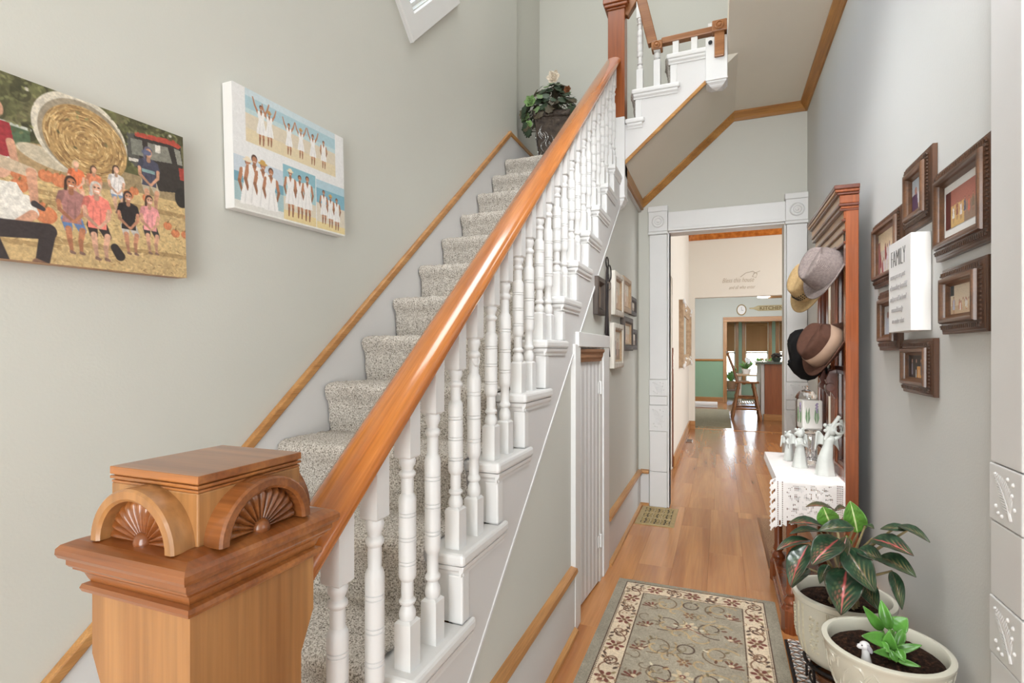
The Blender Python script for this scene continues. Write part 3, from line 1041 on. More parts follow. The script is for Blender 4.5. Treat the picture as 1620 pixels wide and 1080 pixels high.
# window bay
YB = 15.5
wins = [(0.12, 0.385, 'window_2'), (0.64, 1.195, 'window_3'), (1.45, 1.72, 'window_4'), (1.95, 2.2, 'window_5')]
mb = MB()
xs = [-0.1] + [q for a, b, _ in wins for q in (a, b)] + [2.7]
for i in range(0, len(xs), 2):
    mb.box(xs[i], xs[i + 1], YB, YB + 0.12, 0, 2.7)
for a, b, _ in wins:
    mb.box(a, b, YB, YB + 0.12, 0, 0.42)
    mb.box(a, b, YB, YB + 0.12, 2.03, 2.7)
mb.box(-0.2, -0.1, YK + 0.12, YB, 0, 2.7)
mb.box(2.7, 2.8, YK + 0.12, YB, 0, 2.7)
struct('wall_bay', mb, M['bay'])
for a, b, nm in wins:
    rt = struct_root(nm, ((a + b) / 2, YB, 0.42))
    cw = 0.085
    for q, r in ((a - cw, a), (b, b + cw)):
        MB().box(q, r, YB - 0.025, YB, 0.36, 2.03).build('casing', M['oak_z'], rt, bevel=0.005)
    MB().box(a - cw - 0.01, b + cw + 0.01, YB - 0.03, YB, 2.03, 2.12).build('casing_head', M['oak_x'], rt, bevel=0.005)
    MB().box(a - cw, b + cw, YB - 0.06, YB, 0.39, 0.42).build('sill', M['oak_x'], rt, bevel=0.005)
    mb = MB()
    mb.box(a, a + 0.03, YB + 0.04, YB + 0.07, 0.42, 2.03)
    mb.box(b - 0.03, b, YB + 0.04, YB + 0.07, 0.42, 2.03)
    mb.box(a, b, YB + 0.04, YB + 0.07, 1.2, 1.24)
    mb.box(a, b, YB + 0.04, YB + 0.07, 0.42, 0.46)
    mb.box(a, b, YB + 0.04, YB + 0.07, 1.99, 2.03)
    mb.build('sash', M['white'], rt)
    MB().box(a + 0.03, b - 0.03, YB + 0.053, YB + 0.057, 0.46, 1.99).build('glass_pane', M['pane'], rt)
    # bamboo roller blind made of slats
    bl = thing('bamboo_blind', {'window_2': 'narrow bamboo blind pulled halfway down the left bay window', 'window_3': 'wide bamboo blind pulled halfway down the middle bay window', 'window_4': 'bamboo blind half hidden by the door casing, right of the middle bay window', 'window_5': 'bamboo blind of the farthest right bay window'}[nm], 'blind', ((a + b) / 2, YB + 0.01, 1.27), 'bamboo blinds of the window bay')
    MB().box(a + 0.012, b - 0.012, YB + 0.012, YB + 0.032, 1.93, 2.025).build('valance', M['bamboo'], bl, bevel=0.004)
    n = 22
    pz = (1.93 - 1.27) / n
    first = None
    for k in range(n):
        z = 1.27 + k * pz
        if first is None:
            first = MB().box(a + 0.014, b - 0.014, YB + 0.018, YB + 0.026, z - 0.0004, z + pz + 0.0004).build('slat', M['bamboo'], bl)
        else:
            share(first, bl, (0, 0.002 * (k % 2), k * pz))
    MB().box(a + 0.012, b - 0.012, YB + 0.014, YB + 0.03, 1.25, 1.271).build('bottom_bar', M['bamboo'], bl, bevel=0.003)
struct('ground', MB().box(-12, 14, 17, 45, -0.5, -0.4), M['ground'])
struct('wall_kitchen_side', MB().box(2.8, 3.2, YK + 0.12, YB + 0.12, 0, 2.7), M['green'])

# ------------------------------------------------------------------ staircase
XO = -0.595           # tread ends
st = thing('staircase', 'white painted staircase with carpeted treads rising along the left wall', 'staircase', (-1.0, Y0, 0))
for k in range(1, 14):
    yk = Y0 + (k - 1) * T_
    z = k * R_
    m = MB()
    e = yk + T_
    m.prism([(-1.43, yk - 0.026), (XO, yk - 0.026), (XO, e + 0.052), (-0.613, e + 0.052), (-0.613, e), (-1.43, e)], 'z', z - 0.032, z)
    m.build('tread', M['white'], st, bevel=0.009)
    m = MB()
    m.box(-1.43, -0.612, yk, yk + 0.02, z - R_, z - 0.03)
    m.build('riser', M['white'], st)
    m = MB()
    m.prism([(yk, z - 0.033), (yk - 0.02, z - 0.033), (yk - 0.017, z - 0.044), (yk - 0.008, z - 0.052), (yk - 0.006, z - 0.06), (yk, z - 0.06)], 'x', -0.72, -0.604)
    m.prism([(-0.612, z - 0.033), (-0.598, z - 0.033), (-0.6, z - 0.044), (-0.606, z - 0.052), (-0.606, z - 0.06), (-0.612, z - 0.06)], 'y', yk - 0.018, yk + T_ + 0.04)
    m.build('cove_moulding', M['white'], st)
    m = MB()
    m.box(-0.65, -0.607, yk - 0.008, yk + 0.034, z - R_ + 0.001, z - 0.06)
    m.build('corner_strip', M['white'], st, bevel=0.005)
# outer stringer: stepped top, straight raking lower edge
poly = [(Y0 - 0.0, 0.0)]
poly = [(0.765, 0.0), (Y0, 0.0)]
for k in range(1, 15):
    yk = Y0 + (k - 1) * T_
    poly += [(yk, (k - 1) * R_ - (0.03 if k > 1 else 0)), (yk, k * R_ - 0.03)]
poly += [(3.56, 14 * R_ - 0.03), (3.56, diag(3.5)), (3.5, diag(3.5))]
MB().prism(poly, 'x', XS - 0.02, -0.611).build('stringer', M['white_s'], st)
bd = MB().prism([(0.79, diag(0.79) - 0.004), (3.5, diag(3.5) - 0.004), (3.5, diag(3.5) + 0.008), (0.79, diag(0.79) + 0.008)], 'x', XS, -0.607)
bd.build('edge_bead', M['white_s'], st)
# wall side skirt with its oak cap
def skirt(y):
    return 0.478 + 0.828 * (y - 0.734)


ys = [0.3, 3.567]
MB().prism([(0.3, -0.02), (0.3, skirt(0.3)), (3.567, skirt(3.567)), (3.72, skirt(3.567)), (3.72, 2.3), (3.2, 2.0)], 'x', XL, XL + 0.014).build('skirt_board', M['white_s'], st)
mb = MB()
tz = 0.03
mb.prism([(0.3, skirt(0.3)), (3.567, skirt(3.567)), (3.567, skirt(3.567) + tz * 1.28), (0.3, skirt(0.3) + tz * 1.28)], 'x', XL, XL + 0.024)
mb.build('skirt_cap', M['oak'], st, bevel=0.005)
mb = MB()
mb.box(XL - 0.045, XL + 0.022, 3.55, YE, skirt(3.567), skirt(3.567) + 0.03)
mb.build('landing_cap', M['oak'], st, bevel=0.005)
MB().box(XL - 0.045, XL + 0.012, 3.6, YE, 2.58, skirt(3.567)).build('landing_skirt', M['white_s'], st)
# landing
MB().box(XL - 0.03, -0.6, Y0 + 13 * T_, YE, 14 * R_ - 0.2, 14 * R_ - 0.004).build('landing_deck', M['white_s'], st)

# carpet: one strip running over every step
def carpet(name, prof, x0, x1, nx, label, swap=False):
    prof = np.array(prof)
    seg = []
    for a, b in zip(prof[:-1], prof[1:]):
        n = max(1, int(np.hypot(*(b - a)) / 0.012))
        for i in range(n):
            seg.append(a + (b - a) * i / n)
    seg.append(prof[-1])
    seg = np.array(seg)
    tg = np.gradient(seg, axis=0)
    tg /= np.linalg.norm(tg, axis=1)[:, None] + 1e-9
    nr = np.stack([-tg[:, 1], tg[:, 0]], 1)
    xs = np.linspace(x0, x1, nx)
    n1 = len(seg)
    bump = rng.normal(0, 1, (n1, nx))
    bump = (bump + np.roll(bump, 1, 0) + np.roll(bump, 1, 1)) * 0.0011
    top = np.zeros((n1, nx, 3))
    ef = np.minimum(1, np.minimum(xs - x0, x1 - xs) / 0.012)
    drop = (1 - ef) ** 2 * 0.012
    for i in range(n1):
        o = bump[i] - drop
        a, b = seg[i, 0] + nr[i, 0] * o, seg[i, 1] + nr[i, 1] * o
        if swap:
            top[i, :, 0], top[i, :, 1], top[i, :, 2] = a, xs, b
        else:
            top[i, :, 0], top[i, :, 1], top[i, :, 2] = xs, a, b
    P = top.reshape(-1, 3)
    i = np.arange(n1 * nx).reshape(n1, nx)
    F = np.stack([i[:-1, :-1], i[:-1, 1:], i[1:, 1:], i[1:, :-1]], -1).reshape(-1, 4)
    off = np.array([(P[:, 0].min() + P[:, 0].max()) / 2, (P[:, 1].min() + P[:, 1].max()) / 2, P[:, 2].min()])
    ob = fast_mesh(name, P - off, F, None, M['carpet'])
    ob.location = off
    s = ob.modifiers.new('thick', 'SOLIDIFY')
    s.thickness = 0.012
    s.offset = -1 if not swap else 0
    tag(ob, label, 'carpet')
    return ob


ct = 0.02
pr = []
for k in range(1, 15):
    yk = Y0 + (k - 1) * T_
    z = k * R_
    zb_ = z - R_
    pr += [(yk - ct + 0.004, zb_ + ct + 0.003), (yk - ct - 0.002, zb_ + 0.06), (yk - 0.03, z - 0.05), (yk - 0.044, z - 0.028), (yk - 0.05, z - 0.008), (yk - 0.046, z + 0.008), (yk - 0.034, z + 0.018), (yk - 0.015, z + ct + 0.001)]
    if k < 14:
        pr += [(yk + T_ - ct - 0.012, z + ct)]
pr += [(YE - 0.005, 14 * R_ + ct)]
pr[0] = (pr[0][0], 0.004)
carpet('stair_carpet', pr, -1.419, -0.703, 96, 'speckled grey and beige carpet covering the stair treads and landing')

# ------------------------------------------------------------------ balustrade of the lower flight
XB = -0.643


def rail_u(y):
    return 1.0 + 0.81 * (y - 0.85)


bal = thing('balustrade', 'orange varnished handrail over white turned balusters beside the stairs', 'balustrade', (XB, Y0, 0))


def turned(L):
    p = [(0.0, .0125), (.012, .0155), (.03, .0185), (.05, .0190), (.07, .0175), (.09, .0135), (.1, .0125), (.108, .0165), (.118, .0185), (.128, .0185), (.138, .0155), (.145, .0135),
         (.19, .0142), (.245, .0136), (.255, .0165), (.27, .0192), (.29, .0196), (.345, .0194), (.348, .0168), (.352, .0194), (.365, .0194), (.368, .0168), (.372, .0194),
         (.49, .0194), (.493, .0168), (.497, .0194), (.51, .0194), (.513, .0168), (.517, .0194), (.635, .0194), (.638, .0168), (.642, .0194), (.655, .0194), (.658, .0168), (.662, .0194),
         (.73, .0196), (.75, .0190), (.765, .0165), (.775, .0136), (.83, .0142), (.868, .0135), (.876, .0160), (.886, .0185), (.898, .0185), (.908, .0160), (.915, .0130), (.93, .0135), (.95, .0175), (.97, .0188), (.985, .0170), (1.0, .0140)]
    return [(r, z * L) for z, r in p]


def baluster(hb, L, top, slope, name, parent, loc):
    """square foot, turned shaft, square head cut to the rake of the rail; local origin at the tread"""
    m = MB()
    h = 0.0205
    m.box(-h, h, -h, h, 0, hb)
    m.add([(x * s, y * s, z) for s, z in ((h, hb), (h * 0.72, hb + 0.006)) for x, y in ((-1, -1), (1, -1), (1, 1), (-1, 1))], [(0, 1, 5, 4), (1, 2, 6, 5), (2, 3, 7, 6), (3, 0, 4, 7), (4, 5, 6, 7)])
    m.lathe(turned(L), 20, (0, 0, hb))
    zt = hb + L
    m.add([(x * s, y * s, z) for s, z in ((h * 0.72, zt - 0.005), (h, zt)) for x, y in ((-1, -1), (1, -1), (1, 1), (-1, 1))], [(0, 1, 5, 4), (1, 2, 6, 5), (2, 3, 7, 6), (3, 0, 4, 7), (3, 2, 1, 0)])
    sx, sy = slope
    v = []
    for x, y in ((-h, -h), (h, -h), (h, h), (-h, h)):
        v.append((x, y, zt))
    for x, y in ((-h, -h), (h, -h), (h, h), (-h, h)):
        v.append((x, y, top + sx * x + sy * y))
    m.hexa(v)
    w_ = wloc(parent)
    m.v = [(a + w_.x, b + w_.y, c + w_.z) for a, b, c in m.v]
    o = m.build(name, M['white'], parent, smooth=35)
    o.location = Vector(loc) - w_
    return o


y1 = Y0 + 0.023
tp1 = rail_u(y1 + 2 * T_) - 3 * R_ + 0.006
b1 = b2 = None
for k in range(1, 14):
    yk = Y0 + (k - 1) * T_
    for j, dy in ((0, 0.024), (1, 0.134)):
        y = yk + dy
        if y < 0.69:
            continue
        loc = (XB, y, k * R_)
        top = rail_u(y) - k * R_ + 0.012
        L = 0.365 if j == 0 else 0.45
        ref = b1 if j == 0 else b2
        if ref is None:
            o = baluster(0.1, L, 0.604 if j == 0 else 0.69, (0, 0.81), 'baluster', bal, loc)
            if j == 0:
                b1 = o
            else:
                b2 = o
        else:
            share(ref, bal, Vector(loc) - wloc(bal))
# handrail: moulded section swept up the rake
sec = [(-.026, 0), (.026, 0), (.03, .008), (.036, .014), (.036, .02), (.046, .026), (.049, .036), (.047, .046), (.04, .056), (.026, .064), (.008, .068), (-.008, .068), (-.026, .064), (-.04, .056), (-.047, .046), (-.049, .036), (-.046, .026), (-.036, .02), (-.036, .014), (-.03, .008)]
n = len(sec)
mb = MB()
vs = []
for y in (0.655, 1.3, 2.0, 2.8, 3.475):
    vs += [(-0.655 + a, y, rail_u(y) + b) for a, b in sec]
fs = [tuple(range(n)), tuple(range(5 * n - 1, 4 * n - 1, -1))]
for q in range(4):
    fs += [(q * n + i, q * n + (i + 1) % n, (q + 1) * n + (i + 1) % n, (q + 1) * n + i) for i in range(n)]
mb.add(vs, fs)
mb.build('handrail', M['rail'], bal, smooth=40)
# small wire hook left on one baluster
mb = MB()
mb.tube([(XB + 0.024, 1.30 + 0.02 * math.cos(a), 1.225 + 0.014 * math.sin(a)) for a in np.linspace(math.pi, 2.2 * math.pi, 9)], 0.0022, 6)
mb.build('wire_hook', M['white'], bal, smooth=60)

# ------------------------------------------------------------------ bottom newel post
nx, ny = -0.69, 0.553
nw = thing('newel_post', 'carved wooden newel post with sunburst arches at the foot of the stairs', 'newel post', (nx, ny, 0))


def sq(m, hx, hy, z0, z1, cx=nx, cy=ny):
    return m.box(cx - hx, cx + hx, cy - hy, cy + hy, z0, z1)


hx, hy = 0.093, 0.104
m = MB()
sq(m, hx, hy, 0.845, 0.93)
# shaft corners are chamfered below a stop
oc = 0.026


def octa(c, z):
    a, b = hx, hy
    return [(nx + x, ny + y, z) for x, y in ((-a + c, -b), (a - c, -b), (a, -b + c), (a, b - c), (a - c, b), (-a + c, b), (-a, b - c), (-a, -b + c))]


m2 = MB()
rings = [(0.0, 0.0005), (0.34, 0.0005), (0.38, oc), (0.79, oc), (0.845, 0.0005)]
vs = []
for z, c in rings:
    vs += octa(c, z)
fs = []
for j in range(len(rings) - 1):
    fs += [(j * 8 + i, j * 8 + (i + 1) % 8, (j + 1) * 8 + (i + 1) % 8, (j + 1) * 8 + i) for i in range(8)]
m.add(vs, fs)
m.build('shaft', M['newel'], nw)
m = MB()
sq(m, 0.118, 0.13, 0.0, 0.2)
m.build('plinth', M['newel'], nw, bevel=0.006)


def mitre(prof, name, mat_, bev=None):
    """closed moulding around the post: prof = [(overhang, z)...] from bottom to top"""
    m = MB()
    vs = []
    for o, z in prof:
        a, b = hx + o, hy + o
        vs += [(nx - a, ny - b, z), (nx + a, ny - b, z), (nx + a, ny + b, z), (nx - a, ny + b, z)]
    fs = [(3, 2, 1, 0), tuple((len(prof) - 1) * 4 + i for i in range(4))]
    for j in range(len(prof) - 1):
        fs += [(j * 4 + i, j * 4 + (i + 1) % 4, (j + 1) * 4 + (i + 1) % 4, (j + 1) * 4 + i) for i in range(4)]
    m.add(vs, fs)
    return m.build(name, mat_, nw, bevel=bev)


mitre([(-0.01, 0.928), (0.003, 0.928), (0.008, 0.931), (0.01, 0.936), (0.008, 0.941), (0.002, 0.943), (-0.01, 0.943)], 'neck_bead', M['newel_cap'])
mitre([(-0.01, 0.943), (0.001, 0.943), (0.003, 0.947), (0.006, 0.955), (0.012, 0.961), (0.015, 0.962), (0.015, 0.9665), (-0.01, 0.9665)], 'cove_moulding', M['newel_cap'])
mitre([(-0.01, 0.966), (0.018, 0.966), (0.02, 0.969), (0.02, 0.976), (0.026, 0.979), (0.0285, 0.984), (0.028, 0.991), (0.024, 0.996), (0.012, 1.001), (-0.008, 1.005), (-0.03, 1.006)], 'cap', M['newel_cap'])
bx, by = 0.083, 0.086
m = MB()
m.box(nx - bx, nx + bx, ny - by, ny + by, 1.004, 1.072)
m.build('block', M['newel'], nw, bevel=0.002)
m = MB()
for a, z0, z1 in ((0.0, 1.072, 1.0755), (-0.002, 1.0755, 1.0775), (0.0015, 1.0775, 1.0815), (-0.002, 1.0815, 1.0835), (0.0015, 1.0835, 1.094)):
    m.box(nx - bx - a, nx + bx + a, ny - by - a, ny + by + a, z0, z1)
m.build('block_top', M['newel_cap'], nw, bevel=0.002)


def arch(side, dark):
    """half-round arch with a carved shell, standing on the cap against the block"""
    fx = {'front': (0, -1), 'right': (1, 0), 'left': (-1, 0), 'back': (0, 1)}[side]
    half = bx if fx[0] == 0 else by
    R, r = 0.0785, 0.0615
    d = 0.03
    zc_ = 1.0035

    def pl(u, v, h):
        if fx[0] == 0:
            return (nx - u * fx[1], ny + fx[1] * (by + h), zc_ + v)
        return (nx + fx[0] * (bx + h), ny + u * fx[0], zc_ + v)
    m = MB()
    n = 24
    pf = [(R, 0), (R, d - 0.003), (R - 0.003, d), (r + 0.004, d), (r, d - 0.003), (r, 0)]
    vs = []
    hs = 0.93
    for i in range(n + 1):
        a = math.pi * i / n
        for q, h in pf:
            vs.append(pl(q * math.cos(a), q * math.sin(a) * hs, h))
    L = len(pf)
    fs = [(i * L + k, i * L + (k + 1) % L, (i + 1) * L + (k + 1) % L, (i + 1) * L + k) for i in range(n) for k in range(L)]
    fs += [tuple(range(L)), tuple(n * L + k for k in range(L))]
    m.add(vs, fs)
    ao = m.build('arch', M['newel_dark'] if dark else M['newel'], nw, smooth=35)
    # shell of radiating flutes, behind the arch face
    m = MB()
    nf = 13
    na = nf * 8
    rr = [0.0, 0.014, 0.022, 0.032, 0.044, 0.054, 0.062]
    vs = []
    for j, q in enumerate(rr):
        for i in range(na + 1):
            a = math.pi * i / na
            lob = abs(math.sin(a * nf))
            t = q / 0.062
            h = 0.010 + 0.011 * (t ** 0.7) * (0.35 + 0.65 * lob) - (0.008 * max(0, t - 0.86) / 0.14)
            vs.append(pl(q * math.cos(a), q * math.sin(a) * hs, h))
    fs = [(j * (na + 1) + i, j * (na + 1) + i + 1, (j + 1) * (na + 1) + i + 1, (j + 1) * (na + 1) + i) for j in range(len(rr) - 1) for i in range(na)]
    m.add(vs, fs)
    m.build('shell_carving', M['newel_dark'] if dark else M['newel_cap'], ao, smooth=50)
    m = MB()
    c = pl(0, 0.002, 0.01)
    m.ball(c, 0.0135, n=10)
    m.build('boss', M['newel_cap'], ao, smooth=60)


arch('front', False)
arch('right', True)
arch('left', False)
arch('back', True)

# ------------------------------------------------------------------ upper newel and the flight above the hall
ux, uy, uh = -0.635, 3.525, 0.055
un = thing('newel_post', 'tall reddish brown newel post at the top of the first flight with white pendant foot', 'newel post', (ux, uy, 2.18))
m = MB()
m.box(ux - uh, ux + uh, uy - uh, uy + uh, 2.79, 3.5)
m.build('shaft', M['newel_up'], un, bevel=0.003)
for a, z0, z1 in ((0.008, 3.5, 3.515), (0.02, 3.515, 3.535), (0.028, 3.535, 3.57)):
    MB().box(ux - uh - a, ux + uh + a, uy - uh - a, uy + uh + a, z0, z1).build('cap_moulding', M['newel_up'], un, bevel=0.005)
m = MB()
m.box(ux - uh, ux + uh, uy - uh, uy + uh, 2.27, 2.79)
m.build('white_base', M['white'], un, bevel=0.003)


def pendant(cx, cy, h, zt, name, parent, vs_=1.0):
    m = MB()
    pr = [(h + 0.004, zt), (h + 0.004, zt - 0.012), (h - 0.004, zt - 0.018), (h - 0.004, zt - 0.03), (h - 0.016, zt - 0.045), (h - 0.02, zt - 0.056), (h - 0.03, zt - 0.068), (0.006, zt - 0.08)]
    vs = []
    for a, z in [(q[0], zt + (q[1] - zt) * vs_) for q in pr]:
        vs += [(cx - a, cy - a, z), (cx + a, cy - a, z), (cx + a, cy + a, z), (cx - a, cy + a, z)]
    fs = [(0, 1, 2, 3), tuple((len(pr) - 1) * 4 + i for i in range(4))]
    for j in range(len(pr) - 1):
        fs += [(j * 4 + i, j * 4 + (i + 1) % 4, (j + 1) * 4 + (i + 1) % 4, (j + 1) * 4 + i) for i in range(4)]
    m.add(vs, fs)
    return m.build(name, M['white'], parent)


pendant(ux, uy, uh, 2.272, 'pendant', un)

YF = 3.5
fx_ = lambda k: -0.51 + (k - 16) * 0.22
f2 = thing('upper_staircase', 'white upper stair flight crossing above the hall with stepped panel face', 'staircase', (-0.3, 3.9, 2.4))
poly = [(-0.585, soff(-0.585))]
xs0 = -0.585
pts = [(-0.585, soff(-0.585)), (-0.075, soff(-0.075)), (-0.075, 17 * R_ - 0.03), (fx_(17), 17 * R_ - 0.03), (fx_(17), 16 * R_ - 0.03), (fx_(16), 16 * R_ - 0.03), (fx_(16), 15 * R_ - 0.03), (-0.585, 15 * R_ - 0.03)]
MB().prism(pts, 'y', YF, YF + 0.03).build('stringer', M['white_s'], f2)
for k in (15, 16, 17):
    xk = fx_(k)
    z = k * R_
    x_a = xk - 0.028
    x_b = xk + 0.22 + (0.055 if k < 17 else 0.0)
    m = MB()
    if k == 15:
        x_a = -0.578
    m.box(x_a, x_b, YF - 0.024, YF + 0.03, z - 0.032, z)
    m.box(max(x_a, -0.6), xk + 0.22, YF + 0.03, YE, z - 0.032, z)
    m.build('tread', M['white'], f2, bevel=0.009)
    m = MB()
    m.prism([(YF, z - 0.033), (YF - 0.018, z - 0.033), (YF - 0.016, z - 0.045), (YF - 0.007, z - 0.054), (YF - 0.006, z - 0.064), (YF, z - 0.064)], 'x', x_a + 0.012, x_b - 0.014)
    m.build('cove_moulding', M['white'], f2)
    if k > 15:
        m = MB()
        m.box(xk, xk + 0.02, YF + 0.03, YE, z - R_, z - 0.03)
        m.build('riser', M['white'], f2)
        m = MB()
        m.box(xk - 0.006, xk + 0.035, YF - 0.005, YF + 0.04, z - R_ + 0.001, z - 0.064)
        m.build('corner_strip', M['white'], f2, bevel=0.005)
MB().box(fx_(18), fx_(18) + 0.02, YF + 0.06, YE, 17 * R_, 18 * R_).build('riser', M['white'], f2)
MB().box(-0.05, 0.045, 3.56, YE, 18 * R_ - 0.25, 18 * R_).build('floor_edge', M['white'], f2)
a, b = -0.578, -0.075
MB().prism([(a, soff(a) - 0.006), (b, soff(b) - 0.006), (b, soff(b) + 0.024), (a, soff(a) + 0.024)], 'y', YF - 0.016, YF).build('raking_trim', M['crown_x'], f2, bevel=0.004)
for k in (16, 17):
    xk = fx_(k)
    z = k * R_
    pr = [(xk - 0.012, z - R_ + 0.012), (xk - 0.026, z - 0.05), (xk - 0.04, z - 0.02), (xk - 0.036, z + 0.012), (xk - 0.01, z + 0.018), (xk + 0.19, z + 0.018)]
    carpet('stair_carpet', pr, YF + 0.05, YE - 0.01, 40, 'speckled carpet on the %s step of the upper flight above the hall' % ('lower' if k == 16 else 'higher'), swap=True)

ub = thing('upper_balustrade', 'brown angular rails with white balusters on the flight above the hall', 'balustrade', (-0.3, YF + 0.02, 2.775))
YBU = YF + 0.015


def ubal(x, z0, hb, L, top):
    return baluster(hb, L, top, (0, 0), 'baluster', ub, (x, YBU, z0))


ubal(-0.487, 16 * R_, 0.13, 0.34, 0.8)
o = ubal(-0.378, 16 * R_, 0.17, 0.06, 0.235)
m = MB()
for x in (-0.262, -0.15):
    m2 = MB()
    m2.box(x - 0.019, x + 0.019, YBU - 0.019, YBU + 0.019, 17 * R_ - 0.001, 17 * R_ + 0.09)
    m2.build('baluster', M['white'], ub, bevel=0.002)


def bar(name, a, b, wd, ht, mat_, parent):
    """square-section rail from a to b in a plane of constant y"""
    a, b = Vector(a), Vector(b)
    d = (b - a).normalized()
    nrm = Vector((-d.z, 0, d.x)) * (ht / 2)
    w_ = Vector((0, wd / 2, 0))
    v = [a - nrm - w_, a + nrm - w_, a + nrm + w_, a - nrm + w_, b - nrm - w_, b + nrm - w_, b + nrm + w_, b - nrm + w_]
    return MB().hexa(v).build(name, mat_, parent, bevel=0.006)


def rosette_block(cx, cy, cz, h, d, parent):
    o = MB().box(cx - h, cx + h, cy - d, cy + d, cz - h * 0.8, cz + h * 0.8).build('rosette_block', M['brown_rail'], parent, bevel=0.005)
    rm = Matrix.Rotation(math.pi / 2, 4, 'X')
    MB().lathe([(h * 0.7, 0), (h * 0.7, 0.004), (h * 0.5, 0.008), (h * 0.42, 0.003), (h * 0.3, 0.003), (h * 0.2, 0.009), (0.001, 0.01)], 20, (cx, cy - d, cz), rm).build('rosette', M['brown_rail'], o, smooth=40)


bar('raking_rail', (-0.405, YBU, 3.245), (-0.52, YBU, 3.74), 0.06, 0.062, M['brown_rail'], ub)
bar('raking_rail', (-0.585, YBU, 3.47), (-0.455, YBU, 3.66), 0.05, 0.055, M['brown_rail'], ub)
rosette_block(-0.378, YBU, 3.222, 0.034, 0.034, ub)
bar('level_rail', (-0.35, YBU, 3.246), (-0.035, YBU, 3.25), 0.05, 0.04, M['brown_rail'], ub)
# corner newel of the upper floor with white casing and carved drop
cn = thing('corner_newel', 'short brown newel with rosette top in a white block hanging from the ceiling edge', 'newel post', (-0.018, YF - 0.0, 2.83))
m = MB()
m.box(-0.082, 0.043, YF - 0.04, YF + 0.08, 2.925, 3.185)
m.build('white_casing', M['white'], cn, bevel=0.003)
pendant(-0.0195, YF + 0.02, 0.06, 2.927, 'drop', cn, 0.62)
m = MB()
m.box(-0.032, 0.026, YF - 0.058, YF - 0.04, 3.05, 3.27)
m.box(-0.032, 0.026, YF - 0.041, YF + 0.015, 3.18, 3.27)
m.build('post', M['brown_rail'], cn, bevel=0.006)
m = MB()
m.box(-0.045, 0.04, YF - 0.068, YF + 0.03, 3.2, 3.268)
m.build('rosette_block', M['brown_rail'], cn, bevel=0.005)
rm = Matrix.Rotation(math.pi / 2, 4, 'X')
MB().lathe([(0.026, 0), (0.026, 0.004), (0.02, 0.008), (0.016, 0.003), (0.011, 0.003), (0.008, 0.008), (0.001, 0.009)], 20, (-0.003, YF - 0.068, 3.234), rm).build('rosette', M['brown_rail'], cn, smooth=40)
MB().lathe([(0.012, 0), (0.012, 0.008), (0.002, 0.01)], 14, (-0.055, YF - 0.04, 3.15), rm).build('black_plug', M['black_plain'], cn)
tg_ = MB().tube([(0.045, YF + 0.02, 3.055), (0.06, YF + 0.02, 3.065), (0.07, YF + 0.02, 3.075), (0.068, YF + 0.02, 3.06)], 0.003, 6).build('bracket_hook', M['brass'], cn)

# ------------------------------------------------------------------ closet door under the stairs
d1 = struct_root('door_1', (XS, 2.83, 0))
MB().box(XS - 0.002, XS + 0.022, 2.285, 2.378, 0, 1.284).build('casing', M['white'], d1, bevel=0.003)
MB().box(XS - 0.002, XS + 0.022, 2.9, 3.052, 0, 1.335).build('casing', M['white'], d1, bevel=0.003)
MB().box(XS - 0.002, XS + 0.014, 2.832, 2.9, 0, 1.284).build('hinge_stile', M['white'], d1, bevel=0.003)
MB().box(XS - 0.004, XS + 0.026, 2.33, 3.052, 1.272, 1.34).build('casing_head', M['white'], d1, bevel=0.003)
# leaf: hung on the right, standing slightly inward on the left
lf = bpy.data.objects.new('door_leaf', None)
lf.location = (0.012, 0.0, 0)
COL.objects.link(lf)
lf.parent = d1
dw = 0.445
n = 7
bw = dw / n
first = None
o0 = wloc(lf)
for k in range(n):
    if first is None:
        m = MB()
        y = o0.y - bw
        x = o0.x
        m.prism([(x - 0.016, y), (x, y + 0.0), (x, y + 0.003), (x - 0.0035, y + 0.006), (x - 0.0035, y + 0.008), (x, y + 0.011), (x, y + bw - 0.004), (x - 0.004, y + bw), (x - 0.016, y + bw)], 'z', 0.012, 1.275)
        first = m.build('board', M['white_s'], lf)
    else:
        share(first, lf, (0, -k * bw, 0))
m = MB()
x = o0.x
m.prism([(x, 1.198), (x + 0.012, 1.2), (x + 0.014, 1.212), (x + 0.02, 1.222), (x + 0.022, 1.24), (x + 0.03, 1.25), (x + 0.03, 1.262), (x, 1.264)], 'y', o0.y - dw + 0.004, o0.y - 0.004)
o = m.build('worn_moulding', M['worn'], lf)
o['label'] = 'chipped brown wooden moulding'
m = MB()
m.box(x, x + 0.012, o0.y - dw + 0.03, o0.y - dw + 0.055, 0.7, 0.79)
m.box(x + 0.01, x + 0.028, o0.y - dw + 0.036, o0.y - dw + 0.05, 0.735, 0.752)
m.build('latch', M['white'], lf, bevel=0.003)
for z in (0.19, 1.02):
    m = MB()
    m.lathe([(0.006, z), (0.006, z + 0.07)], 10, (o0.x + 0.006, o0.y + 0.003, 0))
    m.box(o0.x, o0.x + 0.003, o0.y - 0.03, o0.y + 0.03, z + 0.005, z + 0.065)
    m.build('hinge', M['white'], lf)
lf.rotation_euler = (0, 0, -0.075)


# ------------------------------------------------------------------ canvases on the left wall
def canvas(name, label, y0, y1, z0, z1, thick, tilt, p, bottom=None):
    rt = thing(name, label, 'canvas print', (XL, (y0 + y1) / 2, z0))
    MB().box(XL + 0.004, XL + thick - 0.0015, y0, y1, z0, z1).build('stretcher', M['edge_w'] if bottom is None else bottom, rt, bevel=0.002)
    p.sheet('printed_face', M['canvas'], lambda u, v: (XL + thick, y0 + u * (y1 - y0), z1 - v * (z1 - z0)), rt)
    rt.rotation_euler = (tilt, 0, 0)
    return rt


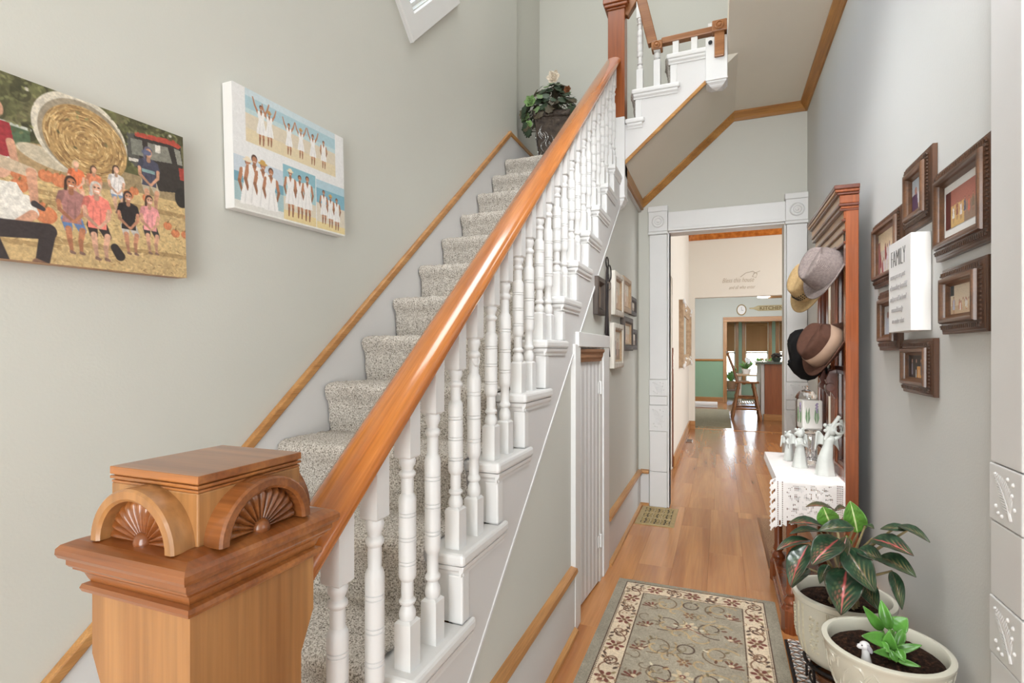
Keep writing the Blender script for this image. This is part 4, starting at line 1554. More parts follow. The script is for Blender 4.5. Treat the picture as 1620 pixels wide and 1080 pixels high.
# first canvas: people on hay bales. Picture units: v downwards 0..1, u in canvas widths scaled by aspect
cw_, ch_ = 0.62, 0.392
A1 = cw_ / ch_
p = Paint(440, 280, A1, (96, 92, 62))


def look(px):
    u = (px - 810) / 832.0
    return u * math.cos(0.3765) - math.sin(0.3765), u * math.sin(0.3765) + math.cos(0.3765), 0


def q1(x, y):
    """crop coordinates (990 x 1080) of the study view -> picture units"""
    t = x / 885.0
    a_, b_, _ = look(x / 3.0)
    yw = (XL + 0.045) / a_ * b_
    top = 62 + (360 - 62) * t
    bot = 945 + (1015 - 945) * t
    return (yw - 0.42) / 0.608 * A1, (y - top) / (bot - top)


s1 = 1 / 830.0
for i in range(260):
    x, y = rng.random() * A1, rng.random() * 0.36
    g = 0.5 + rng.random() * 0.9
    p.ell(x, y, 0.03 + 0.04 * rng.random(), 0.02 + 0.03 * rng.random(), (74 * g, 76 * g, 46 * g), rng.random() * 3, 0.7)
for i in range(14):
    p.ell(A1 * rng.random(), 0.02 + 0.05 * rng.random(), 0.012, 0.01, (226, 220, 206), 0, 0.8)
# green shed and far ground
p.rect(0, 0.36, A1, 0.5, (150, 130, 96))
p.poly([q1(0, 300), q1(150, 345), q1(150, 440), q1(100, 460), q1(0, 420)], (70, 92, 66))
p.cap(*q1(0, 296), *q1(150, 342), 0.008, 0.008, (186, 190, 180))
p.poly([(0, 0.3), q1(0, 300), q1(0, 440), (0, 0.5)], (70, 92, 66))
# straw ground and bales
p.rect(0, 0.5, A1, 1, (196, 166, 116))
for x0, y0, x1, y1 in ((-200, 560, 300, 700), (140, 570, 640, 720), (560, 600, 880, 740), (-300, 700, 280, 900), (200, 740, 560, 900), (520, 740, 885, 930)):
    a, b = q1(x0, y0), q1(x1, y1)
    p.rect(a[0], a[1], b[0], b[1], (206, 176, 122))
    p.rect(a[0], b[1] - 0.03, b[0], b[1], (150, 120, 78), 0.7)
for i in range(2600):
    x, y = rng.random() * A1, 0.5 + rng.random() * 0.5
    an = rng.random() * 3.1
    L = 0.012 + 0.02 * rng.random()
    c = [(232, 206, 152), (168, 136, 88), (214, 184, 130), (128, 98, 62)][int(rng.random() * 4)]
    if i % 3 == 0:
        p.cap(x, y, x + L * math.cos(an), y + L * math.sin(an) * .5, 0.0028, 0.002, c, 0.8)
# second bale lying low
p.ell(*q1(260, 510), 0.2, 0.1, (168, 140, 100), 0.2)
p.ell(*q1(230, 470), 0.15, 0.05, (196, 184, 160), 0.2)
# big round bale
cx, cy = q1(420, 400)
p.ell(cx - 0.025, cy - 0.035, 0.262, 0.238, (214, 206, 188), 0.45)
p.ell(cx - 0.012, cy - 0.018, 0.245, 0.22, (150, 138, 118), 0.45)
p.ell(cx, cy, 0.235, 0.208, (176, 140, 88), 0.45)
for r in np.linspace(0.02, 0.97, 26):
    for j in range(int(10 + 40 * r)):
        a = rng.random() * 6.28
        b = a + 0.15 + 0.2 * rng.random()
        c = [(218, 184, 124), (132, 96, 56), (236, 208, 152), (104, 74, 44)][int(rng.random() * 4)]
        if j % 2:
            continue
        ca, sa = math.cos(0.45), math.sin(0.45)
        e = lambda w: (cx + 0.235 * r * math.cos(w) * ca - 0.208 * r * math.sin(w) * sa, cy + 0.235 * r * math.cos(w) * sa + 0.208 * r * math.sin(w) * ca)
        p.cap(*e(a), *e(b), 0.003, 0.002, c, 0.75)
p.ell(*q1(500, 400), 0.018, 0.015, (90, 62, 38), 0, 0.7)
# red tractor with dark cab
p.poly([q1(610, 340), q1(650, 345), q1(690, 480), q1(640, 500), q1(610, 450)], (74, 74, 70))
p.poly([q1(640, 350), q1(860, 400), q1(880, 620), q1(760, 610), q1(690, 560)], (44, 40, 38))
p.poly([q1(705, 385), q1(800, 405), q1(820, 480), q1(715, 465)], (126, 126, 116))
p.poly([q1(625, 365), q1(680, 375), q1(685, 450), q1(630, 440)], (118, 120, 110))
p.poly([q1(830, 410), q1(858, 420), q1(868, 490), q1(845, 485)], (140, 140, 130))
p.poly([q1(740, 395), q1(766, 400), q1(766, 435), q1(742, 430)], (220, 216, 206))
p.poly([q1(645, 335), q1(830, 372), q1(865, 402), q1(850, 412), q1(820, 396), q1(648, 356)], (178, 66, 52))
p.poly([q1(850, 500), q1(880, 505), q1(880, 560), q1(855, 556)], (168, 58, 48))
p.poly([q1(615, 455), q1(690, 470), q1(690, 482), q1(615, 470)], (210, 204, 194))
p.ell(*q1(860, 640), 0.05, 0.07, (36, 34, 32))
# pumpkins
for x, y, r in ((218, 552, 32), (284, 572, 38), (85, 545, 30), (120, 560, 26), (90, 600, 34), (186, 700, 30), (212, 735, 46), (608, 630, 27), (636, 612, 24), (697, 645, 27), (790, 772, 25), (826, 806, 26), (872, 812, 25), (880, 730, 12)):
    x_, y_ = q1(x, y)
    p.ell(x_, y_, r * s1, r * s1 * 0.9, (200, 112, 70))
    for q in (-0.5, 0, 0.5):
        p.ell(x_ + q * r * s1, y_, r * s1 * 0.25, r * s1 * 0.8, (222, 142, 98), 0, 0.5)
    p.cap(x_, y_ - r * s1 * .8, x_ + .006, y_ - r * s1 * 1.1, .005, .004, (120, 100, 60))
# people
p.sitter(*q1(362, 600), 0.17, (232, 118, 74), (220, 160, 130), (226, 176, 150), (210, 180, 140), 0)
p.sitter(*q1(446, 620), 0.17, (226, 134, 96), (214, 190, 160), (214, 160, 130), (70, 50, 40), 0)
p.sitter(*q1(552, 625), 0.19, (232, 226, 224), (126, 150, 184), (216, 168, 140), (52, 38, 34), 0)
p.sitter(*q1(708, 580), 0.27, (64, 66, 86), (190, 176, 150), (206, 150, 120), (90, 88, 110))
p.ell(*q1(699, 432), 0.032, 0.017, (90, 96, 128))
p.rect(*q1(676, 505), *q1(735, 535), (150, 196, 190), 0.7)
p.sitter(*q1(335, 760), 0.285, (170, 116, 112), (92, 124, 176), (186, 118, 84), (48, 32, 26))
p.sitter(*q1(455, 785), 0.3, (244, 130, 116), (40, 34, 34), (218, 166, 140), (206, 200, 192))
p.sitter(*q1(605, 785), 0.255, (34, 30, 32), (196, 190, 184), (196, 134, 104), (50, 34, 30))
p.sitter(*q1(706, 790), 0.245, (240, 158, 160), (50, 46, 48), (212, 158, 130), (54, 38, 32))
p.cap(*q1(535, 880), *q1(560, 920), 0.025, 0.03, (36, 32, 32))
# man on the left in a white shirt, dark trousers
x_, y_ = q1(10, 760)
p.poly([(x_ - .12, y_ - .2), (x_ + .06, y_ - .21), (x_ + .12, y_ - .1), (x_ + .1, y_ + .02), (x_ - .14, y_ + .02)], (228, 224, 216))
p.cap(x_ + .1, y_ - .12, x_ + .13, y_ - .06, .035, .03, (228, 224, 216))
p.cap(x_ + .13, y_ - .05, x_ + .05, y_ + .02, .026, .022, (206, 152, 124))
p.cap(x_ - .06, y_ + .05, x_ + .2, y_ + .03, .05, .045, (44, 38, 40))
p.cap(x_ + .2, y_ + .03, x_ + .17, y_ + .2, .04, .035, (44, 38, 40))
p.cap(x_ - .08, y_ + .08, x_ - .02, y_ + .22, .05, .04, (44, 38, 40))
p.cap(x_ + .14, y_ + .21, x_ + .23, y_ + .24, .02, .014, (120, 88, 70))
p.ell(x_ - .01, y_ - .28, .05, .06, (210, 160, 134))
p.ell(x_ - .012, y_ - .33, .052, .022, (236, 232, 226))
# man further up in dark red
x_, y_ = q1(10, 440)
p.poly([(x_ - .1, y_ - .17), (x_ + .04, y_ - .16), (x_ + .07, y_ + .02), (x_ - .1, y_ + .03)], (150, 40, 48))
p.cap(x_ + .04, y_ - .06, x_ + .06, y_ + .06, .02, .017, (206, 152, 124))
p.cap(x_ - .04, y_ + .05, x_ + .13, y_ + .08, .035, .03, (196, 176, 150))
p.cap(x_ + .13, y_ + .08, x_ + .14, y_ + .24, .026, .02, (206, 152, 124))
p.cap(x_ + .14, y_ + .25, x_ + .18, y_ + .27, .018, .012, (50, 46, 50))
p.ell(x_ - .03, y_ - .22, .045, .055, (206, 152, 124))
p.noise(0.07, 120)
p.noise(0.05)
for i in range(700):
    x, y = rng.random() * A1, rng.random() * 0.3
    k = p.a[min(279, int(y * 279)), min(439, int(x / A1 * 439))]
    if k[0] < 0.5 and k[1] > k[2] * 1.15:
        g = 0.6 + 0.9 * rng.random()
        p.ell(x, y, 0.012, 0.007, (96 * g, 98 * g, 62 * g), rng.random() * 3, 0.7)
p.noise(0.1, 70)
p.a = p.a * 0.86 + np.array([0.1, 0.09, 0.08])
canvas('canvas_print', 'wide canvas photo print of people seated on hay bales with pumpkins', 0.424, 1.036, 1.447, 1.837, 0.045, 0.03, p, M['oak_x'])

# second canvas: white collage of women on a beach
A2 = 0.512 / 0.386
p = Paint(330, 250, A2, (238, 238, 238))


def q2(x, y):
    t = (x - 140) / 657.0
    a_, b_, _ = look(330 + x * 0.26846)
    yw = (XL + 0.045) / a_ * b_
    top = 110 + (437 - 110) * t
    bot = 860 + (1005 - 860) * t
    return (yw - 1.187) / 0.512 * A2, (y - top) / (bot - top)


def beach(poly, sea, sand, horizon):
    m0 = p.a.copy()
    p.poly(poly, sea)


sky1, sea1, sand1, sand2 = (188, 214, 222), (150, 190, 200), (226, 212, 184), (232, 206, 150)
P = [q2(222, 155), q2(748, 415), q2(750, 690), q2(228, 470)]
x0, x1 = P[0][0], P[1][0]
y0, y1 = 0.0, P[3][1]
p.rect(x0, 0.0, x1, 0.43, (172, 204, 214))
p.rect(x0, 0.0, x1, 0.06, (206, 222, 228))
p.rect(x0, 0.16, x1, 0.2, (196, 218, 220))
p.rect(x0, 0.2, x1, 0.43, (224, 212, 190))
p.rect(x0, 0.32, x1, 0.43, (230, 214, 178))
for xz, yz, hz, arm, hat in ((315, 490, 215, 'up', None), (363, 495, 190, 'up', (196, 150, 92)), (478, 540, 180, 'up', None), (548, 560, 175, 'up', (206, 156, 90)), (618, 595, 185, 'up', None), (681, 615, 172, 'down', None)):
    x_, y_ = q2(xz, yz)
    p.lady(x_, y_, hz / 640.0, arms=arm, hat=hat, hair=(92, 64, 50))
# lower row: three photos
x0, x1 = 0.0, q2(436, 0)[0]
p.rect(x0, 0.57, x1, 0.74, (206, 218, 228))
p.rect(x0, 0.7, x1, 0.78, (116, 164, 184))
p.rect(x0, 0.78, x1, 0.93, (168, 196, 200))
p.rect(x0, 0.93, x1, 0.985, (228, 226, 220))
for xz, yz, hz, hat in ((228, 850, 330, (240, 226, 200)), (268, 860, 360, None), (318, 870, 340, (206, 164, 92)), (365, 880, 320, None)):
    x_, y_ = q2(xz, yz)
    p.lady(x_, y_ + 0.12, hz / 640.0, hat=hat, legs=False, hair=(86, 62, 52))
x0, x1 = q2(436, 0)[0], q2(628, 0)[0]
p.rect(x0, 0.5, x1, 0.62, (142, 190, 204))
p.rect(x0, 0.62, x1, 0.78, (170, 206, 210))
p.rect(x0, 0.78, x1, 0.99, (224, 214, 194))
p.rect(x0, 0.9, x1, 0.99, (234, 212, 158))
for xz, yz, hz, hat in ((480, 905, 270, (238, 222, 190)), (535, 915, 255, None), (580, 930, 270, None)):
    x_, y_ = q2(xz, yz)
    p.lady(x_, y_ - 0.005, hz / 640.0, hat=hat)
x0 = q2(632, 0)[0]
p.rect(x0, 0.52, A2, 0.6, (180, 210, 222))
p.rect(x0, 0.6, A2, 0.74, (128, 178, 198))
p.rect(x0, 0.74, A2, 0.99, (226, 216, 198))
p.rect(x0, 0.92, A2, 0.99, (236, 216, 160))
for xz, yz, hz, hat in ((676, 940, 210, None), (716, 960, 205, (214, 170, 96)), (752, 975, 205, None)):
    x_, y_ = q2(xz, yz)
    p.lady(x_, y_ - 0.005, hz / 640.0, hat=hat)
p.rect(0, 0.985, A2, 1, (240, 238, 232))
p.noise(0.02, 60)
p.noise(0.03)
p.a = p.a * 0.9 + np.array([0.06, 0.055, 0.05])
canvas('canvas_print', 'white canvas print collage of women in white dresses on a beach', 1.193, 1.705, 1.702, 2.088, 0.045, 0.03, p)


# ------------------------------------------------------------------ picture frames
def picture(asp, kind, seed=0):
    r = np.random.default_rng(seed)
    W = 64 if asp < 1 else 84
    p = Paint(W, int(W / asp), asp, (210, 200, 184))
    if kind == 'hall':
        p = Paint(120, 90, asp, (196, 150, 132))
        p.rect(0, 0, asp, 0.5, (176, 104, 88))
        for i in range(11):
            p.rect(0, 0.045 * i, asp, 0.045 * i + 0.008, (206, 150, 130), 0.8)
        p.rect(0, 0, 0.16 * asp, 1, (92, 40, 36))
        p.rect(0.16 * asp, 0.42, 0.55 * asp, 1, (214, 176, 112))
        p.rect(0.55 * asp, 0.5, asp, 1, (150, 122, 104))
        for i in range(7):
            p.lady(asp * (0.24 + 0.11 * i), 0.9 - 0.05 * (i % 2), 0.5, dress=[(238, 234, 228), (150, 90, 70), (236, 224, 220), (90, 90, 110), (210, 110, 90), (128, 110, 90), (220, 200, 180)][i])
    elif kind == 'portrait':
        p = Paint(50, 90, asp, (202, 204, 208))
        p.rect(0, 0, asp, 0.4, (196, 206, 214))
        p.rect(0.3 * asp, 0.78, asp, 1, (232, 206, 176))
        p.poly([(0, .5), (.4 * asp, .45), (.5 * asp, 1), (0, 1)], (88, 62, 92))
        p.poly([(.4 * asp, .45), (.9 * asp, .48), (.95 * asp, .8), (.45 * asp, .8)], (226, 226, 232))
        p.ell(.3 * asp, .38, .1, .12, (190, 140, 124))
        p.ell(.62 * asp, .33, .1, .13, (232, 204, 186))
        p.ell(.62 * asp, .25, .1, .06, (226, 214, 198))
    elif kind == 'purple':
        p.rect(0, 0, asp, 0.45, (232, 212, 178))
        for i in range(16):
            x, y = asp * r.random(), 0.35 + 0.5 * r.random()
            c = [(96, 66, 104), (60, 46, 70), (176, 168, 196), (150, 60, 66), (214, 206, 212), (70, 50, 84)][int(r.random() * 6)]
            p.cap(x, y, x + 0.03, y + 0.25, 0.05, 0.06, c)
            p.ell(x, y - 0.05, 0.035, 0.045, (150, 104, 90))
        p.rect(0, 0.2, 0.1 * asp, 1, (140, 60, 62), 0.7)
    elif kind == 'crowd':
        p = Paint(96, 80, asp, (224, 208, 184))
        p.rect(0, 0.7, asp, 1, (206, 180, 148))
        p.rect(0, 0, 0.14 * asp, 0.35, (70, 78, 80))
        for i in range(26):
            x, y = asp * (0.2 + 0.78 * r.random()), 0.6 + 0.12 * r.random()
            p.ell(x, y - 0.12, 0.035, 0.045, (186, 136, 112))
            p.cap(x, y - 0.05, x, y + 0.12, 0.035, 0.045, [(236, 232, 228), (204, 120, 90), (216, 190, 150), (240, 238, 236)][i % 4])
        p.lady(0.13 * asp, 1.0, 0.62, dress=(196, 204, 226), hair=(60, 50, 50))
    elif kind == 'red':
        p = Paint(44, 90, asp, (206, 206, 206))
        p.rect(.5 * asp, 0, asp, 1, (228, 196, 150))
        p.poly([(.1 * asp, .4), (.5 * asp, .4), (.55 * asp, 1), (.1 * asp, 1)], (196, 200, 212))
        p.poly([(.45 * asp, .5), (.9 * asp, .5), (.95 * asp, .95), (.45 * asp, .95)], (176, 48, 52))
        p.ell(.35 * asp, .32, .1, .12, (150, 104, 92))
        p.ell(.65 * asp, .42, .09, .1, (206, 140, 116))
    elif kind == 'dark':
        p = Paint(70, 90, asp, (48, 40, 38))
        p.poly([(.42 * asp, .5), (.98 * asp, .45), (asp, 1), (.45 * asp, 1)], (222, 158, 78))
        for i, x in enumerate((.2, .42, .66, .84)):
            p.cap(x * asp, .42, x * asp, .8, .07, .08, [(150, 146, 160), (40, 36, 40), (120, 112, 120), (150, 140, 150)][i])
            p.ell(x * asp, .26, .065, .085, (206, 168, 150))
        for x in (.4, .55, .7):
            p.cap(x * asp, .65, x * asp, .98, .02, .03, (236, 232, 230))
    elif kind == 'board':
        for i in range(14):
            g = 0.7 + 0.5 * r.random()
            p.rect(asp * i / 14, 0, asp * (i + 1) / 14, 1, (170 * g, 150 * g, 130 * g))
    elif kind == 'tan':
        p.rect(0, 0, asp, .5, (206, 196, 178))
        p.rect(0, .5, asp, 1, (208, 178, 146))
        p.lady(.5 * asp, .95, .7, dress=(222, 206, 190))
    else:
        p.rect(0, .6, asp, 1, (150, 130, 110))
        p.lady(.35 * asp, 1, .8, dress=(60, 66, 80))
        p.lady(.65 * asp, 1, .75, dress=(190, 160, 150))
    p.noise(0.05)
    return p


def framed(name, label, side, y0, y1, z0, z1, fw, depth, mats, pic, mat_board=0.0, group=None, tilt=0.0, style='ornate', stand=0.0):
    """side 'R': hung on the right wall facing -x; 'L': on the wall under the stairs facing +x"""
    xw = XR if side == 'R' else XS
    sg = -1 if side == 'R' else 1
    cy, cz = (y0 + y1) / 2, (z0 + z1) / 2
    hw, hh = (y1 - y0) / 2, (z1 - z0) / 2
    rt = thing(name, label, 'picture frame', (xw, cy, z0), group)

    def pl(u, v, h):
        return (xw + sg * (h + stand), cy + sg * u, cz + v)
    if style == 'ornate':
        k = fw
        outer = [(0, 0.001), (0, depth * .38), (k * .06, depth * .44), (k * .12, depth * .44), (k * .16, depth * .5), (k * .34, depth * .62), (k * .52, depth * .7), (k * .56, depth * .66), (k * .56, 0.001)]
        inner = [(k * .54, 0.001), (k * .54, depth * .82), (k * .6, depth * .97), (k * .68, depth), (k * .78, depth * .95), (k * .84, depth * .8), (k * .86, depth * .62), (k * 1.0, depth * .45), (k * 1.0, 0.001)]
        MB().frame(outer, hw, hh, pl).build('outer_moulding', mats[0], rt, smooth=40)
        MB().frame(inner, hw, hh, pl).build('inner_moulding', mats[1], rt, smooth=40)
        # carved relief beads around the sloping face
        m = MB()
        nb = int(2 * hh / 0.012)
        a0, a1, hgt = k * .34, k * .34, depth * .64
        for q in (-1, 1):
            for i in range(nb):
                v = -hh + k * .3 + (2 * hh - k * .6) * (i + .5) / nb
                c = pl(q * (hw - a0), v, hgt)
                m.box(c[0] - 0.002, c[0] + 0.002, c[1] - k * .1, c[1] + k * .1, c[2] - 0.002, c[2] + 0.0025)
        nb = int(2 * hw / 0.012)
        for q in (-1, 1):
            for i in range(nb):
                u = -hw + k * .3 + (2 * hw - k * .6) * (i + .5) / nb
                c = pl(u, q * (hh - a0), hgt)
                m.box(c[0] - 0.002, c[0] + 0.002, c[1] - 0.002, c[1] + 0.0025, c[2] - k * .1, c[2] + k * .1)
        b = m.build('carved_relief', mats[0], rt)
        b['kind'] = 'stuff'
    else:
        k = fw
        pr = [(0, 0.001), (0, depth * .9), (k * .12, depth), (k * .7, depth), (k * .85, depth * .8), (k, depth * .6), (k, 0.001)]
        MB().frame(pr, hw, hh, pl).build('moulding', mats[0], rt, smooth=40)
        if len(mats) > 1:
            pr = [(k * .98, 0.001), (k * .98, depth * .75), (k * 1.15, depth * .6), (k * 1.3, depth * .3), (k * 1.3, 0.001)]
            MB().frame(pr, hw, hh, pl).build('inner_moulding', mats[1], rt, smooth=40)
    iw, ih = hw - fw * 0.98, hh - fw * 0.98
    hb = depth * 0.34
    v = [pl(-iw, -ih, hb), pl(iw, -ih, hb), pl(iw, ih, hb), pl(-iw, ih, hb), pl(-iw, -ih, 0.001), pl(iw, -ih, 0.001), pl(iw, ih, 0.001), pl(-iw, ih, 0.001)]
    MB().hexa(v).build('mat_board', M['paper'], rt)
    if pic is not None:
        jw, jh = iw - (0.012 if mat_board else 0.0), ih - mat_board
        pk = picture(jw / jh, *pic)

        def fn(u, v):
            return (xw + sg * (hb + 0.0008 + stand) + 0 * u, cy + (sg * (2 * u - 1)) * jw, cz + (1 - 2 * v) * jh)
        pk.sheet('photograph', M['print'], fn, rt)
    if tilt:
        rt.rotation_euler = (tilt, 0, 0)
    return rt


FR = (M['frame'], M['frame_in'])
framed('picture_frame', 'largest carved dark frame with white-matted photo of a crowd before a brick wall', 'R', 1.523, 1.872, 1.508, 1.762, 0.056, 0.034, FR, ('hall', 1), 0.022)
framed('picture_frame', 'tall narrow dark frame with a portrait, topmost on the right wall', 'R', 1.9, 2.142, 1.642, 1.865, 0.062, 0.034, FR, ('portrait', 2))
framed('picture_frame', 'dark frame with a purple group photo partly behind the family sign', 'R', 2.172, 2.525, 1.502, 1.76, 0.052, 0.034, FR, ('purple', 3))
framed('picture_frame', 'dark frame with pale crowd photo directly below the largest frame', 'R', 1.552, 1.822, 1.298, 1.478, 0.052, 0.036, FR, ('crowd', 4))
framed('picture_frame', 'narrow dark frame with figure in red below the purple group photo', 'R', 2.205, 2.45, 1.255, 1.48, 0.06, 0.034, FR, ('red', 5))
framed('picture_frame', 'dark frame with dark photo of four people, lowest on the right wall', 'R', 1.888, 2.165, 1.115, 1.29, 0.052, 0.034, FR, ('dark', 6))
WL, WD = M['frame_lt'], M['frame_dk']
framed('picture_frame', 'weathered dark frame with striped grey wood, leftmost under the stairs', 'L', 2.72, 2.91, 1.448, 1.648, 0.035, 0.03, (WD, WD), ('board', 7), 0, None, 0, 'plain')
framed('picture_frame', 'white-edged pine frame with pale print beside the iron ornament', 'L', 3.2, 3.51, 1.476, 1.745, 0.04, 0.03, (M['frame_wh'], M['frame_lt']), ('tan', 8), 0, None, 0, 'plain')
framed('picture_frame', 'natural brown frame with tan photo right of the white-edged frame', 'L', 3.53, 3.855, 1.522, 1.758, 0.04, 0.026, (WL,), ('tan', 9), 0, None, 0, 'plain')
framed('picture_frame', 'small dark frame farthest along the stair wall, upper row', 'L', 3.87, 4.13, 1.52, 1.655, 0.036, 0.024, (WD,), ('two', 10), 0, None, 0, 'plain')
framed('picture_frame', 'large pale wooden frame hanging lowest under the stairs', 'L', 3.17, 3.51, 1.148, 1.425, 0.04, 0.03, (M['frame_wh'], M['frame_lt']), ('two', 11), 0, None, 0, 'plain')
framed('picture_frame', 'dark wooden frame with tan print right of the lowest pale frame', 'L', 3.53, 3.91, 1.256, 1.488, 0.045, 0.03, (WD, M['frame_lt']), ('tan', 12), 0, None, 0, 'plain')
framed('picture_frame', 'small dark frame farthest along the stair wall, lower row', 'L', 3.92, 4.18, 1.265, 1.418, 0.036, 0.022, (WD,), ('two', 13), 0, None, 0, 'plain')

# iron ornament with rings and a narrow wooden plaque
io = thing('iron_ornament', 'slim iron hanging ornament with rings, plaque and tail between frames', 'ornament', (XS + 0.012, 3.06, 1.25))
xo = XS + 0.014


def ringp(cy, cz, ry, rz):
    return [(xo, cy + ry * math.cos(a), cz + rz * math.sin(a)) for a in np.linspace(0, 2 * math.pi, 20)[:-1]]


MB().tube(ringp(3.03, 1.765, 0.035, 0.03), 0.004, 6, True).build('ring', M['iron'], io, smooth=60)
MB().tube(ringp(3.1, 1.715, 0.045, 0.045), 0.004, 6, True).build('ring', M['iron'], io, smooth=60)
MB().tube(ringp(3.07, 1.64, 0.05, 0.03), 0.004, 6, True).build('ring', M['iron'], io, smooth=60)
MB().tube([(xo, 3.03, 1.735), (xo, 3.0, 1.6), (xo, 3.01, 1.45), (xo, 3.0, 1.36), (xo, 3.03, 1.3)], [0.005, 0.007, 0.007, 0.009, 0.003], 6).build('stem', M['iron'], io, smooth=60)
MB().tube([(xo, 3.06, 1.7), (xo, 3.04, 1.5), (xo, 3.05, 1.38), (xo, 3.08, 1.28), (xo, 3.1, 1.22)], [0.005, 0.005, 0.008, 0.004, 0.006], 6).build('tail', M['iron'], io, smooth=60)
MB().box(xo - 0.006, xo + 0.002, 3.05, 3.14, 1.43, 1.66).build('plaque', M['board'], io, bevel=0.002)

# family sign on deep white canvas
fs_ = thing('family_sign', 'white block sign lettered FAMILY with lines of script', 'sign', (XR, 2.06, 1.315))
xf = 0.543
MB().box(xf, XR - 0.002, 1.945, 2.17, 1.315, 1.615).build('block', M['edge_w'], fs_, bevel=0.002)


def on_sign(x, y, h):
    return (xf - 0.0004 - h, 2.17 - 0.0 - x, 1.315 + y)


text_mesh('lettering', 'FAMILY', 0.083, M['ink'], lambda x, y, h: on_sign(0.028 + x * 0.56, 0.216 + y * 1.0, h), fs_, bold=-0.0028)
for t, xx, yy in (('means you are part', 0.02, 0.178), ('of something beautiful,', 0.016, 0.142), ('and you will be loved', 0.018, 0.104), ('unconditionally', 0.032, 0.067), ('no matter what', 0.04, 0.03)):
    text_mesh('script_line', t, 0.023, M['ink_l'], lambda x, y, h, a=xx, b=yy: on_sign(a + x * 0.84, b + y, h), fs_, shear=0.35)

# ------------------------------------------------------------------ floor things in the hall
vt = thing('floor_vent', 'antique brass floor vent with pierced pattern beside the doorway casing', 'vent', (-0.442, 4.118, 0))
vx0, vx1, vy0, vy1 = -0.58, -0.304, 3.885, 4.352
MB().box(vx0 + 0.01, vx1 - 0.01, vy0 + 0.01, vy1 - 0.01, 0.0004, 0.0015).build('duct', M['brass_d'], vt)
hw, hh = (vx1 - vx0) / 2, (vy1 - vy0) / 2
MB().frame([(0, 0.0005), (0, 0.003), (0.006, 0.006), (0.03, 0.006), (0.034, 0.003), (0.034, 0.0005)], hw, hh, lambda u, v, h: (-0.442 + u, 4.1185 + v, h)).build('rim', M['brass'], vt)
m = MB()
for k in (1, 2):
    y = vy0 + 0.034 + (vy1 - vy0 - 0.068) * k / 3
    m.box(vx0 + 0.03, vx1 - 0.03, y - 0.009, y + 0.009, 0.001, 0.006)
for k in (1, 2):
    x = vx0 + 0.034 + (vx1 - vx0 - 0.068) * k / 3
    m.box(x - 0.004, x + 0.004, vy0 + 0.03, vy1 - 0.03, 0.001, 0.0055)
m.build('cross_bar', M['brass'], vt)
m = MB()
for i in range(6):
    for j in range(9):
        x = vx0 + 0.034 + (vx1 - vx0 - 0.068) * (i + .5) / 6
        y = vy0 + 0.034 + (vy1 - vy0 - 0.068) * (j + .5) / 9
        m.tube([(x + 0.012 * math.cos(a) * (1 if (i + j) % 2 else .6), y + 0.016 * math.sin(a), 0.0035) for a in np.linspace(0, 2 * math.pi, 9)[:-1]], 0.003, 4, True)
        m.tube([(x - 0.016, y - 0.02, 0.003), (x + 0.016, y + 0.02, 0.003)], 0.0022, 4)
g = m.build('scroll_grille', M['brass'], vt)
g['kind'] = 'stuff'

# rug
RW, RL = 0.768, 1.78
rx0, ry1 = -0.514, 2.905
p = Paint(300, 700, RW / RL, (148, 140, 124))
U = 1 / RL
cr, gr, br, dk, tan_, red = (212, 194, 168), (160, 150, 132), (112, 78, 60), (84, 66, 56), (182, 156, 118), (116, 66, 56)
p.rect(0.045 * U, 0.03 * U, (RW - 0.05) * U, 1 - 0.03 * U, (90, 70, 58))
p.rect(0.05 * U, 0.036 * U, (RW - 0.055) * U, 1 - 0.036 * U, cr)
ix0, ix1, iy0, iy1 = 0.15 * U, (RW - 0.155) * U, 0.14 * U, 1 - 0.14 * U
p.rect(ix0 - 0.006 * U, iy0 - 0.006 * U, ix1 + 0.006 * U, iy1 + 0.006 * U, (104, 80, 62))
p.rect(ix0, iy0, ix1, iy1, gr)


def scroll(x, y, r, a0, turns, c, wd, sgn=1):
    n = 22
    pts = []
    for i in range(n + 1):
        t = i / n
        a = a0 + sgn * turns * 6.283 * t
        q = r * (1 - 0.8 * t)
        pts.append((x + q * math.cos(a), y + q * math.sin(a)))
    p.curve(pts, wd, c)


def flower(x, y, s, c1, c2):
    for k in range(6):
        a = k * 1.047
        p.ell(x + s * math.cos(a), y + s * math.sin(a), s * .5, s * .34, c1, a)
    p.ell(x, y, s * .42, s * .42, c2)
    p.ell(x, y, s * .2, s * .2, c1)


def border(x, y, horiz, sg):
    """one repeat of the border: flower between s-shaped vines"""
    d = 0.115 * U
    flower(x, y, 0.026 * U, red, (150, 132, 96))
    for q in (-1, 1):
        ex, ey = (x + q * d * .9, y) if horiz else (x, y + q * d * .9)
        scroll(ex, ey, 0.034 * U, 0.4 + q, 0.8, br, 0.0055 * U, q * sg)
        scroll(ex, ey, 0.02 * U, 2 + q, 0.7, dk, 0.004 * U, -q)
        n = 9
        pts = []
        for i in range(n):
            t = i / (n - 1)
            off = 0.034 * U * math.sin(t * 3.14) * sg * q
            pts.append((x + q * d * t, y + off) if horiz else (x + off, y + q * d * t))
        p.curve(pts, 0.0055 * U, br)
        for t in (.3, .6, .85):
            lx, ly = (x + q * d * t, y + 0.03 * U * sg) if horiz else (x + 0.03 * U * sg, y + q * d * t)
            p.ell(lx, ly, 0.012 * U, 0.006 * U, dk if t > .5 else (150, 130, 98), 0.8 * q)


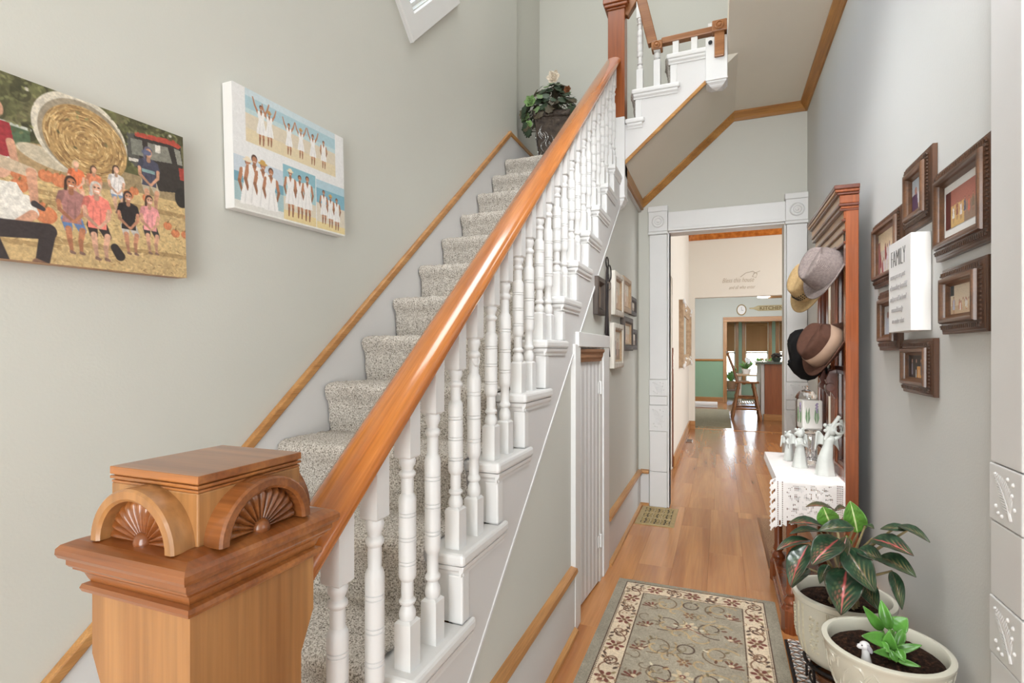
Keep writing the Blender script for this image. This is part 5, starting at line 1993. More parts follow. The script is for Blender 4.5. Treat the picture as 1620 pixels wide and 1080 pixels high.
for i, y in enumerate(np.arange(0.215, RL, 0.23)):
    border(0.1 * U, y * U, False, 1 if i % 2 else -1)
    border((RW - 0.105) * U, y * U, False, -1 if i % 2 else 1)
for i, x in enumerate(np.arange(0.2, RW - 0.1, 0.185)):
    border(x * U, 0.088 * U, True, 1 if i % 2 else -1)
    border(x * U, 1 - 0.088 * U, True, 1 if i % 2 else -1)
# dotted line edging
for y in np.arange(0.15, RL - 0.15, 0.012):
    for x in (0.148, RW - 0.152, 0.054, RW - 0.06):
        p.ell(x * U, y * U, 0.0028 * U, 0.0035 * U, dk)
fw_ = (ix1 - ix0)
cx = (ix0 + ix1) / 2
rr2 = np.random.default_rng(5)
for row, y in enumerate(np.arange(0.2, RL - 0.15, 0.2)):
    for q in (-1, 1):
        x = cx + q * fw_ * (0.27 if row % 2 == 0 else 0.22)
        yy = y * U
        scroll(x, yy, 0.078 * U, 1.2 if q > 0 else 1.9, 0.95, dk if row % 2 else (116, 96, 74), 0.006 * U, q)
        scroll(x + 0.01 * U, yy + 0.012 * U, 0.085 * U, -0.6, 0.7, tan_, 0.009 * U, -q)
        scroll(x - q * 0.06 * U, yy + 0.09 * U, 0.05 * U, 0.3, 0.8, tan_, 0.008 * U, q)
        # tulip like flower with five strokes
        fx0, fy0 = cx + q * fw_ * 0.38, yy + 0.07 * U
        for k in range(5):
            a = -1.57 + (k - 2) * 0.5 + 0.5 * q
            p.cap(fx0, fy0, fx0 + 0.042 * U * math.cos(a), fy0 + 0.042 * U * math.sin(a), 0.003 * U, 0.006 * U, red if k % 2 else br)
        p.ell(fx0, fy0 - 0.012 * U, 0.012 * U, 0.009 * U, (208, 190, 160))
        for k in range(4):
            a = rr2.random() * 6.28
            p.ell(x + 0.05 * U * math.cos(a), yy + 0.05 * U * math.sin(a), 0.013 * U, 0.006 * U, [(206, 196, 172), br, (120, 106, 80), tan_][k], a)
    if row % 2 == 0:
        p.ring(cx, y * U, 0.034 * U, 0.007 * U, dk)
        flower(cx, (y + 0.1) * U, 0.02 * U, (130, 96, 72), tan_)
    else:
        flower(cx, y * U, 0.028 * U, (198, 180, 150), red)
        for q in (-1, 1):
            p.curve([(cx, (y + .02) * U), (cx + q * .05 * U, (y + .05) * U), (cx + q * .09 * U, (y + .04) * U)], 0.006 * U, red)
for k in range(420):
    x, y = (0.06 + (RW - 0.12) * rr2.random()), RL * rr2.random()
    inb = x < 0.145 or x > RW - 0.15 or y < 0.135
    a = 6.28 * rr2.random()
    if inb:
        if k % 2:
            p.ell(x * U, y * U, 0.011 * U, 0.0045 * U, [(150, 118, 92), (168, 146, 118), (110, 84, 68)][k % 3], a, 0.8)
        else:
            scroll(x * U, y * U, 0.016 * U, a, 0.7, (156, 126, 100), 0.0035 * U)
    elif k % 3 == 0:
        scroll(x * U, y * U, (0.02 + 0.03 * rr2.random()) * U, a, 0.6, [(136, 122, 98), (170, 152, 122), (116, 100, 82)][k % 9 // 3], 0.0045 * U)
    else:
        p.ell(x * U, y * U, 0.012 * U, 0.004 * U, [(166, 150, 122), (128, 112, 92), (176, 166, 146)][k % 3], a, 0.7)
p.noise(0.05, 260)
p.noise(0.1)
p.noise(0.06, 30)
rg = thing('area_rug', 'grey green hall rug with cream floral border and scrolling vines', 'rug', (rx0 + RW / 2, ry1 - RL / 2, 0))
MB().box(rx0, rx0 + RW, ry1 - RL, ry1, 0.0006, 0.0085).build('backing', M['grey_speckle'], rg, bevel=0.003)
hz = rng.random((700, 300)) * 0.0012
p.sheet('pile', M['rug'], lambda u, v: (rx0 + 0.002 + u * (RW - 0.004), ry1 - 0.002 - v * (RL - 0.004), 0.0087 + hz), rg)

# narrow doormat by the hall tree
dm = thing('doormat', 'narrow brown patterned mat lying lengthwise before the hall tree', 'doormat', (0.315, 3.8, 0))
MB().box(0.262, 0.45, 3.36, 4.34, 0.0006, 0.007).build('mat', M['mat_brown'], dm, bevel=0.002)
MB().box(0.262, 0.28, 3.36, 4.34, 0.0065, 0.0085).build('border_stripe', M['worn'], dm)

# woven lattice tray under the plant stands
lt = thing('lattice_tray', 'low tray of white slats woven with brown cane under the plant pots', 'tray', (0.42, 2.05, 0))
lx0, lx1, ly0, ly1 = 0.266, 0.57, 1.5, 2.535
MB().box(lx0, lx1, ly0, ly1, 0.0005, 0.004).build('base_sheet', M['black_plain'], lt)
first = None
ns = 40
for k in range(ns):
    y = ly0 + (ly1 - ly0) * (k + .5) / ns
    if first is None:
        first = MB().box(lx0 + 0.004, lx1 - 0.004, y - 0.0062, y + 0.0062, 0.016, 0.02).build('slat', M['bright_white'], lt)
        first.data.materials[0] = M['edge_w']
        yb0 = y
    else:
        share(first, lt, (0, y - yb0, 0))
m = MB()
for s_ in (-1, 1):
    for k in range(-12, 40):
        a = ly0 + k * 0.05
        b = a + s_ * 0.32
        y_a, y_b = a, b
        xa_, xb_ = lx0, lx1
        # clip to the tray
        def cl(y, x):
            return y
        t0 = max(0, min(1, (ly0 - y_a) / (y_b - y_a))) if s_ > 0 else max(0, min(1, (ly1 - y_a) / (y_b - y_a)))
        t1 = max(0, min(1, (ly1 - y_a) / (y_b - y_a))) if s_ > 0 else max(0, min(1, (ly0 - y_a) / (y_b - y_a)))
        if t1 - t0 < 0.05:
            continue
        P_ = lambda t: (xa_ + (xb_ - xa_) * t, y_a + (y_b - y_a) * t, 0.023)
        m.tube([P_(t0), P_(t1)], 0.0016, 4)
c = m.build('cane_weave', M['worn'], lt)
c['kind'] = 'stuff'
m = MB()
for a, b, c_, d in ((lx0 - 0.008, lx0 + 0.004, ly0, ly1), (lx1 - 0.004, lx1 + 0.008, ly0, ly1)):
    m.box(a, b, c_, d, 0, 0.012)
for a, b in ((ly0 - 0.008, ly0 + 0.004), (ly1 - 0.004, ly1 + 0.008)):
    m.box(lx0 - 0.008, lx1 + 0.008, a, b, 0, 0.012)
m.build('rim', M['iron'], lt, bevel=0.003)

# ------------------------------------------------------------------ hall tree
HY0, HY1 = 2.6, 3.32
ht = thing('hall_tree', 'tall cherry wood hall tree with stepped cornice, mirrors and hat hooks on the right wall', 'hall tree', (0.42, 2.96, 0))
m = MB()
m.box(0.268, 0.545, HY0 + 0.012, HY1, 0.0, 0.03)
m.box(0.276, 0.545, HY0 + 0.02, HY1 - 0.008, 0.03, 0.105)
m.box(0.27, 0.545, HY0 + 0.014, HY1 - 0.002, 0.105, 0.125)
m.build('base', M['cherry'], ht, bevel=0.005)
for y in (HY0 + 0.045, HY1 - 0.1):
    m = MB()
    m.lathe([(0.042, 0.0), (0.042, 0.1), (0.036, 0.112), (0.03, 0.124)], 8, (0.298, y, 0))
    m.build('corner_block', M['cherry'], ht)
    m = MB()
    m.lathe([(0.03, 0.122), (0.033, 0.13), (0.033, 0.138), (0.024, 0.15), (0.019, 0.16), (0.026, 0.17), (0.026, 0.18), (0.02, 0.2), (0.022, 0.4), (0.024, 0.56), (0.028, 0.58), (0.028, 0.6), (0.024, 0.61), (0.03, 0.64), (0.03, 0.662)], 20, (0.298, y, 0))
    m.build('leg', M['cherry'], ht, smooth=40)
m = MB()
m.box(0.25, 0.545, HY0 + 0.02, HY1 - 0.01, 0.66, 0.684)
m.build('shelf_top', M['cherry'], ht, bevel=0.006)
m = MB()
m.box(0.275, 0.3, HY0 + 0.05, HY1 - 0.06, 0.6, 0.66)
m.build('apron', M['cherry'], ht, bevel=0.003)
MB().box(0.53, 0.547, HY0 + 0.01, HY1 - 0.01, 0.12, 1.95).build('back_panel', M['cherry_d'], ht)
for a, b in ((HY0, HY0 + 0.042), (HY1 - 0.042, HY1)):
    m = MB()
    m.box(0.497, 0.545, a, b, 0.12, 1.86)
    m.build('stile', M['cherry'], ht, bevel=0.003)
m = MB()
m.box(0.503, 0.532, 2.83, 2.955, 0.69, 1.72)
for q in range(4):
    y = 2.845 + q * 0.028
    m.box(0.499, 0.504, y, y + 0.012, 0.7, 1.71)
m.build('centre_stile', M['cherry'], ht, bevel=0.002)
for a, b in ((HY0 + 0.042, 2.83), (2.955, HY1 - 0.042)):
    o = MB().box(0.522, 0.529, a, b, 0.74, 1.7).build('mirror', M['mirror'], ht)
    MB().frame([(0, 0), (0, 0.014), (0.012, 0.01), (0.014, 0)], (b - a) / 2, 0.48, lambda u, v, h, c=(a + b) / 2: (0.522 - h, c + u, 1.22 + v)).build('mirror_bead', M['cherry_d'], o)
MB().box(0.497, 0.53, HY0 + 0.042, HY1 - 0.042, 0.69, 0.74).build('lower_rail', M['cherry'], ht, bevel=0.004)
MB().box(0.5, 0.53, HY0 + 0.042, HY1 - 0.042, 1.15, 1.185).build('cross_rail', M['cherry_d'], ht, bevel=0.004)
for y in (2.815, 2.97):
    m = MB()
    m.prism([(0.5, 1.17), (0.47, 1.16), (0.455, 1.12), (0.468, 1.08), (0.485, 1.05), (0.5, 1.03)], 'y', y - 0.016, y + 0.016)
    m.lathe([(0.02, -0.019), (0.022, 0), (0.02, 0.019)], 14, (0.474, y, 1.085), Matrix.Rotation(math.pi / 2, 4, 'X'))
    m.build('scroll_corbel', M['cherry_d'], ht, bevel=0.002)
corn = [(1.938, 1.956, 0.452, 'cherry_d', 0.02), (1.926, 1.938, 0.456, 'cherry_l', 0.016), (1.915, 1.926, 0.463, 'cherry_d', 0.011), (1.88, 1.915, 0.474, 'cherry_l', 0.006), (1.868, 1.88, 0.47, 'cherry_d', 0.006), (1.858, 1.868, 0.478, 'cherry_l', 0.002),
        (1.848, 1.858, 0.474, 'cherry_d', 0.002), (1.815, 1.848, 0.49, 'cherry_l', -0.002), (1.804, 1.815, 0.483, 'cherry_d', -0.002), (1.772, 1.804, 0.495, 'cherry_l', -0.002), (1.762, 1.772, 0.487, 'cherry_d', -0.002), (1.722, 1.762, 0.497, 'cherry_l', -0.003), (1.71, 1.722, 0.49, 'cherry_d', -0.003)]
for z0, z1, x, mm, oh in corn:
    cut = 0.012 if mm == 'cherry_l' else 0.0
    MB().box(x, 0.546, HY0 - oh + cut, HY1 + oh, z0, z1).build('cornice_strip', M[mm], ht, bevel=0.003)
    if cut:
        MB().box(x, 0.546, HY0 - oh, HY0 - oh + cut, z0, z1).build('cornice_return', M['cherry'], ht, bevel=0.003)
# hooks
for y, z in ((2.72, 1.66), (3.05, 1.62), (2.72, 1.32), (3.04, 1.29)):
    m = MB()
    m.box(0.514, 0.521, y - 0.01, y + 0.01, z - 0.03, z + 0.03)
    m.tube([(0.515, y, z), (0.47, y, z - 0.01), (0.445, y, z + 0.02), (0.44, y, z + 0.045)], [0.006, 0.005, 0.005, 0.007], 8)
    m.tube([(0.515, y, z - 0.02), (0.49, y, z - 0.045), (0.475, y, z - 0.03)], [0.005, 0.004, 0.006], 8)
    m.build('hook', M['brass'], ht, smooth=50)


# ------------------------------------------------------------------ hats
def weave_mat(name, c1, c2, sc, axis, dist=0.0015, noise=0.3):
    m, t, b = base_mat(name, 0.9, 0, 0.15)
    mp = coords(t, (sc, sc, sc))
    out = []
    for ax in axis:
        wv = N(t, 'ShaderNodeTexWave')
        wv.bands_direction = ax
        wv.inputs['Scale'].default_value = 1.0
        wv.inputs['Distortion'].default_value = 1.2
        t.links.new(mp.outputs[0], wv.inputs['Vector'])
        out.append(wv.outputs['Fac'])
    if len(out) > 1:
        mu = N(t, 'ShaderNodeMath', operation='MULTIPLY')
        t.links.new(out[0], mu.inputs[0])
        t.links.new(out[1], mu.inputs[1])
        f = mu.outputs[0]
    else:
        f = out[0]
    nn = N(t, 'ShaderNodeTexNoise')
    nn.inputs['Scale'].default_value = 0.7
    nn.inputs['Detail'].default_value = 5
    t.links.new(mp.outputs[0], nn.inputs['Vector'])
    mx = N(t, 'ShaderNodeMix')
    mx.inputs[0].default_value = 0.55
    t.links.new(f, mx.inputs[2])
    t.links.new(nn.outputs['Fac'], mx.inputs[3])
    r = N(t, 'ShaderNodeValToRGB')
    r.color_ramp.elements[0].position = 0.2
    r.color_ramp.elements[1].position = 0.75
    r.color_ramp.elements[0].color = lin(c1)
    r.color_ramp.elements[1].color = lin(c2)
    t.links.new(mx.outputs[0], r.inputs['Fac'])
    t.links.new(r.outputs['Color'], b.inputs['Base Color'])
    bp = N(t, 'ShaderNodeBump')
    bp.inputs['Strength'].default_value = 0.5
    bp.inputs['Distance'].default_value = dist
    t.links.new(f, bp.inputs['Height'])
    t.links.new(bp.outputs[0], b.inputs['Normal'])
    return m


M['linen'] = weave_mat('grey_linen', (112, 100, 98), (168, 154, 148), 160, ('X', 'Y', ))
M['straw'] = weave_mat('golden_straw', (148, 120, 82), (204, 174, 128), 120, ('Z', ))
M['felt'] = plain('chocolate_felt', (84, 58, 48), 0.9, spec=0.1, var=0.12, vscale=60, bump=(400, 0.2, 0.001))
M['band'] = plain('taupe_ribbon', (152, 124, 104), 0.75, var=0.06, vscale=30)


def hat(name, label, pos, axis, front, mat_, ca, cb, ch, ba, bb, dent, lift, band=None, band_h=(0.0, 0.03), pinch=0.0):
    """brimmed hat: crown half axes ca, cb and height ch; brim half axes ba, bb; local z is the crown axis"""
    d = Vector(axis).normalized()
    f = Vector(front)
    f = (f - d * f.dot(d)).normalized()
    s_ = d.cross(f)
    R = Matrix((f, s_, d)).transposed()
    pos = Vector(pos)
    rt = thing(name, label, 'hat', pos)
    nt_ = 48

    def surf(a, b, z, th):
        x, y = a * math.cos(th), b * math.sin(th)
        return x, y, z

    def w2(x, y, z):
        return pos + R @ Vector((x, y, z))
    rings = []
    for t in (1.0, 0.97, 0.85, 0.65, 0.4, 0.15, 0.0):
        rings.append((ca + (ba - ca) * t, cb + (bb - cb) * t, 'b', t))
    for t in (0.06, 0.15, 0.3, 0.5, 0.7, 0.85, 0.94):
        k = 1 - 0.17 * t ** 1.5
        rings.append((ca * k, cb * k, 'c', t))
    for t in (0.985, 1.0, 1.0, 1.0, 1.0, 1.0):
        i = len(rings) - 14
        k = (0.8, 0.7, 0.52, 0.34, 0.17, 0.01)[i]
        rings.append((ca * k, cb * k, 't', t))
    m = MB()
    vs = []
    for a, b, kd, t in rings:
        for i in range(nt_):
            th = 2 * math.pi * i / nt_
            x, y = a * math.cos(th), b * math.sin(th)
            if kd == 'b':
                z = lift * (t ** 2) * (0.15 + abs(math.sin(th)) ** 2 * 0.9 - 0.5 * max(0, math.cos(th)) ** 3) + 0.004 * (1 - t)
            elif kd == 'c':
                z = ch * t
                # front pinch of the crown
                pz = pinch * t * math.exp(-((abs(th if th < math.pi else th - 2 * math.pi) - 0.65) / 0.35) ** 2)
                y *= 1 - pz * 1.4
                x *= 1 - pz * 0.4
            else:
                z = ch * t - 0.0
            if kd != 'b' and t > 0.6:
                w_ = math.exp(-(y / (cb * 0.38)) ** 2)
                z -= dent * w_ * (0.75 + 0.5 * x / ca) * min(1, (t - 0.6) / 0.3)
                z -= 0.012 * max(0, -x / ca) * (t - 0.6) / 0.4
                z += 0.008 * max(0, x / ca) * (t - 0.6) / 0.4
            vs.append(w2(x, y, z))
    fs = [(j * nt_ + i, j * nt_ + (i + 1) % nt_, (j + 1) * nt_ + (i + 1) % nt_, (j + 1) * nt_ + i) for j in range(len(rings) - 1) for i in range(nt_)]
    nb = 7 * nt_ - nt_
    mb_ = MB().add(vs, fs)
    mb_.build('crown_and_brim', mat_, rt, smooth=70, solid=0.003)
    if band is not None:
        m = MB()
        vs = []
        for z0 in band_h:
            t = z0 / ch
            k = 1 - 0.17 * t ** 1.5
            for i in range(nt_):
                th = 2 * math.pi * i / nt_
                pz = pinch * t * math.exp(-((abs(th if th < math.pi else th - 2 * math.pi) - 0.65) / 0.35) ** 2)
                vs.append(w2((ca * k + 0.0032) * math.cos(th) * (1 - pz * .4), (cb * k + 0.0032) * math.sin(th) * (1 - pz * 1.4), z0 + 0.004))
        m.add(vs, [(i, (i + 1) % nt_, nt_ + (i + 1) % nt_, nt_ + i) for i in range(nt_)])
        m.build('hat_band', band, rt, smooth=70, solid=0.0015)
    rim = MB()
    rim.tube([vsx for vsx in [w2(ba * math.cos(2 * math.pi * i / nt_), bb * math.sin(2 * math.pi * i / nt_), lift * (0.15 + abs(math.sin(2 * math.pi * i / nt_)) ** 2 * 0.9 - 0.5 * max(0, math.cos(2 * math.pi * i / nt_)) ** 3)) for i in range(nt_)]], 0.003, 6, True)
    rim.build('brim_edge', mat_, rt, smooth=70)
    return rt, w2


hat('fedora', 'grey linen fedora hanging nearest on the upper hook', (0.458, 2.745, 1.612), (-0.79, -0.4, 0.44), (0.46, 0.0, 0.87), M['linen'], 0.096, 0.08, 0.108, 0.138, 0.122, 0.024, 0.022, pinch=0.22)
rt_, w2 = hat('straw_hat', 'golden straw hat with pierced band hanging behind the grey fedora', (0.44, 3.02, 1.585), (-0.8, -0.4, 0.42), (0.44, 0.0, 0.88), M['straw'], 0.098, 0.082, 0.105, 0.152, 0.138, 0.018, 0.016, pinch=0.1)
m = MB()
for i in range(40):
    th = 2 * math.pi * i / 40
    for z in (0.03, 0.042, 0.054):
        c = w2(0.0995 * math.cos(th + z * 2), 0.0815 * math.sin(th + z * 2), z)
        m.ball(c, 0.0034, n=4)
o = m.build('pierced_band', M['black_plain'], rt_)
hat('fedora', 'chocolate brown felt fedora with wide taupe band on the lower hook', (0.458, 2.745, 1.262), (-0.78, -0.38, 0.48), (0.48, 0.0, 0.86), M['felt'], 0.098, 0.08, 0.115, 0.14, 0.118, 0.026, 0.03, band=M['band'], band_h=(0.004, 0.062), pinch=0.2)
# flat cap
cp = thing('flat_cap', 'black wool newsboy cap hanging behind the brown fedora', 'hat', (0.44, 3.0, 1.2))
R = Matrix.Rotation(-0.5, 4, 'Y')
m = MB()
pr = [(0.06, 0.04), (0.092, 0.03), (0.118, 0.004), (0.128, -0.03), (0.122, -0.06), (0.1, -0.085), (0.06, -0.1), (0.004, -0.104)]
vs = []
nn_ = 40
for j, (r, x) in enumerate(pr):
    for i in range(nn_):
        th = 2 * math.pi * i / nn_
        k = 1 + 0.035 * math.cos(8 * th) * (1 if j < 7 else 0) + 0.05 * math.sin(th * 2 + 0.6)
        q = R @ Vector((x + 0.02 * math.sin(th) * (j > 1), r * k * 0.92 * math.cos(th), r * k * math.sin(th)))
        vs.append((0.425 + q.x, 3.01 + q.y, 1.25 + q.z))
fs = [(j * nn_ + i, j * nn_ + (i + 1) % nn_, (j + 1) * nn_ + (i + 1) % nn_, (j + 1) * nn_ + i) for j in range(len(pr) - 1) for i in range(nn_)]
m.add(vs, fs)
m.build('crown', M['black'], cp, smooth=80)
m = MB()
vs = []
for r in (0.085, 0.125, 0.15):
    for i in range(15):
        th = -math.pi / 2 - 0.75 + 1.5 * i / 14
        q = R @ Vector((0.028 - 0.5 * (r - 0.085), r * math.cos(th), r * math.sin(th)))
        vs.append((0.425 + q.x, 3.01 + q.y, 1.25 + q.z))
m.add(vs, [(j * 15 + i, j * 15 + i + 1, (j + 1) * 15 + i + 1, (j + 1) * 15 + i) for j in range(2) for i in range(14)])
m.build('peak', M['black'], cp, smooth=80, solid=0.006)
m = MB()
m.ball(tuple(Vector((0.425, 3.01, 1.25)) + R @ Vector((-0.106, 0, 0))), 0.011, n=6)
m.build('button', M['black'], cp, smooth=80)

# ------------------------------------------------------------------ lace cloth on the hall tree shelf
CX0, CX1, CYN, CYF, CZ = 0.238, 0.52, 2.615, 3.275, 0.686
ov = 0.04
DL, DR = 0.225, 0.15


def lace_point(u, v):
    """u: metres across from the hall side edge, v: metres from the far edge; both fold over the shelf edge"""
    x = CX0 - 0.004 + max(0, u - ov)
    z = CZ + 0.0015
    if u < ov:
        x = CX0 - 0.004 - 0.004 * math.sin((ov - u) / ov * 1.5)
        z -= (ov - u)
    L = CYF - CYN
    y = CYF - min(v, L)
    if v > L:
        d = v - L
        y = CYN - 0.002 - 0.007 * math.sin(min(1, d / 0.02) * 1.57) - 0.006 * math.sin(u * 40) * min(1, d / 0.1)
        z -= d
        if u < ov:
            z = CZ + 0.0015 - d - (ov - u) * 0.35
            x = CX0 - 0.006 - (ov - u) * 0.65
    return (x, y, z)


Wd = ov + (CX1 - CX0)
Lt = CYF - CYN
cs = 0.0031
nu, nv = int(Wd / cs), int((Lt + DL + 0.03) / cs)
vs = [lace_point(i * cs, j * cs) for j in range(nv + 1) for i in range(nu + 1)]
flw = [(0.10, 0.06), (0.16, 0.05), (0.22, 0.07), (0.13, 0.11), (0.2, 0.115), (0.25, 0.04), (0.09, 0.15), (0.26, 0.1), (0.17, 0.16)]
fs = []
for j in range(nv):
    for i in range(nu):
        u, v = (i + .5) * cs, (j + .5) * cs
        d = v - Lt
        lim = DL + (DR - DL) * (u / Wd) + 0.008 * abs(math.sin(u * 140)) - 0.008
        if d > lim:
            continue
        e = 0.006 * abs(math.sin(v * 150))
        if u < e or u > Wd - 0.002 - e * 0.6:
            continue
        hole = False
        if d > 0.012:
            if u < 0.034:
                s_ = math.sin(v * 150 + u * 60)
                hole = s_ > 0.55 and u > 0.012
            elif 0.042 < u < 0.05 or 0.058 < u < 0.066:
                hole = (j % 3 != 0) and i % 2 == 0
            elif Wd - 0.05 < u < Wd - 0.026:
                hole = (j % 3 != 0) and i % 2 == 0
            elif 0.078 < u < Wd - 0.062 and 0.018 < d < lim - 0.035:
                near = min((math.hypot(u - a, d - b), a, b) for a, b in flw)
                an = math.atan2(d - near[2], u - near[1])
                pet = 0.02 + 0.009 * math.cos(5 * an)
                rim_ = 0.03 + 0.01 * math.cos(3 * an + near[1] * 90)
                if pet < near[0] < rim_:
                    hole = (i + j) % 2 == 0 and j % 2 == 0 or (i % 2 == 0 and j % 3 == 0)
            elif d > lim - 0.03:
                hole = math.sin(u * 160) > 0.5 and math.sin(d * 170) > -0.2
        else:
            if u < 0.036 and u > 0.012:
                hole = math.sin(v * 150 + u * 60) > 0.7
        if not hole:
            fs.append((j * (nu + 1) + i, j * (nu + 1) + i + 1, (j + 1) * (nu + 1) + i + 1, (j + 1) * (nu + 1) + i))
used_v = sorted({q for f in fs for q in f})
ix = {q: n_ for n_, q in enumerate(used_v)}
lc = MB().add([vs[q] for q in used_v], [tuple(ix[q] for q in f) for f in fs])
o = lc.build('lace_cloth', M['cloth'], None, smooth=60, fix=False, solid=0.0012)
tag(o, 'white lace runner draped over the hall tree shelf', 'cloth')
TZ = CZ + 0.0025

# candle with lavender on a fluted glass foot
ch_x, ch_y = 0.418, 3.0
gh = thing('candle_holder', 'fluted clear glass candle holder between the angel figurines', 'candle holder', (ch_x, ch_y, TZ))
m = MB()
pr = [(0.045, 0), (0.047, 0.006), (0.04, 0.016), (0.03, 0.03), (0.03, 0.14), (0.036, 0.158), (0.052, 0.168), (0.052, 0.176)]
n = 48
vs = []
for r, z in pr:
    for i in range(n):
        th = 2 * math.pi * i / n
        k = r * (1 - (0.09 * (0.5 + 0.5 * math.cos(12 * th)) if 0.02 < z < 0.15 else 0))
        vs.append((ch_x + k * math.cos(th), ch_y + k * math.sin(th), TZ + z))
fs = [(j * n + i, j * n + (i + 1) % n, (j + 1) * n + (i + 1) % n, (j + 1) * n + i) for j in range(len(pr) - 1) for i in range(n)]
fs += [tuple(range(n))[::-1], tuple((len(pr) - 1) * n + i for i in range(n))]
m.add(vs, fs)
m.build('fluted_stem', M['glass'], gh, smooth=40)
ck = thing('candle', 'square white pillar candle with lavender sprigs on the glass holder', 'candle', (ch_x, ch_y, TZ + 0.177))
M['wax'] = plain('white_wax', (236, 232, 226), 0.5, var=0.02)
M['sprig'] = plain('green_sprig', (128, 158, 118), 0.7, var=0.25, vscale=60)
M['lav'] = plain('lavender_bloom', (160, 146, 176), 0.7, var=0.2, vscale=60)
ang = 0.15
cA, sA = math.cos(ang), math.sin(ang)


def cpt(x, y, z):
    return (ch_x + x * cA - y * sA, ch_y + x * sA + y * cA, TZ + 0.177 + z)


h = 0.046
m = MB()
b_ = MB().box(-h, h, -h, h, 0, 0.145)
m.add([cpt(*q) for q in b_.v], b_.f)
m.build('wax_block', M['wax'], ck, bevel=0.008)
m = MB()
m.tube([cpt(0, 0, 0.144), cpt(0.002, 0, 0.156)], 0.0015, 6)
m.build('wick', M['ink'], ck)
def sprig(x, axis, flower_top):
    mg, ml = MB(), MB()
    for k in range(9):
        z = 0.03 + k * 0.006
        for q in (-1, 1):
            a = (x + q * 0.002, z)
            b = (x + q * (0.012 - 0.0006 * k), z + 0.03)
            if axis == 'y':
                mg.tube([cpt(a[0], -h - 0.0006, a[1]), cpt(b[0], -h - 0.0006, b[1])], [0.0018, 0.0006], 4)
            else:
                mg.tube([cpt(-h - 0.0006, a[0], a[1]), cpt(-h - 0.0006, b[0], b[1])], [0.0018, 0.0006], 4)
    mg.build('sprig', M['sprig'], ck)
    if flower_top:
        for k in range(7):
            z = 0.085 + k * 0.007
            c = cpt(x + 0.002 * (-1) ** k, -h, z) if axis == 'y' else cpt(-h, x + 0.002 * (-1) ** k, z)
            ml.ball(c, 0.006, 0.002 if axis == 'y' else 0.006, 0.005, n=5)
        ml.build('lavender_flower', M['lav'], ck)


sprig(-0.022, 'y', False)
sprig(0.018, 'y', True)
sprig(-0.02, 'x', True)
sprig(0.02, 'x', False)
gj = thing('glass_jar', 'clear glass jar with domed lid behind the candle', 'jar', (0.425, 3.16, TZ))
m = MB()
m.lathe([(0.05, 0), (0.052, 0.01), (0.052, 0.3), (0.048, 0.315)], 28, (0.425, 3.16, TZ))
m.build('body', M['glass'], gj, smooth=40)
m = MB()
m.lathe([(0.054, 0.316), (0.05, 0.33), (0.036, 0.35), (0.012, 0.36), (0.008, 0.365), (0.012, 0.375), (0.002, 0.382)], 28, (0.425, 3.16, TZ))
m.build('lid', M['glass'], gj, smooth=50)


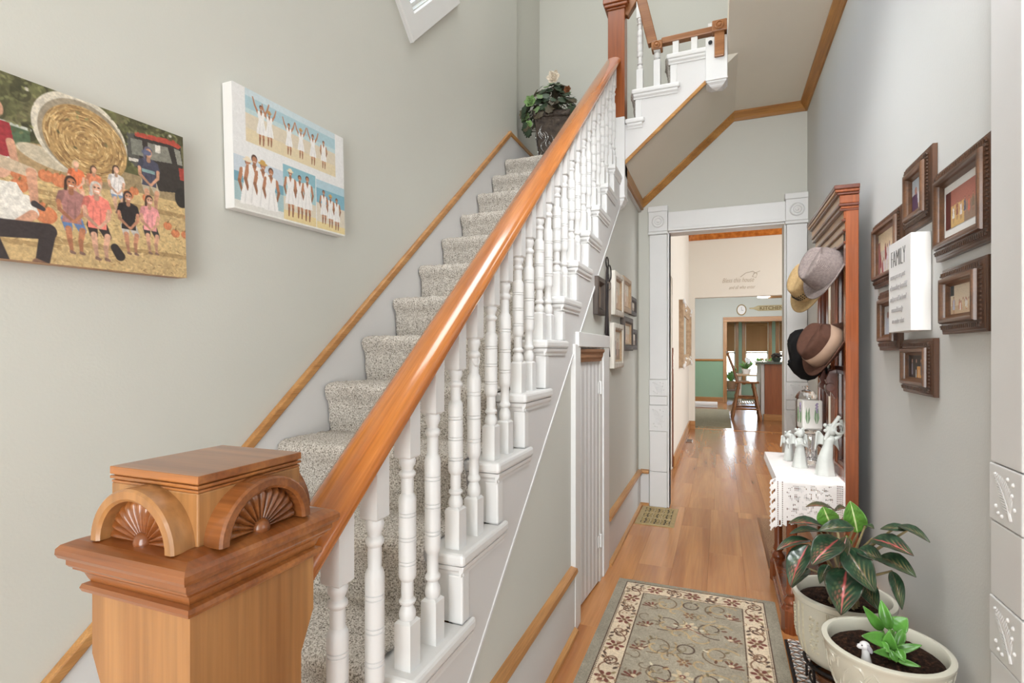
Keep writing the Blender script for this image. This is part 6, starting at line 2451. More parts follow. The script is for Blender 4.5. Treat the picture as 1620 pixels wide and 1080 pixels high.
def angel(name, label, x, y, H, lean, wreath, turn):
    """ceramic angel: flared gown, sleeves, head with face, wings; lean bends the upper body"""
    rt = thing(name, label, 'figurine', (x, y, TZ))
    c, s_ = math.cos(turn), math.sin(turn)

    def w_(a, b, z):
        return (x + a * c - b * s_, y + a * s_ + b * c, TZ + z)
    m = MB()
    pr = [(0.165, 0.0), (0.17, 0.01), (0.155, 0.03), (0.14, 0.15), (0.115, 0.3), (0.09, 0.45), (0.075, 0.52), (0.085, 0.58), (0.09, 0.62), (0.06, 0.66), (0.03, 0.68)]
    n = 32
    vs = []
    for r, z in pr:
        for i in range(n):
            th = 2 * math.pi * i / n
            k = r * H * (1 + 0.06 * math.cos(7 * th) * max(0, 1 - z / 0.45))
            vs.append(w_(k * math.cos(th) + lean * max(0, z - 0.3) * H, k * 0.85 * math.sin(th), z * H))
    fs = [(j * n + i, j * n + (i + 1) % n, (j + 1) * n + (i + 1) % n, (j + 1) * n + i) for j in range(len(pr) - 1) for i in range(n)]
    fs += [tuple(range(n))[::-1], tuple((len(pr) - 1) * n + i for i in range(n))]
    m.add(vs, fs)
    m.build('gown', M['ceramic'], rt, smooth=60)
    lx = lean * 0.45 * H
    m = MB()
    m.ball(w_(lx, 0, 0.77 * H), 0.085 * H, 0.085 * H, 0.1 * H, n=12)
    m.ball(w_(lx, -0.085 * H, 0.76 * H), 0.016 * H, n=6)
    m.build('head', M['ceramic'], rt, smooth=70)
    m = MB()
    for i in range(14):
        a = 2.4 * math.pi * i / 14
        m.ball(w_(lx + 0.08 * H * math.cos(a), 0.03 * H + 0.05 * H * math.sin(a), (0.8 + 0.06 * math.sin(i * 1.7)) * H), 0.034 * H, n=6)
    m.build('hair', M['ceramic'], rt, smooth=70)
    m = MB()
    if wreath:
        m.tube([w_(-0.07 * H + lx * .7, 0, 0.6 * H), w_(-0.04 * H + lx, -0.03 * H, 0.78 * H), w_(0.06 * H + lx, -0.03 * H, 0.93 * H), w_(0.13 * H + lx, -0.01 * H, 1.0 * H)], [0.04 * H, 0.036 * H, 0.03 * H, 0.035 * H], 10)
        m.tube([w_(0.07 * H + lx * .7, 0, 0.6 * H), w_(0.13 * H + lx, -0.04 * H, 0.7 * H), w_(0.17 * H + lx, -0.04 * H, 0.82 * H), w_(0.15 * H + lx, -0.02 * H, 0.95 * H)], [0.04 * H, 0.036 * H, 0.03 * H, 0.03 * H], 10)
    else:
        m.tube([w_(-0.08 * H + lx * .7, 0, 0.6 * H), w_(-0.1 * H + lx, -0.08 * H, 0.5 * H), w_(0.0 + lx, -0.12 * H, 0.56 * H)], [0.04 * H, 0.036 * H, 0.03 * H], 10)
        m.tube([w_(0.08 * H + lx * .7, 0, 0.6 * H), w_(0.1 * H + lx, -0.08 * H, 0.5 * H), w_(0.0 + lx, -0.12 * H, 0.56 * H)], [0.04 * H, 0.036 * H, 0.03 * H], 10)
        m.ball(w_(lx, -0.13 * H, 0.57 * H), 0.035 * H, n=6)
    m.build('arms', M['ceramic'], rt, smooth=60)
    m = MB()
    if wreath:
        cxw, czw = 0.1 * H + lx, 0.8 * H
        for i in range(22):
            a = 2 * math.pi * i / 22
            m.ball(w_(cxw + 0.085 * H * math.cos(a), -0.07 * H, czw + 0.085 * H * math.sin(a)), 0.024 * H, n=5)
        m.build('wreath', M['ceramic'], rt, smooth=70)
    m = MB()
    for q in (-1, 1):
        m.grid(lambda a, b, q=q: w_(q * (0.03 + 0.15 * a + 0.03 * b) * H + lx * .8, (0.09 + 0.03 * math.sin(a * 3)) * H, (0.62 + 0.12 * math.sin(a * 2.2) - 0.32 * b * (0.4 + 0.6 * a)) * H), 8, 8)
    m.build('wings', M['ceramic'], rt, smooth=70, solid=0.006)
    return rt


angel('angel_figurine', 'grey ceramic angel leaning with raised arms and wreath, nearest on the lace', 0.447, 2.755, 0.265, 0.22, True, 0.35)
angel('angel_figurine', 'grey ceramic angel with folded hands on a round base, left of the candle', 0.362, 2.89, 0.215, 0.0, False, 0.2)
angel('angel_figurine', 'small grey ceramic angel standing behind the folded hands angel', 0.332, 3.06, 0.17, 0.0, False, 0.6)

# ------------------------------------------------------------------ potted plants beside the right wall
def pot(name_root, cx, cy, zr, r, hgt, foot, waist, rt, relief):
    """glazed pot: rim radius r at height zr, closed body below"""
    z0 = zr - hgt
    m = MB()
    n = 48
    if waist:      # tapering, slightly bowed bowl
        pr = [(foot, 0), (foot + 0.012, 0.01), (r * 0.72, hgt * 0.3), (r * 0.88, hgt * 0.6), (r * 0.965, hgt * 0.88), (r * 0.985, hgt * 0.95), (r, hgt * 0.965), (r, hgt * 0.99), (r - 0.006, hgt), (r - 0.014, hgt), (r - 0.018, hgt * 0.97), (r - 0.02, hgt * 0.8), (r * 0.5, hgt * 0.78), (0.003, hgt * 0.78)]
    else:          # upright pot with rounded foot
        pr = [(foot, 0), (foot + 0.02, 0.008), (r * 0.86, hgt * 0.16), (r * 0.93, hgt * 0.4), (r * 0.95, hgt * 0.85), (r * 0.955, hgt * 0.9), (r, hgt * 0.92), (r, hgt * 0.985), (r - 0.006, hgt), (r - 0.014, hgt), (r - 0.018, hgt * 0.97), (r - 0.02, hgt * 0.8), (r * 0.5, hgt * 0.78), (0.003, hgt * 0.78)]
    m.lathe(pr, n, (cx, cy, z0), caps=False)
    m.lathe([(0.003, 0.0), (foot, 0.0)], n, (cx, cy, z0), caps=False)
    m.build('pot_body', M['pot'], rt, smooth=50)

    def rad(z):
        t = z
        for (a, za), (b, zb_) in zip(pr[:-1], pr[1:]):
            if za <= t <= zb_ and zb_ > za:
                return a + (b - a) * (t - za) / (zb_ - za)
        return r
    m = MB()
    rr = np.random.default_rng(3)
    if relief == 'panel':
        for th0 in np.arange(0, 2 * math.pi, math.pi / 4):
            for q in (-0.33, -0.29, 0.29, 0.33):
                pts = [(cx + (rad(z) + 0.0008) * math.cos(th0 + q), cy + (rad(z) + 0.0008) * math.sin(th0 + q), z0 + z) for z in np.linspace(hgt * 0.14, hgt * 0.88, 7)]
                m.tube(pts, 0.0018, 5)
            for k in range(46):
                z = hgt * (0.25 + 0.5 * rr.random())
                th = th0 + (rr.random() - .5) * 0.22
                m.ball((cx + rad(z) * math.cos(th), cy + rad(z) * math.sin(th), z0 + z), 0.0042, n=4)
    else:
        for k in range(150):
            th = rr.random() * 6.283
            z = hgt * (0.12 + 0.7 * rr.random())
            pts = []
            sg = 1 if rr.random() > .5 else -1
            L = 0.1 + 0.12 * rr.random()
            for t in np.linspace(0, 1, 6):
                zz = min(hgt * 0.9, z + 0.05 * t)
                tt = th + sg * L * t * t
                pts.append((cx + (rad(zz) - 0.0006) * math.cos(tt), cy + (rad(zz) - 0.0006) * math.sin(tt), z0 + zz))
            m.tube(pts, [0.0015, 0.0036, 0.0044, 0.004, 0.003, 0.001], 5)
    b = m.build('raised_relief', M['pot_relief'] if relief == 'panel' else M['pot'], rt, smooth=60)
    b['kind'] = 'stuff'
    m = MB()
    zs = hgt * 0.84
    nn = 30
    vs = [(cx, cy, z0 + zs + 0.012)]
    fs = []
    for j in range(1, 9):
        for i in range(nn):
            a = 2 * math.pi * i / nn
            q = (r - 0.0195) * j / 8
            vs.append((cx + q * math.cos(a), cy + q * math.sin(a), z0 + zs + (rr.random() * 0.012 if j < 8 else 0)))
    for i in range(nn):
        fs.append((0, 1 + i, 1 + (i + 1) % nn))
    for j in range(7):
        fs += [(1 + j * nn + i, 1 + j * nn + (i + 1) % nn, 1 + (j + 1) * nn + (i + 1) % nn, 1 + (j + 1) * nn + i) for i in range(nn)]
    m.add(vs, fs)
    m.build('soil', M['soil'], rt, smooth=70)
    return z0


def leaf(parent, base, tip, width, kind, bow, face, name='leaf', mat_=None, ns=16, nc=18):
    """one leaf blade from base to tip; face = direction the upper surface looks; bow lifts the middle"""
    b, t = Vector(base), Vector(tip)
    ax = t - b
    L = ax.length
    ax.normalize()
    nrm = Vector(face)
    nrm = (nrm - ax * nrm.dot(ax)).normalized()
    sd = ax.cross(nrm)
    P, C = [], []
    rr = np.random.default_rng(abs(hash((round(b.x, 3), round(t.z, 3)))) % 9999)
    ph = rr.random() * 6
    for i in range(ns + 1):
        s_ = i / ns
        wd = width / 2 * (math.sin(math.pi * min(1, s_ ** 0.8)) ** 0.75) * (1 - 0.18 * s_) if 0 < s_ < 1 else 0.0008
        for j in range(nc + 1):
            c = -1 + 2 * j / nc
            q = b + ax * (L * s_) + sd * (wd * c)
            h = bow * L * math.sin(math.pi * s_ * 0.9) * 1.0 + abs(c) * wd * 0.28 - 0.06 * wd * math.cos(c * 3)
            h += 0.03 * wd * math.sin(s_ * 26 + abs(c) * 4 + ph)
            q = q + nrm * h
            P.append(q)
            if kind:
                ac = abs(c)
                mid = max(0, 1 - ac / (0.1 * (1.15 - s_)))
                v = s_ * 11 - ac * 3.2
                vein = max(0, 1 - abs((v % 1.0) - 0.5) / 0.16) * max(0, 1 - (ac / 0.95) ** 3)
                nz = 0.5 + 0.5 * math.sin(s_ * 37 + ac * 23 + ph) * math.cos(ac * 31 - s_ * 19 + ph)
                if kind == 'g':
                    col = np.array([78, 124, 44]) * (0.85 + 0.3 * nz)
                    col = col * (1 - 0.5 * vein) + np.array([146, 176, 92]) * 0.5 * vein
                    col = col * (1 - mid) + np.array([206, 214, 150]) * mid
                else:
                    k_ = {'r': 0.9, 'o': 0.9, 'd': 0.75}[kind]
                    col = np.array([36, 62, 44]) * (0.8 + 0.45 * nz)
                    vc = np.array([178, 148, 96]) if kind != 'r' or nz > 0.55 else np.array([192, 108, 92])
                    col = col * (1 - k_ * vein) + vc * k_ * vein
                    if kind == 'o':
                        col = col * 0.7 + np.array([150, 96, 70]) * 0.3
                    mc = np.array([196, 92, 92]) if kind in 'ro' else np.array([168, 120, 96])
                    mm = min(1, mid * 1.4) * (1.0 if kind in 'ro' else 0.5)
                    col = col * (1 - mm) + mc * mm
                    if ac > 0.93:
                        col = col * 0.6 + np.array([128, 62, 58]) * 0.4
                C.append(np.clip(col, 0, 255) / 255)
    off = wloc(parent)
    P = np.array([[q.x - off.x, q.y - off.y, q.z - off.z] for q in P])
    i = np.arange((ns + 1) * (nc + 1)).reshape(ns + 1, nc + 1)
    F = np.stack([i[:-1, :-1], i[:-1, 1:], i[1:, 1:], i[1:, :-1]], -1).reshape(-1, 4)
    o = fast_mesh(name, P, F, np.array(C) if kind else None, mat_ or M['leaf'])
    o.parent = parent
    q = o.modifiers.new('solid', 'SOLIDIFY')
    q.thickness = 0.0012
    return o


M['stem'] = plain('pinkish_green_stem', (150, 134, 96), 0.5, var=0.2, vscale=30)
M['stem_g'] = plain('fresh_green_stem', (96, 146, 62), 0.4, var=0.15, vscale=30)
P1X, P1Y, P1Z = 0.398, 2.125, 0.41
pl1 = thing('potted_aglaonema', 'cream paneled pot of aglaonema with pink-veined dark leaves beside the hall tree', 'potted plant', (P1X, P1Y, 0.16))
pot('pot', P1X, P1Y, P1Z, 0.157, 0.235, 0.095, False, pl1, 'panel')
LV1 = [
 ((0.383, 1.99, 0.545), (0.347, 1.88, 0.436), 0.116, 'r'), ((0.367, 2.02, 0.63), (0.275, 1.93, 0.56), 0.093, 'r'), ((0.284, 2.06, 0.587), (0.222, 1.98, 0.46), 0.081, 'r'),
 ((0.34, 2.12, 0.635), (0.22, 2.05, 0.65), 0.059, 'r'), ((0.294, 2.1, 0.589), (0.181, 2.02, 0.561), 0.051, 'r'), ((0.391, 2.25, 0.668), (0.294, 2.2, 0.676), 0.043, 'o'),
 ((0.358, 2.1, 0.646), (0.337, 2.12, 0.706), 0.075, 'g'), ((0.432, 2.08, 0.638), (0.414, 2.1, 0.739), 0.075, 'g'), ((0.405, 2.0, 0.678), (0.301, 1.98, 0.658), 0.058, 'd'),
 ((0.451, 1.98, 0.654), (0.528, 1.86, 0.65), 0.069, 'r'), ((0.512, 1.95, 0.714), (0.56, 1.84, 0.701), 0.036, 'd'), ((0.533, 1.93, 0.709), (0.471, 1.97, 0.689), 0.034, 'd'),
 ((0.463, 1.96, 0.607), (0.528, 1.84, 0.596), 0.068, 'd'), ((0.416, 2.0, 0.61), (0.471, 1.93, 0.598), 0.058, 'd'), ((0.382, 2.0, 0.608), (0.442, 1.9, 0.513), 0.092, 'd'),
 ((0.491, 1.93, 0.577), (0.495, 1.85, 0.494), 0.040, 'd'), ((0.336, 2.02, 0.539), (0.304, 1.97, 0.49), 0.039, 'd'), ((0.447, 2.05, 0.674), (0.461, 2.0, 0.679), 0.026, 'd'),
 ((0.429, 2.0, 0.505), (0.453, 1.92, 0.455), 0.061, 'd'), ((0.391, 2.25, 0.654), (0.423, 2.2, 0.686), 0.042, 'o'), ((0.332, 2.14, 0.612), (0.227, 2.08, 0.605), 0.040, 'd'),
 ((0.39, 2.03, 0.636), (0.358, 1.97, 0.549), 0.043, 'o'), ((0.288, 2.08, 0.496), (0.229, 2.02, 0.443), 0.046, 'd'), ((0.406, 2.08, 0.593), (0.4, 2.08, 0.627), 0.025, 'g')]
crown_c = Vector((0.4, 2.1, 0.45))
for b, t, wd, kd in LV1:
    mid = (Vector(b) + Vector(t)) / 2
    face = (mid - crown_c).normalized() * 0.55 + Vector((-0.25, -0.75, 0.35))
    if abs(t[2] - b[2]) < 0.03:
        face = face + Vector((0, 0, 0.55))
    leaf(pl1, b, t, wd, kd, 0.10, face)
m = MB()
for k, (b, t, wd, kd) in enumerate(LV1):
    a = 6.283 * k / len(LV1)
    root = (P1X + 0.045 * math.cos(a), P1Y + 0.045 * math.sin(a), 0.37)
    bb = Vector(b)
    md = Vector(root) * 0.4 + bb * 0.6 + Vector((0, 0, 0.03))
    m.tube([root, md, bb], [0.006, 0.005, 0.003], 6)
m.build('stems', M['stem'], pl1, smooth=70)['kind'] = 'stuff'

P2X, P2Y, P2Z = 0.422, 1.715, 0.452
pl2 = thing('potted_houseplant', 'cream swirl-relief pot with young bright green plant, nearest the camera', 'potted plant', (P2X, P2Y, 0.22))
pot('pot', P2X, P2Y, P2Z, 0.152, 0.22, 0.085, True, pl2, 'swirl')
LV2 = [
 ((0.437, 1.74, 0.478), (0.422, 1.76, 0.551), 0.034), ((0.421, 1.74, 0.474), (0.37, 1.72, 0.543), 0.030), ((0.423, 1.7, 0.464), (0.353, 1.66, 0.486), 0.041),
 ((0.452, 1.76, 0.471), (0.484, 1.76, 0.511), 0.050), ((0.427, 1.69, 0.447), (0.421, 1.68, 0.504), 0.035), ((0.435, 1.7, 0.44), (0.499, 1.7, 0.47), 0.023),
 ((0.434, 1.66, 0.438), (0.479, 1.64, 0.442), 0.016), ((0.424, 1.68, 0.44), (0.373, 1.63, 0.463), 0.023), ((0.441, 1.68, 0.458), (0.449, 1.65, 0.442), 0.026),
 ((0.453, 1.73, 0.444), (0.474, 1.75, 0.485), 0.027), ((0.403, 1.68, 0.47), (0.417, 1.66, 0.454), 0.023), ((0.432, 1.66, 0.435), (0.42, 1.67, 0.459), 0.020)]
M['dleaf'] = plain('bright_green_leaf', (92, 150, 62), 0.3, coat=0.2, var=0.3, vscale=18)
for b, t, wd in LV2:
    leaf(pl2, b, t, wd, None, 0.08, (-0.3, -0.8, 0.5), mat_=M['dleaf'], nc=6, ns=12)
m = MB()
m.tube([(0.43, 1.70, 0.40), (0.432, 1.70, 0.44), (0.435, 1.72, 0.49)], [0.008, 0.008, 0.006], 8)
for k, (b, t, wd) in enumerate(LV2):
    m.tube([(0.432, 1.705, 0.42), b], [0.005, 0.003], 6)
m.build('stems', M['stem_g'], pl2, smooth=70)['kind'] = 'stuff'
# white dog figurine stuck in the soil
M['porc'] = plain('white_porcelain', (228, 226, 228), 0.25, coat=0.3, var=0.03)
M['porc_g'] = plain('grey_ear', (168, 164, 172), 0.3, coat=0.3, var=0.05)
dgx, dgy, dgz = 0.355, 1.632, 0.475
dg_ = thing('dog_figurine', 'tiny white porcelain dog with drooping ear in the nearest pot', 'figurine', (dgx, dgy, 0.425))
m = MB()
m.ball((dgx, dgy, dgz), 0.0125, 0.0115, 0.0115, n=10)
m.ball((dgx - 0.011, dgy - 0.003, dgz - 0.002), 0.0085, 0.007, 0.0065, n=8)
m.tube([(dgx + 0.002, dgy, dgz - 0.004), (dgx + 0.003, dgy + 0.002, dgz - 0.024), (dgx + 0.005, dgy + 0.004, dgz - 0.05)], [0.009, 0.0095, 0.014], 10)
m.build('body', M['porc'], dg_, smooth=80)
m = MB()
m.ball((dgx + 0.009, dgy - 0.008, dgz - 0.004), 0.006, 0.004, 0.012, n=8, m=Matrix.Rotation(-0.5, 4, 'Y'))
m.ball((dgx + 0.007, dgy + 0.01, dgz - 0.004), 0.006, 0.004, 0.012, n=8, m=Matrix.Rotation(-0.5, 4, 'Y'))
m.build('ear', M['porc_g'], dg_, smooth=80)
m = MB()
m.ball((dgx - 0.0185, dgy - 0.003, dgz + 0.0), 0.0022, n=5)
m.ball((dgx - 0.008, dgy - 0.0095, dgz + 0.004), 0.0016, n=5)
m.build('nose_and_eye', M['black_plain'], dg_)


def stand(name, label, cx, cy, zt, r, legs=4):
    rt = thing(name, label, 'plant stand', (cx, cy, 0.03))
    ring = lambda q, z: [(cx + q * math.cos(a), cy + q * math.sin(a), z) for a in np.linspace(0, 2 * math.pi, 33)[:-1]]
    MB().tube(ring(r, zt), 0.006, 8, True).build('top_ring', M['iron'], rt, smooth=60)
    MB().tube(ring(r * 0.86, zt - 0.07), 0.004, 8, True).build('lower_ring', M['iron'], rt, smooth=60)
    for k in range(legs):
        a = 0.5 + 2 * math.pi * k / legs
        c, s_ = math.cos(a), math.sin(a)
        pts = [(cx + c * (r + 0.018), cy + s_ * (r + 0.018), zt - 0.03), (cx + c * (r + 0.02), cy + s_ * (r + 0.02), zt + 0.006), (cx + c * (r + 0.004), cy + s_ * (r + 0.004), zt + 0.012), (cx + c * (r - 0.006), cy + s_ * (r - 0.006), zt - 0.01), (cx + c * (r - 0.012), cy + s_ * (r - 0.012), zt - 0.07), (cx + c * (r * .8), cy + s_ * (r * .8), 0.07), (cx + c * (r + 0.0), cy + s_ * (r + 0.0), 0.031)]
        MB().tube(pts, 0.005, 8).build('leg', M['iron'], rt, smooth=60)
    m = MB()
    for k in range(2):
        a = 0.5 + math.pi / 2 * k
        m.tube([(cx + r * math.cos(a), cy + r * math.sin(a), zt - 0.004), (cx - r * math.cos(a), cy - r * math.sin(a), zt - 0.004)], 0.004, 6)
    m.build('cross_bars', M['iron'], rt)
    return rt


sd1 = stand('plant_stand', 'black wrought iron stand carrying the aglaonema pot', P1X, P1Y, 0.165, 0.118)
sd2 = stand('plant_stand', 'black wrought iron stand carrying the nearest bright green plant', P2X, P2Y, 0.222, 0.105)
sc = thing('saucer', 'amber brown saucer on the iron stand below the aglaonema pot', 'saucer', (P1X, P1Y, 0.11))
MB().lathe([(0.07, 0.1), (0.09, 0.104), (0.104, 0.138), (0.1, 0.14), (0.086, 0.112), (0.003, 0.11)], 32, (P1X, P1Y, 0)).build('dish', M['saucer'], sc, smooth=50)

# ------------------------------------------------------------------ ivy arrangement on the stair landing
ivx, ivy = -1.2, 3.88
iv = thing('ivy_planter', 'square embossed pewter pot of dark ivy with white flower on the stair landing', 'potted plant', (ivx, ivy, 2.612))
m = MB()
zb0, zt0, hb_, ht_ = 2.612, 3.05, 0.08, 0.14
ca_, sa_ = math.cos(0.25), math.sin(0.25)


def ip(x, y, z):
    return (ivx + x * ca_ - y * sa_, ivy + x * sa_ + y * ca_, z)


vs, fs = [], []
lev = [(hb_, zb0), (hb_ + 0.004, zb0 + 0.02), (ht_ - 0.01, zt0 - 0.05), (ht_, zt0 - 0.04), (ht_, zt0), (ht_ - 0.012, zt0), (ht_ - 0.02, zt0 - 0.06)]
for h, z in lev:
    vs += [ip(-h, -h, z), ip(h, -h, z), ip(h, h, z), ip(-h, h, z)]
for j in range(len(lev) - 1):
    fs += [(j * 4 + i, j * 4 + (i + 1) % 4, (j + 1) * 4 + (i + 1) % 4, (j + 1) * 4 + i) for i in range(4)]
fs += [(0, 1, 2, 3), tuple(24 + i for i in range(4))]
m.add(vs, fs)
m.build('planter', M['pewter'], iv, bevel=0.006)
# embossed scrolls on the two faces that show
m = MB()
rr = np.random.default_rng(11)
for fc in range(4):
    for k in range(26):
        u = (rr.random() - .5) * 1.5
        zz = rr.random()
        pts = []
        sg = 1 if k % 2 else -1
        for t in np.linspace(0, 1, 6):
            z_ = 0.06 + (zz * 0.7 + 0.22 * t) * 0.85
            h = hb_ + (ht_ - hb_) * z_
            w_ = max(-0.85, min(0.85, u + sg * 0.18 * math.sin(t * 3))) * h
            o_ = h + 0.001
            z = zb0 + (zt0 - 0.05 - zb0) * min(0.97, z_)
            pts.append([ip(w_, -o_, z), ip(o_, w_, z), ip(w_, o_, z), ip(-o_, w_, z)][fc])
        m.tube(pts, [0.002, 0.004, 0.005, 0.004, 0.003, 0.002], 5)
m.build('embossed_scrolls', M['chrome'], iv, smooth=60)['kind'] = 'stuff'
iv.children[-1].data.materials[0] = M['pewter']
m = MB()
m.box(ivx - 0.1, ivx + 0.1, ivy - 0.1, ivy + 0.1, zt0 - 0.09, zt0 - 0.03)
m.build('filler', M['soil'], iv)


def ivy_shape(mb, n_lobes=5):
    pts = []
    for a, r in ((-90, .34), (-60, .5), (-30, .42), (0, .56), (25, .44), (55, .62), (75, .55), (90, .8), (105, .55), (125, .62), (155, .44), (180, .56), (210, .42), (240, .5)):
        q = math.radians(a)
        pts.append((r * math.cos(q), r * math.sin(q)))
    vs = [(0, 0, 0.05)] + [(x, y, -0.06 * (x * x) - 0.08 * abs(y)) for x, y in pts]
    n = len(pts)
    mb.add(vs, [(0, 1 + i, 1 + (i + 1) % n) for i in range(n)])
    return mb


lm = {}
for nm in ('leaf_dk', 'leaf_lt', 'leaf_br'):
    mb_ = ivy_shape(MB())
    w_ = wloc(iv)
    mb_.v = [(a + w_.x, b + w_.y, c + w_.z) for a, b, c in mb_.v]
    o = mb_.build('leaf', M[nm], iv, smooth=80)
    lm[nm] = o
rr = np.random.default_rng(21)
cnt = 0
stems = MB()
for k in range(250):
    a = rr.random() * 6.283
    el = rr.random()
    R_l = 0.62 + 0.38 * rr.random() ** 0.5
    ph_ = el * 1.75 - 0.3
    x = ivx + 0.2 * R_l * math.cos(a) * math.cos(ph_)
    y = ivy + 0.19 * R_l * math.sin(a) * math.cos(ph_)
    z = zt0 + 0.03 + 0.22 * R_l * math.sin(ph_)
    if k < 44:      # trailing on the left
        t = rr.random()
        x = ivx - 0.13 - 0.05 * math.sin(t * 3) - 0.02 * rr.random()
        y = ivy - 0.08 - 0.08 * rr.random()
        z = zt0 + 0.08 - 0.22 * t
    if x < XL + 0.02 or y > YE - 0.03:
        continue
    d = Vector((x - ivx, y - ivy, z - zt0 + 0.02)).normalized() + Vector((0.0, -0.6, 0.25)) + Vector(rr.normal(0, 0.3, 3))
    q = d.to_track_quat('Z', 'Y')
    e = q.to_euler()
    e.rotate_axis('Z', rr.random() * 6)
    nm = ('leaf_dk', 'leaf_dk', 'leaf_lt', 'leaf_br', 'leaf_dk', 'leaf_dk', 'leaf_br')[k % 7]
    s_ = 0.042 + 0.028 * rr.random()
    loc = Vector((x, y, z)) - wloc(iv)
    if lm[nm].get('used') is None:
        lm[nm]['used'] = 1
        o = lm[nm]
        o.location, o.rotation_euler, o.scale = loc, e, (s_, s_, s_)
    else:
        o = share(lm[nm], iv, loc, e, (s_, s_, s_))
    if k % 2 == 0:
        stems.tube([(ivx + (x - ivx) * .2, ivy + (y - ivy) * .2, zt0 - 0.04), (x * .5 + ivx * .5, y * .5 + ivy * .5, z + 0.01), (x, y, z)], 0.002, 4)
for o in lm.values():
    if 'used' in o:
        del o['used']
for o in iv.children:
    if 'used' in o:
        del o['used']
stems.build('stems', M['leaf_br'], iv)['kind'] = 'stuff'


def bloom(cx, cy, cz, s, mat_, nm, parent):
    mb_ = MB()
    for ring_, (n, r, tilt) in enumerate(((6, 1.0, 0.35), (5, 0.7, 0.8), (4, 0.4, 1.15))):
        for k in range(n):
            a = 6.283 * k / n + ring_ * 0.5
            def fn(u, v, a=a, r=r, tilt=tilt):
                q = (v * r)
                wv = math.sin(math.pi * min(1, v * .95 + .05)) ** .6 * 0.42 * r * (u * 2 - 1)
                out = q * math.cos(tilt * v)
                up = q * math.sin(tilt * v) + 0.12 * (u * 2 - 1) ** 2
                x_, y_ = out * math.cos(a) - wv * math.sin(a), out * math.sin(a) + wv * math.cos(a)
                p_ = Vector((x_, y_, up)) * s
                p_ = Matrix.Rotation(1.5, 3, 'X') @ p_
                return (cx + p_.x, cy + p_.y, cz + p_.z)
            mb_.grid(fn, 4, 5)
    return mb_.build(nm, mat_, parent, smooth=80, solid=0.0015)


bloom(-1.13, 3.69, 3.25, 0.055, M['petal'], 'white_flower', iv)
M['rose_gr'] = plain('pale_green_petal', (138, 172, 108), 0.6, var=0.15)
bloom(-1.32, 3.72, 3.12, 0.05, M['rose_gr'], 'green_flower', iv)
bloom(-1.34, 3.74, 2.96, 0.035, M['rose_gr'], 'green_flower', iv)
M['rust'] = plain('rust_petal', (120, 72, 38), 0.7, var=0.2)
bloom(-1.04, 3.74, 3.17, 0.03, M['rust'], 'rust_flower', iv)

# ------------------------------------------------------------------ dining room and kitchen things
mr = thing('wall_mirror', 'wooden framed mirror with carved white corners on the dining room wall', 'mirror', (-0.47, 7.7, 1.06))


def mrp(u, v, h):
    return (-0.47 + h, 7.7 + u, 1.47 + v)


MB().frame([(0, 0), (0, 0.05), (0.03, 0.06), (0.12, 0.055), (0.16, 0.03), (0.16, 0)], 0.93, 0.42, mrp).build('frame', M['frame_lt'], mr, smooth=40)
MB().box(-0.469, -0.45, 6.9, 8.5, 1.19, 1.75).build('glass', M['mirror'], mr)
for u in (-1, 1):
    for v in (-1, 1):
        m = MB()
        for k in range(4):
            c = mrp(u * (0.9 - 0.12 * k), v * (0.4 - 0.01 * k * k), 0.06)
            m.ball(c, 0.018, 0.06, 0.034 - 0.006 * k, n=6)
        m.build('corner_ornament', M['white'], mr, smooth=60)

tag(text_mesh('wall_lettering', 'Bless this house', 0.105, M['decal'], lambda x, y, h: (0.03 + x * 0.68, YD - 0.001 - h, 2.34 + y), None, shear=0.4), 'faint cursive lettering reading Bless this house above the kitchen opening', 'lettering')
tag(text_mesh('wall_lettering', 'and all who enter', 0.08, M['decal'], lambda x, y, h: (0.13 + x * 0.66, YD - 0.001 - h, 2.235 + y), None, shear=0.4), 'faint lettering reading and all who enter, lower line above the kitchen opening', 'lettering')
fl_ = MB()
pts = [(0.3, 2.42), (0.38, 2.48), (0.48, 2.5), (0.54, 2.46), (0.52, 2.4), (0.47, 2.42), (0.5, 2.47), (0.58, 2.5)]
fl_.tube([(x, YD - 0.003, z) for x, z in pts], 0.004, 5)
tag(fl_.build('wall_flourish', M['decal'], None), 'faint curling flourish beside the cursive lettering', 'lettering')

fr_ = thing('floor_vent', 'small brown floor vent in the dining room by the left wall', 'vent', (-0.4, 7.75, 0))
MB().box(-0.44, -0.355, 7.62, 7.9, 0.0006, 0.006).build('plate', M['saucer'], fr_, bevel=0.002)
mm_ = MB()
for k in range(7):
    mm_.box(-0.43, -0.365, 7.65 + k * 0.034, 7.662 + k * 0.034, 0.006, 0.0066)
mm_.build('slots', M['brass_d'], fr_)

o = MB().box(-0.55, 0.18, 9.3, 12.2, 0.0006, 0.008).build('floor_reflection', M['grey_speckle'], None, bevel=0.003)  # thin sheet whose colour stands for a greyish reflection in the floor
tag(o, 'grey green sheet standing for a reflection on the kitchen floor left of the stool', 'mat')
rl = thing('rolled_rug', 'white rolled rug lying on the kitchen floor below the green wall', 'rug', (-0.35, 12.6, 0))
m = MB()
m.lathe([(0.055, 0), (0.06, 0.01), (0.06, 0.74), (0.055, 0.75)], 20, (-0.8, 12.6, 0.07), Matrix.Rotation(math.pi / 2, 4, 'Y'))
m.build('roll', M['edge_w'], rl, smooth=50)
MB().box(-0.8, -0.05, 12.5, 12.62, 0.0085, 0.016).build('flap', M['edge_w'], rl)

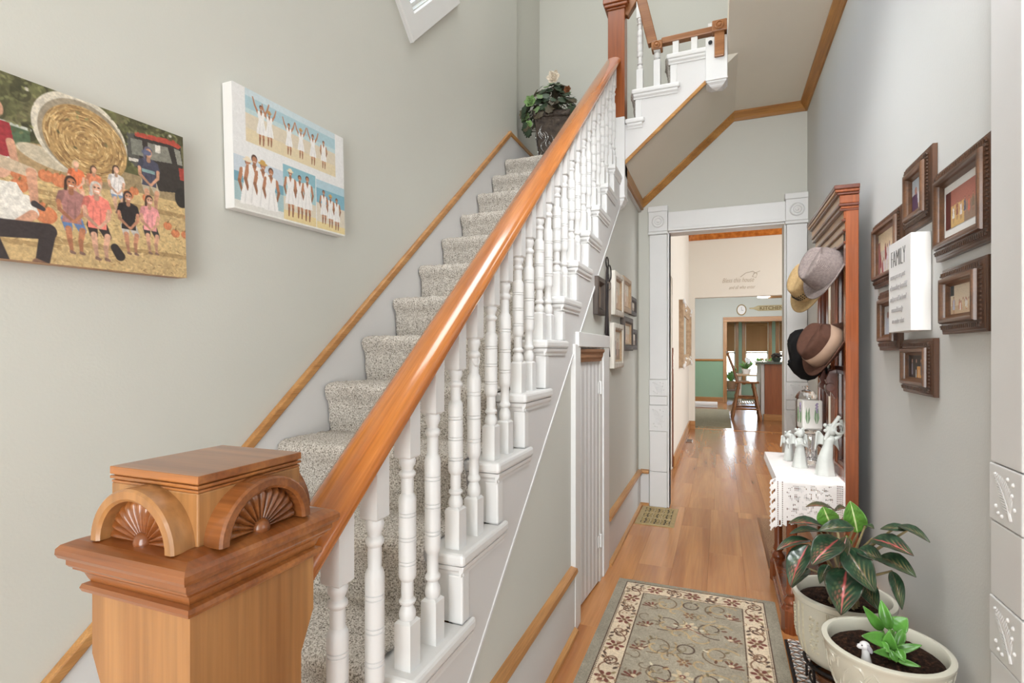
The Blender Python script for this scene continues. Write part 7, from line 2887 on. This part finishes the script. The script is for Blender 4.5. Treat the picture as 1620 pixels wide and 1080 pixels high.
# island
il = thing('kitchen_island', 'wooden kitchen island with dark counter top seen through the doorway', 'kitchen island', (1.3, 11.2, 0))
MB().box(0.76, 2.1, 10.62, 11.9, 0.1, 1.02).build('cabinet', M['island'], il, bevel=0.004)
MB().box(0.74, 2.1, 10.6, 11.9, 0.0, 0.11).build('plinth', M['oak_x'], il, bevel=0.004)
MB().box(0.6, 2.15, 10.5, 12.0, 1.02, 1.06).build('counter', M['counter'], il, bevel=0.008)
MB().box(0.7, 0.76, 10.64, 11.88, 0.0, 1.02).build('side_panel', M['white_s'], il, bevel=0.004)
MB().lathe([(0.02, -0.015), (0.018, 0.0)], 12, (1.07, 10.61, 0.75), Matrix.Rotation(math.pi / 2, 4, 'X')).build('knob', M['black_plain'], il)
bw_ = thing('flower_bowl', 'dark bowl of grey flowers on the island counter', 'bowl', (0.98, 10.9, 1.061))
MB().lathe([(0.05, 0), (0.06, 0.01), (0.085, 0.06), (0.09, 0.08), (0.08, 0.078), (0.05, 0.03), (0.003, 0.03)], 24, (0.98, 10.9, 1.061)).build('bowl', M['counter'], bw_, smooth=50)
m = MB()
rr = np.random.default_rng(4)
for k in range(24):
    m.ball((0.98 + rr.normal(0, .05), 10.9 + rr.normal(0, .04), 1.15 + 0.05 * rr.random()), 0.026, n=5)
m.build('flower_heads', M['frame_dk'], bw_, smooth=60)['kind'] = 'stuff'

# bamboo stool with raked back
sl = thing('bamboo_chair', 'tall bamboo chair with raked slatted back drawn up at the island', 'chair', (0.44, 10.75, 0))
sx, sy = 0.45, 10.75
for u, v in ((-1, -1), (1, -1), (1, 1), (-1, 1)):
    m = MB()
    a, b = Vector((sx + u * 0.24, sy + v * 0.24, 0.0)), Vector((sx + u * 0.12, sy + v * 0.16, 0.66))
    pts, rs = [], []
    for k in range(25):
        t = k / 24
        pts.append(a + (b - a) * t)
        rs.append(0.026 + (0.009 if k % 6 == 3 else 0.0))
    m.tube(pts, rs, 10)
    m.build('leg', M['rattan'], sl, smooth=60)
m = MB()
for z, f in ((0.2, 0.203), (0.4, 0.168)):
    for p_, q_ in (((-1, -1), (1, -1)), ((1, -1), (1, 1)), ((1, 1), (-1, 1)), ((-1, 1), (-1, -1))):
        m.tube([(sx + p_[0] * f, sy + p_[1] * f * 1.15, z), (sx + q_[0] * f, sy + q_[1] * f * 1.15, z)], 0.02, 8)
m.build('stretchers', M['rattan'], sl, smooth=60)
m = MB()
for k in range(9):
    m.tube([(sx - 0.17 + 0.04 * k, sy - 0.19, 0.3), (sx - 0.17 + 0.04 * k, sy + 0.19, 0.3)], 0.013, 6)
m.build('slatted_shelf', M['rattan'], sl, smooth=60)
m = MB()
m.box(sx - 0.2, sx + 0.22, sy - 0.2, sy + 0.2, 0.665, 0.7)
m.build('seat', M['rattan'], sl, bevel=0.014)
first = None
for k in range(6):
    y = sy - 0.17 + 0.068 * k
    m = MB()
    m.tube([(sx - 0.15, y, 0.69), (sx - 0.22, y, 0.95), (sx - 0.32, y, 1.22)], 0.024, 8)
    if first is None:
        first = m.build('back_slat', M['rattan'], sl, smooth=60)
    else:
        share(first, sl, (0, 0.068 * k, 0))
m = MB()
m.tube([(sx - 0.31, sy - 0.2, 1.21), (sx - 0.325, sy, 1.24), (sx - 0.31, sy + 0.2, 1.21)], 0.024, 8)
m.build('top_rail', M['rattan'], sl, smooth=60)

# table with plants in the bay
tb = thing('bay_table', 'pale wooden table with plants standing by the bay windows', 'table', (0.75, 13.4, 0))
m = MB()
m.box(0.36, 1.5, 12.9, 13.8, 0.7, 0.735)
m.build('top', M['frame_lt'], tb, bevel=0.006)
for x in (0.42, 1.44):
    for y in (12.96, 13.74):
        m = MB()
        m.lathe([(0.03, 0), (0.03, 0.7)], 10, (x, y, 0))
        m.build('leg', M['frame_wh'], tb)


def houseplant(name, label, x, y, z, h, s, flowers=False):
    rt = thing(name, label, 'potted plant', (x, y, z))
    MB().lathe([(s * .3, 0), (s * .42, h * .3), (s * .44, h * .34), (s * .38, h * .34), (s * .3, h * .28), (0.003, h * .28)], 20, (x, y, z)).build('pot', M['mat_brown'] if not flowers else M['edge_w'], rt, smooth=50)
    r_ = np.random.default_rng(int(x * 1000))
    for k in range(16):
        a = r_.random() * 6.28
        b = (x, y, z + h * .3)
        t = (x + s * (.4 + .5 * r_.random()) * math.cos(a), y + s * (.4 + .4 * r_.random()) * math.sin(a), z + h * (.5 + .5 * r_.random()))
        leaf(rt, b, t, s * .3, None, .12, (0, -.6, .8), mat_=M['leaf_lt'] if k % 2 else M['dleaf'], ns=6, nc=4)
    if flowers:
        for k in range(5):
            bloom(x + s * .4 * (r_.random() - .5), y - s * .2, z + h * (.75 + .3 * r_.random()), s * .2, M['bright_white'], 'white_flower', rt)


houseplant('flowering_plant', 'white flowering plant on the bay table behind the bamboo chair', 0.57, 13.3, 0.736, 0.34, 0.24, True)
houseplant('leafy_plant', 'green plant on the bay table beside the island', 0.95, 13.25, 0.736, 0.4, 0.26)
houseplant('leafy_plant', 'green potted plant on the floor of the bay by its left casing', 0.27, 14.4, 0.3, 0.62, 0.3)
st_ = thing('plant_stool', 'low dark wooden stool under the plant in the bay', 'stool', (0.27, 14.4, 0))
MB().box(0.12, 0.42, 14.25, 14.55, 0.26, 0.298).build('top', M['saucer'], st_, bevel=0.005)
for u in (0.15, 0.39):
    for v in (14.28, 14.52):
        MB().lathe([(0.015, 0), (0.015, 0.26)], 8, (u, v, 0)).build('leg', M['iron'], st_)
fs2 = thing('glass_suncatcher', 'orange fish suncatcher hanging in the middle bay window', 'ornament', (0.9, 15.46, 1.0))
M['orange'] = plain('orange_glass', (226, 132, 60), 0.3)
for x, z in ((0.78, 0.98), (0.92, 0.9), (1.04, 1.05)):
    m = MB()
    m.ball((x, 15.46, z), 0.05, 0.008, 0.028, n=8)
    m.prism([(x + 0.04, z), (x + 0.085, z + 0.03), (x + 0.085, z - 0.03)], 'y', 15.455, 15.465)
    m.build('fish', M['orange'], fs2, smooth=50)
MB().tube([(0.78, 15.46, 1.0), (0.9, 15.46, 1.22), (0.92, 15.46, 0.92)], 0.002, 4).build('cord', M['ink'], fs2)
MB().tube([(1.04, 15.46, 1.07), (0.9, 15.46, 1.22)], 0.002, 4).build('cord', M['ink'], fs2)

# clock and KITCHEN board over the bay opening
ck_ = thing('wall_clock', 'oval wall clock with thin dark rim above the bay opening', 'clock', (0.485, YK, 2.13))
rmx = Matrix.Rotation(math.pi / 2, 4, 'X')
m = MB()
m.lathe([(0.12, 0), (0.12, 0.03), (0.112, 0.036), (0.1, 0.03), (0.1, 0)], 32, (0.485, YK, 2.26), rmx, sx=0.9, sy=1.1)
m.build('rim', M['brass'], ck_, smooth=40)
m = MB()
m.lathe([(0.1, 0.012), (0.1, 0.018)], 32, (0.485, YK, 2.26), rmx, sx=0.9, sy=1.1)
m.build('face', M['bright_white'], ck_)
m = MB()
m.box(0.483, 0.488, YK - 0.022, YK - 0.02, 2.25, 2.33)
m.box(0.485, 0.53, YK - 0.022, YK - 0.02, 2.243, 2.249)
m.build('hands', M['ink'], ck_)
kb = thing('kitchen_board', 'narrow wooden rolling pin board lettered KITCHEN above the bay opening', 'sign', (1.15, YK, 2.2))
M['tanboard'] = wood('pale_tan_board', (186, 172, 130), (212, 198, 160), 'x', 20, 0.7, 0.0)
m = MB()
m.prism([(0.66, 2.275), (0.75, 2.27), (0.86, 2.225), (1.55, 2.225), (1.66, 2.27), (1.75, 2.275), (1.75, 2.305), (1.66, 2.31), (1.55, 2.355), (0.86, 2.355), (0.75, 2.31), (0.66, 2.305)], 'y', YK - 0.02, YK)
m.build('board', M['tanboard'], kb, bevel=0.004)
M['ltan'] = plain('olive_brown_lettering', (128, 108, 70), 0.7)
text_mesh('lettering', 'KITCHEN', 0.125, M['ltan'], lambda x, y, h: (0.88 + x * 0.98, YK - 0.0215 - h, 2.245 + y), kb, bold=0.002)
# hanging lamp with wooden bar above the island
lp = thing('pendant_lamp', 'white pendant lamp under a wooden bar, glimpsed below the opening head', 'lamp', (0.75, 10.2, 2.2))
MB().box(0.78, 1.5, 10.15, 10.25, 2.185, 2.24).build('wooden_bar', M['bamboo'], lp, bevel=0.004)
m = MB()
for x in (0.9, 1.4):
    m.tube([(x, 10.2, 2.24), (x, 10.2, 2.7)], 0.006, 6)
m.tube([(0.72, 10.2, 2.26), (0.72, 10.2, 2.7)], 0.006, 6)
m.build('rods', M['white'], lp)
em = bpy.data.materials.new('lamp_glow')
em.use_nodes = True
em.node_tree.nodes['Principled BSDF'].inputs['Emission Color'].default_value = (1, 0.97, 0.9, 1)
em.node_tree.nodes['Principled BSDF'].inputs['Emission Strength'].default_value = 3.0
MB().lathe([(0.06, 0.0), (0.11, 0.01), (0.1, 0.05), (0.03, 0.07)], 20, (0.72, 10.2, 2.19)).build('shade', em, lp, smooth=50)
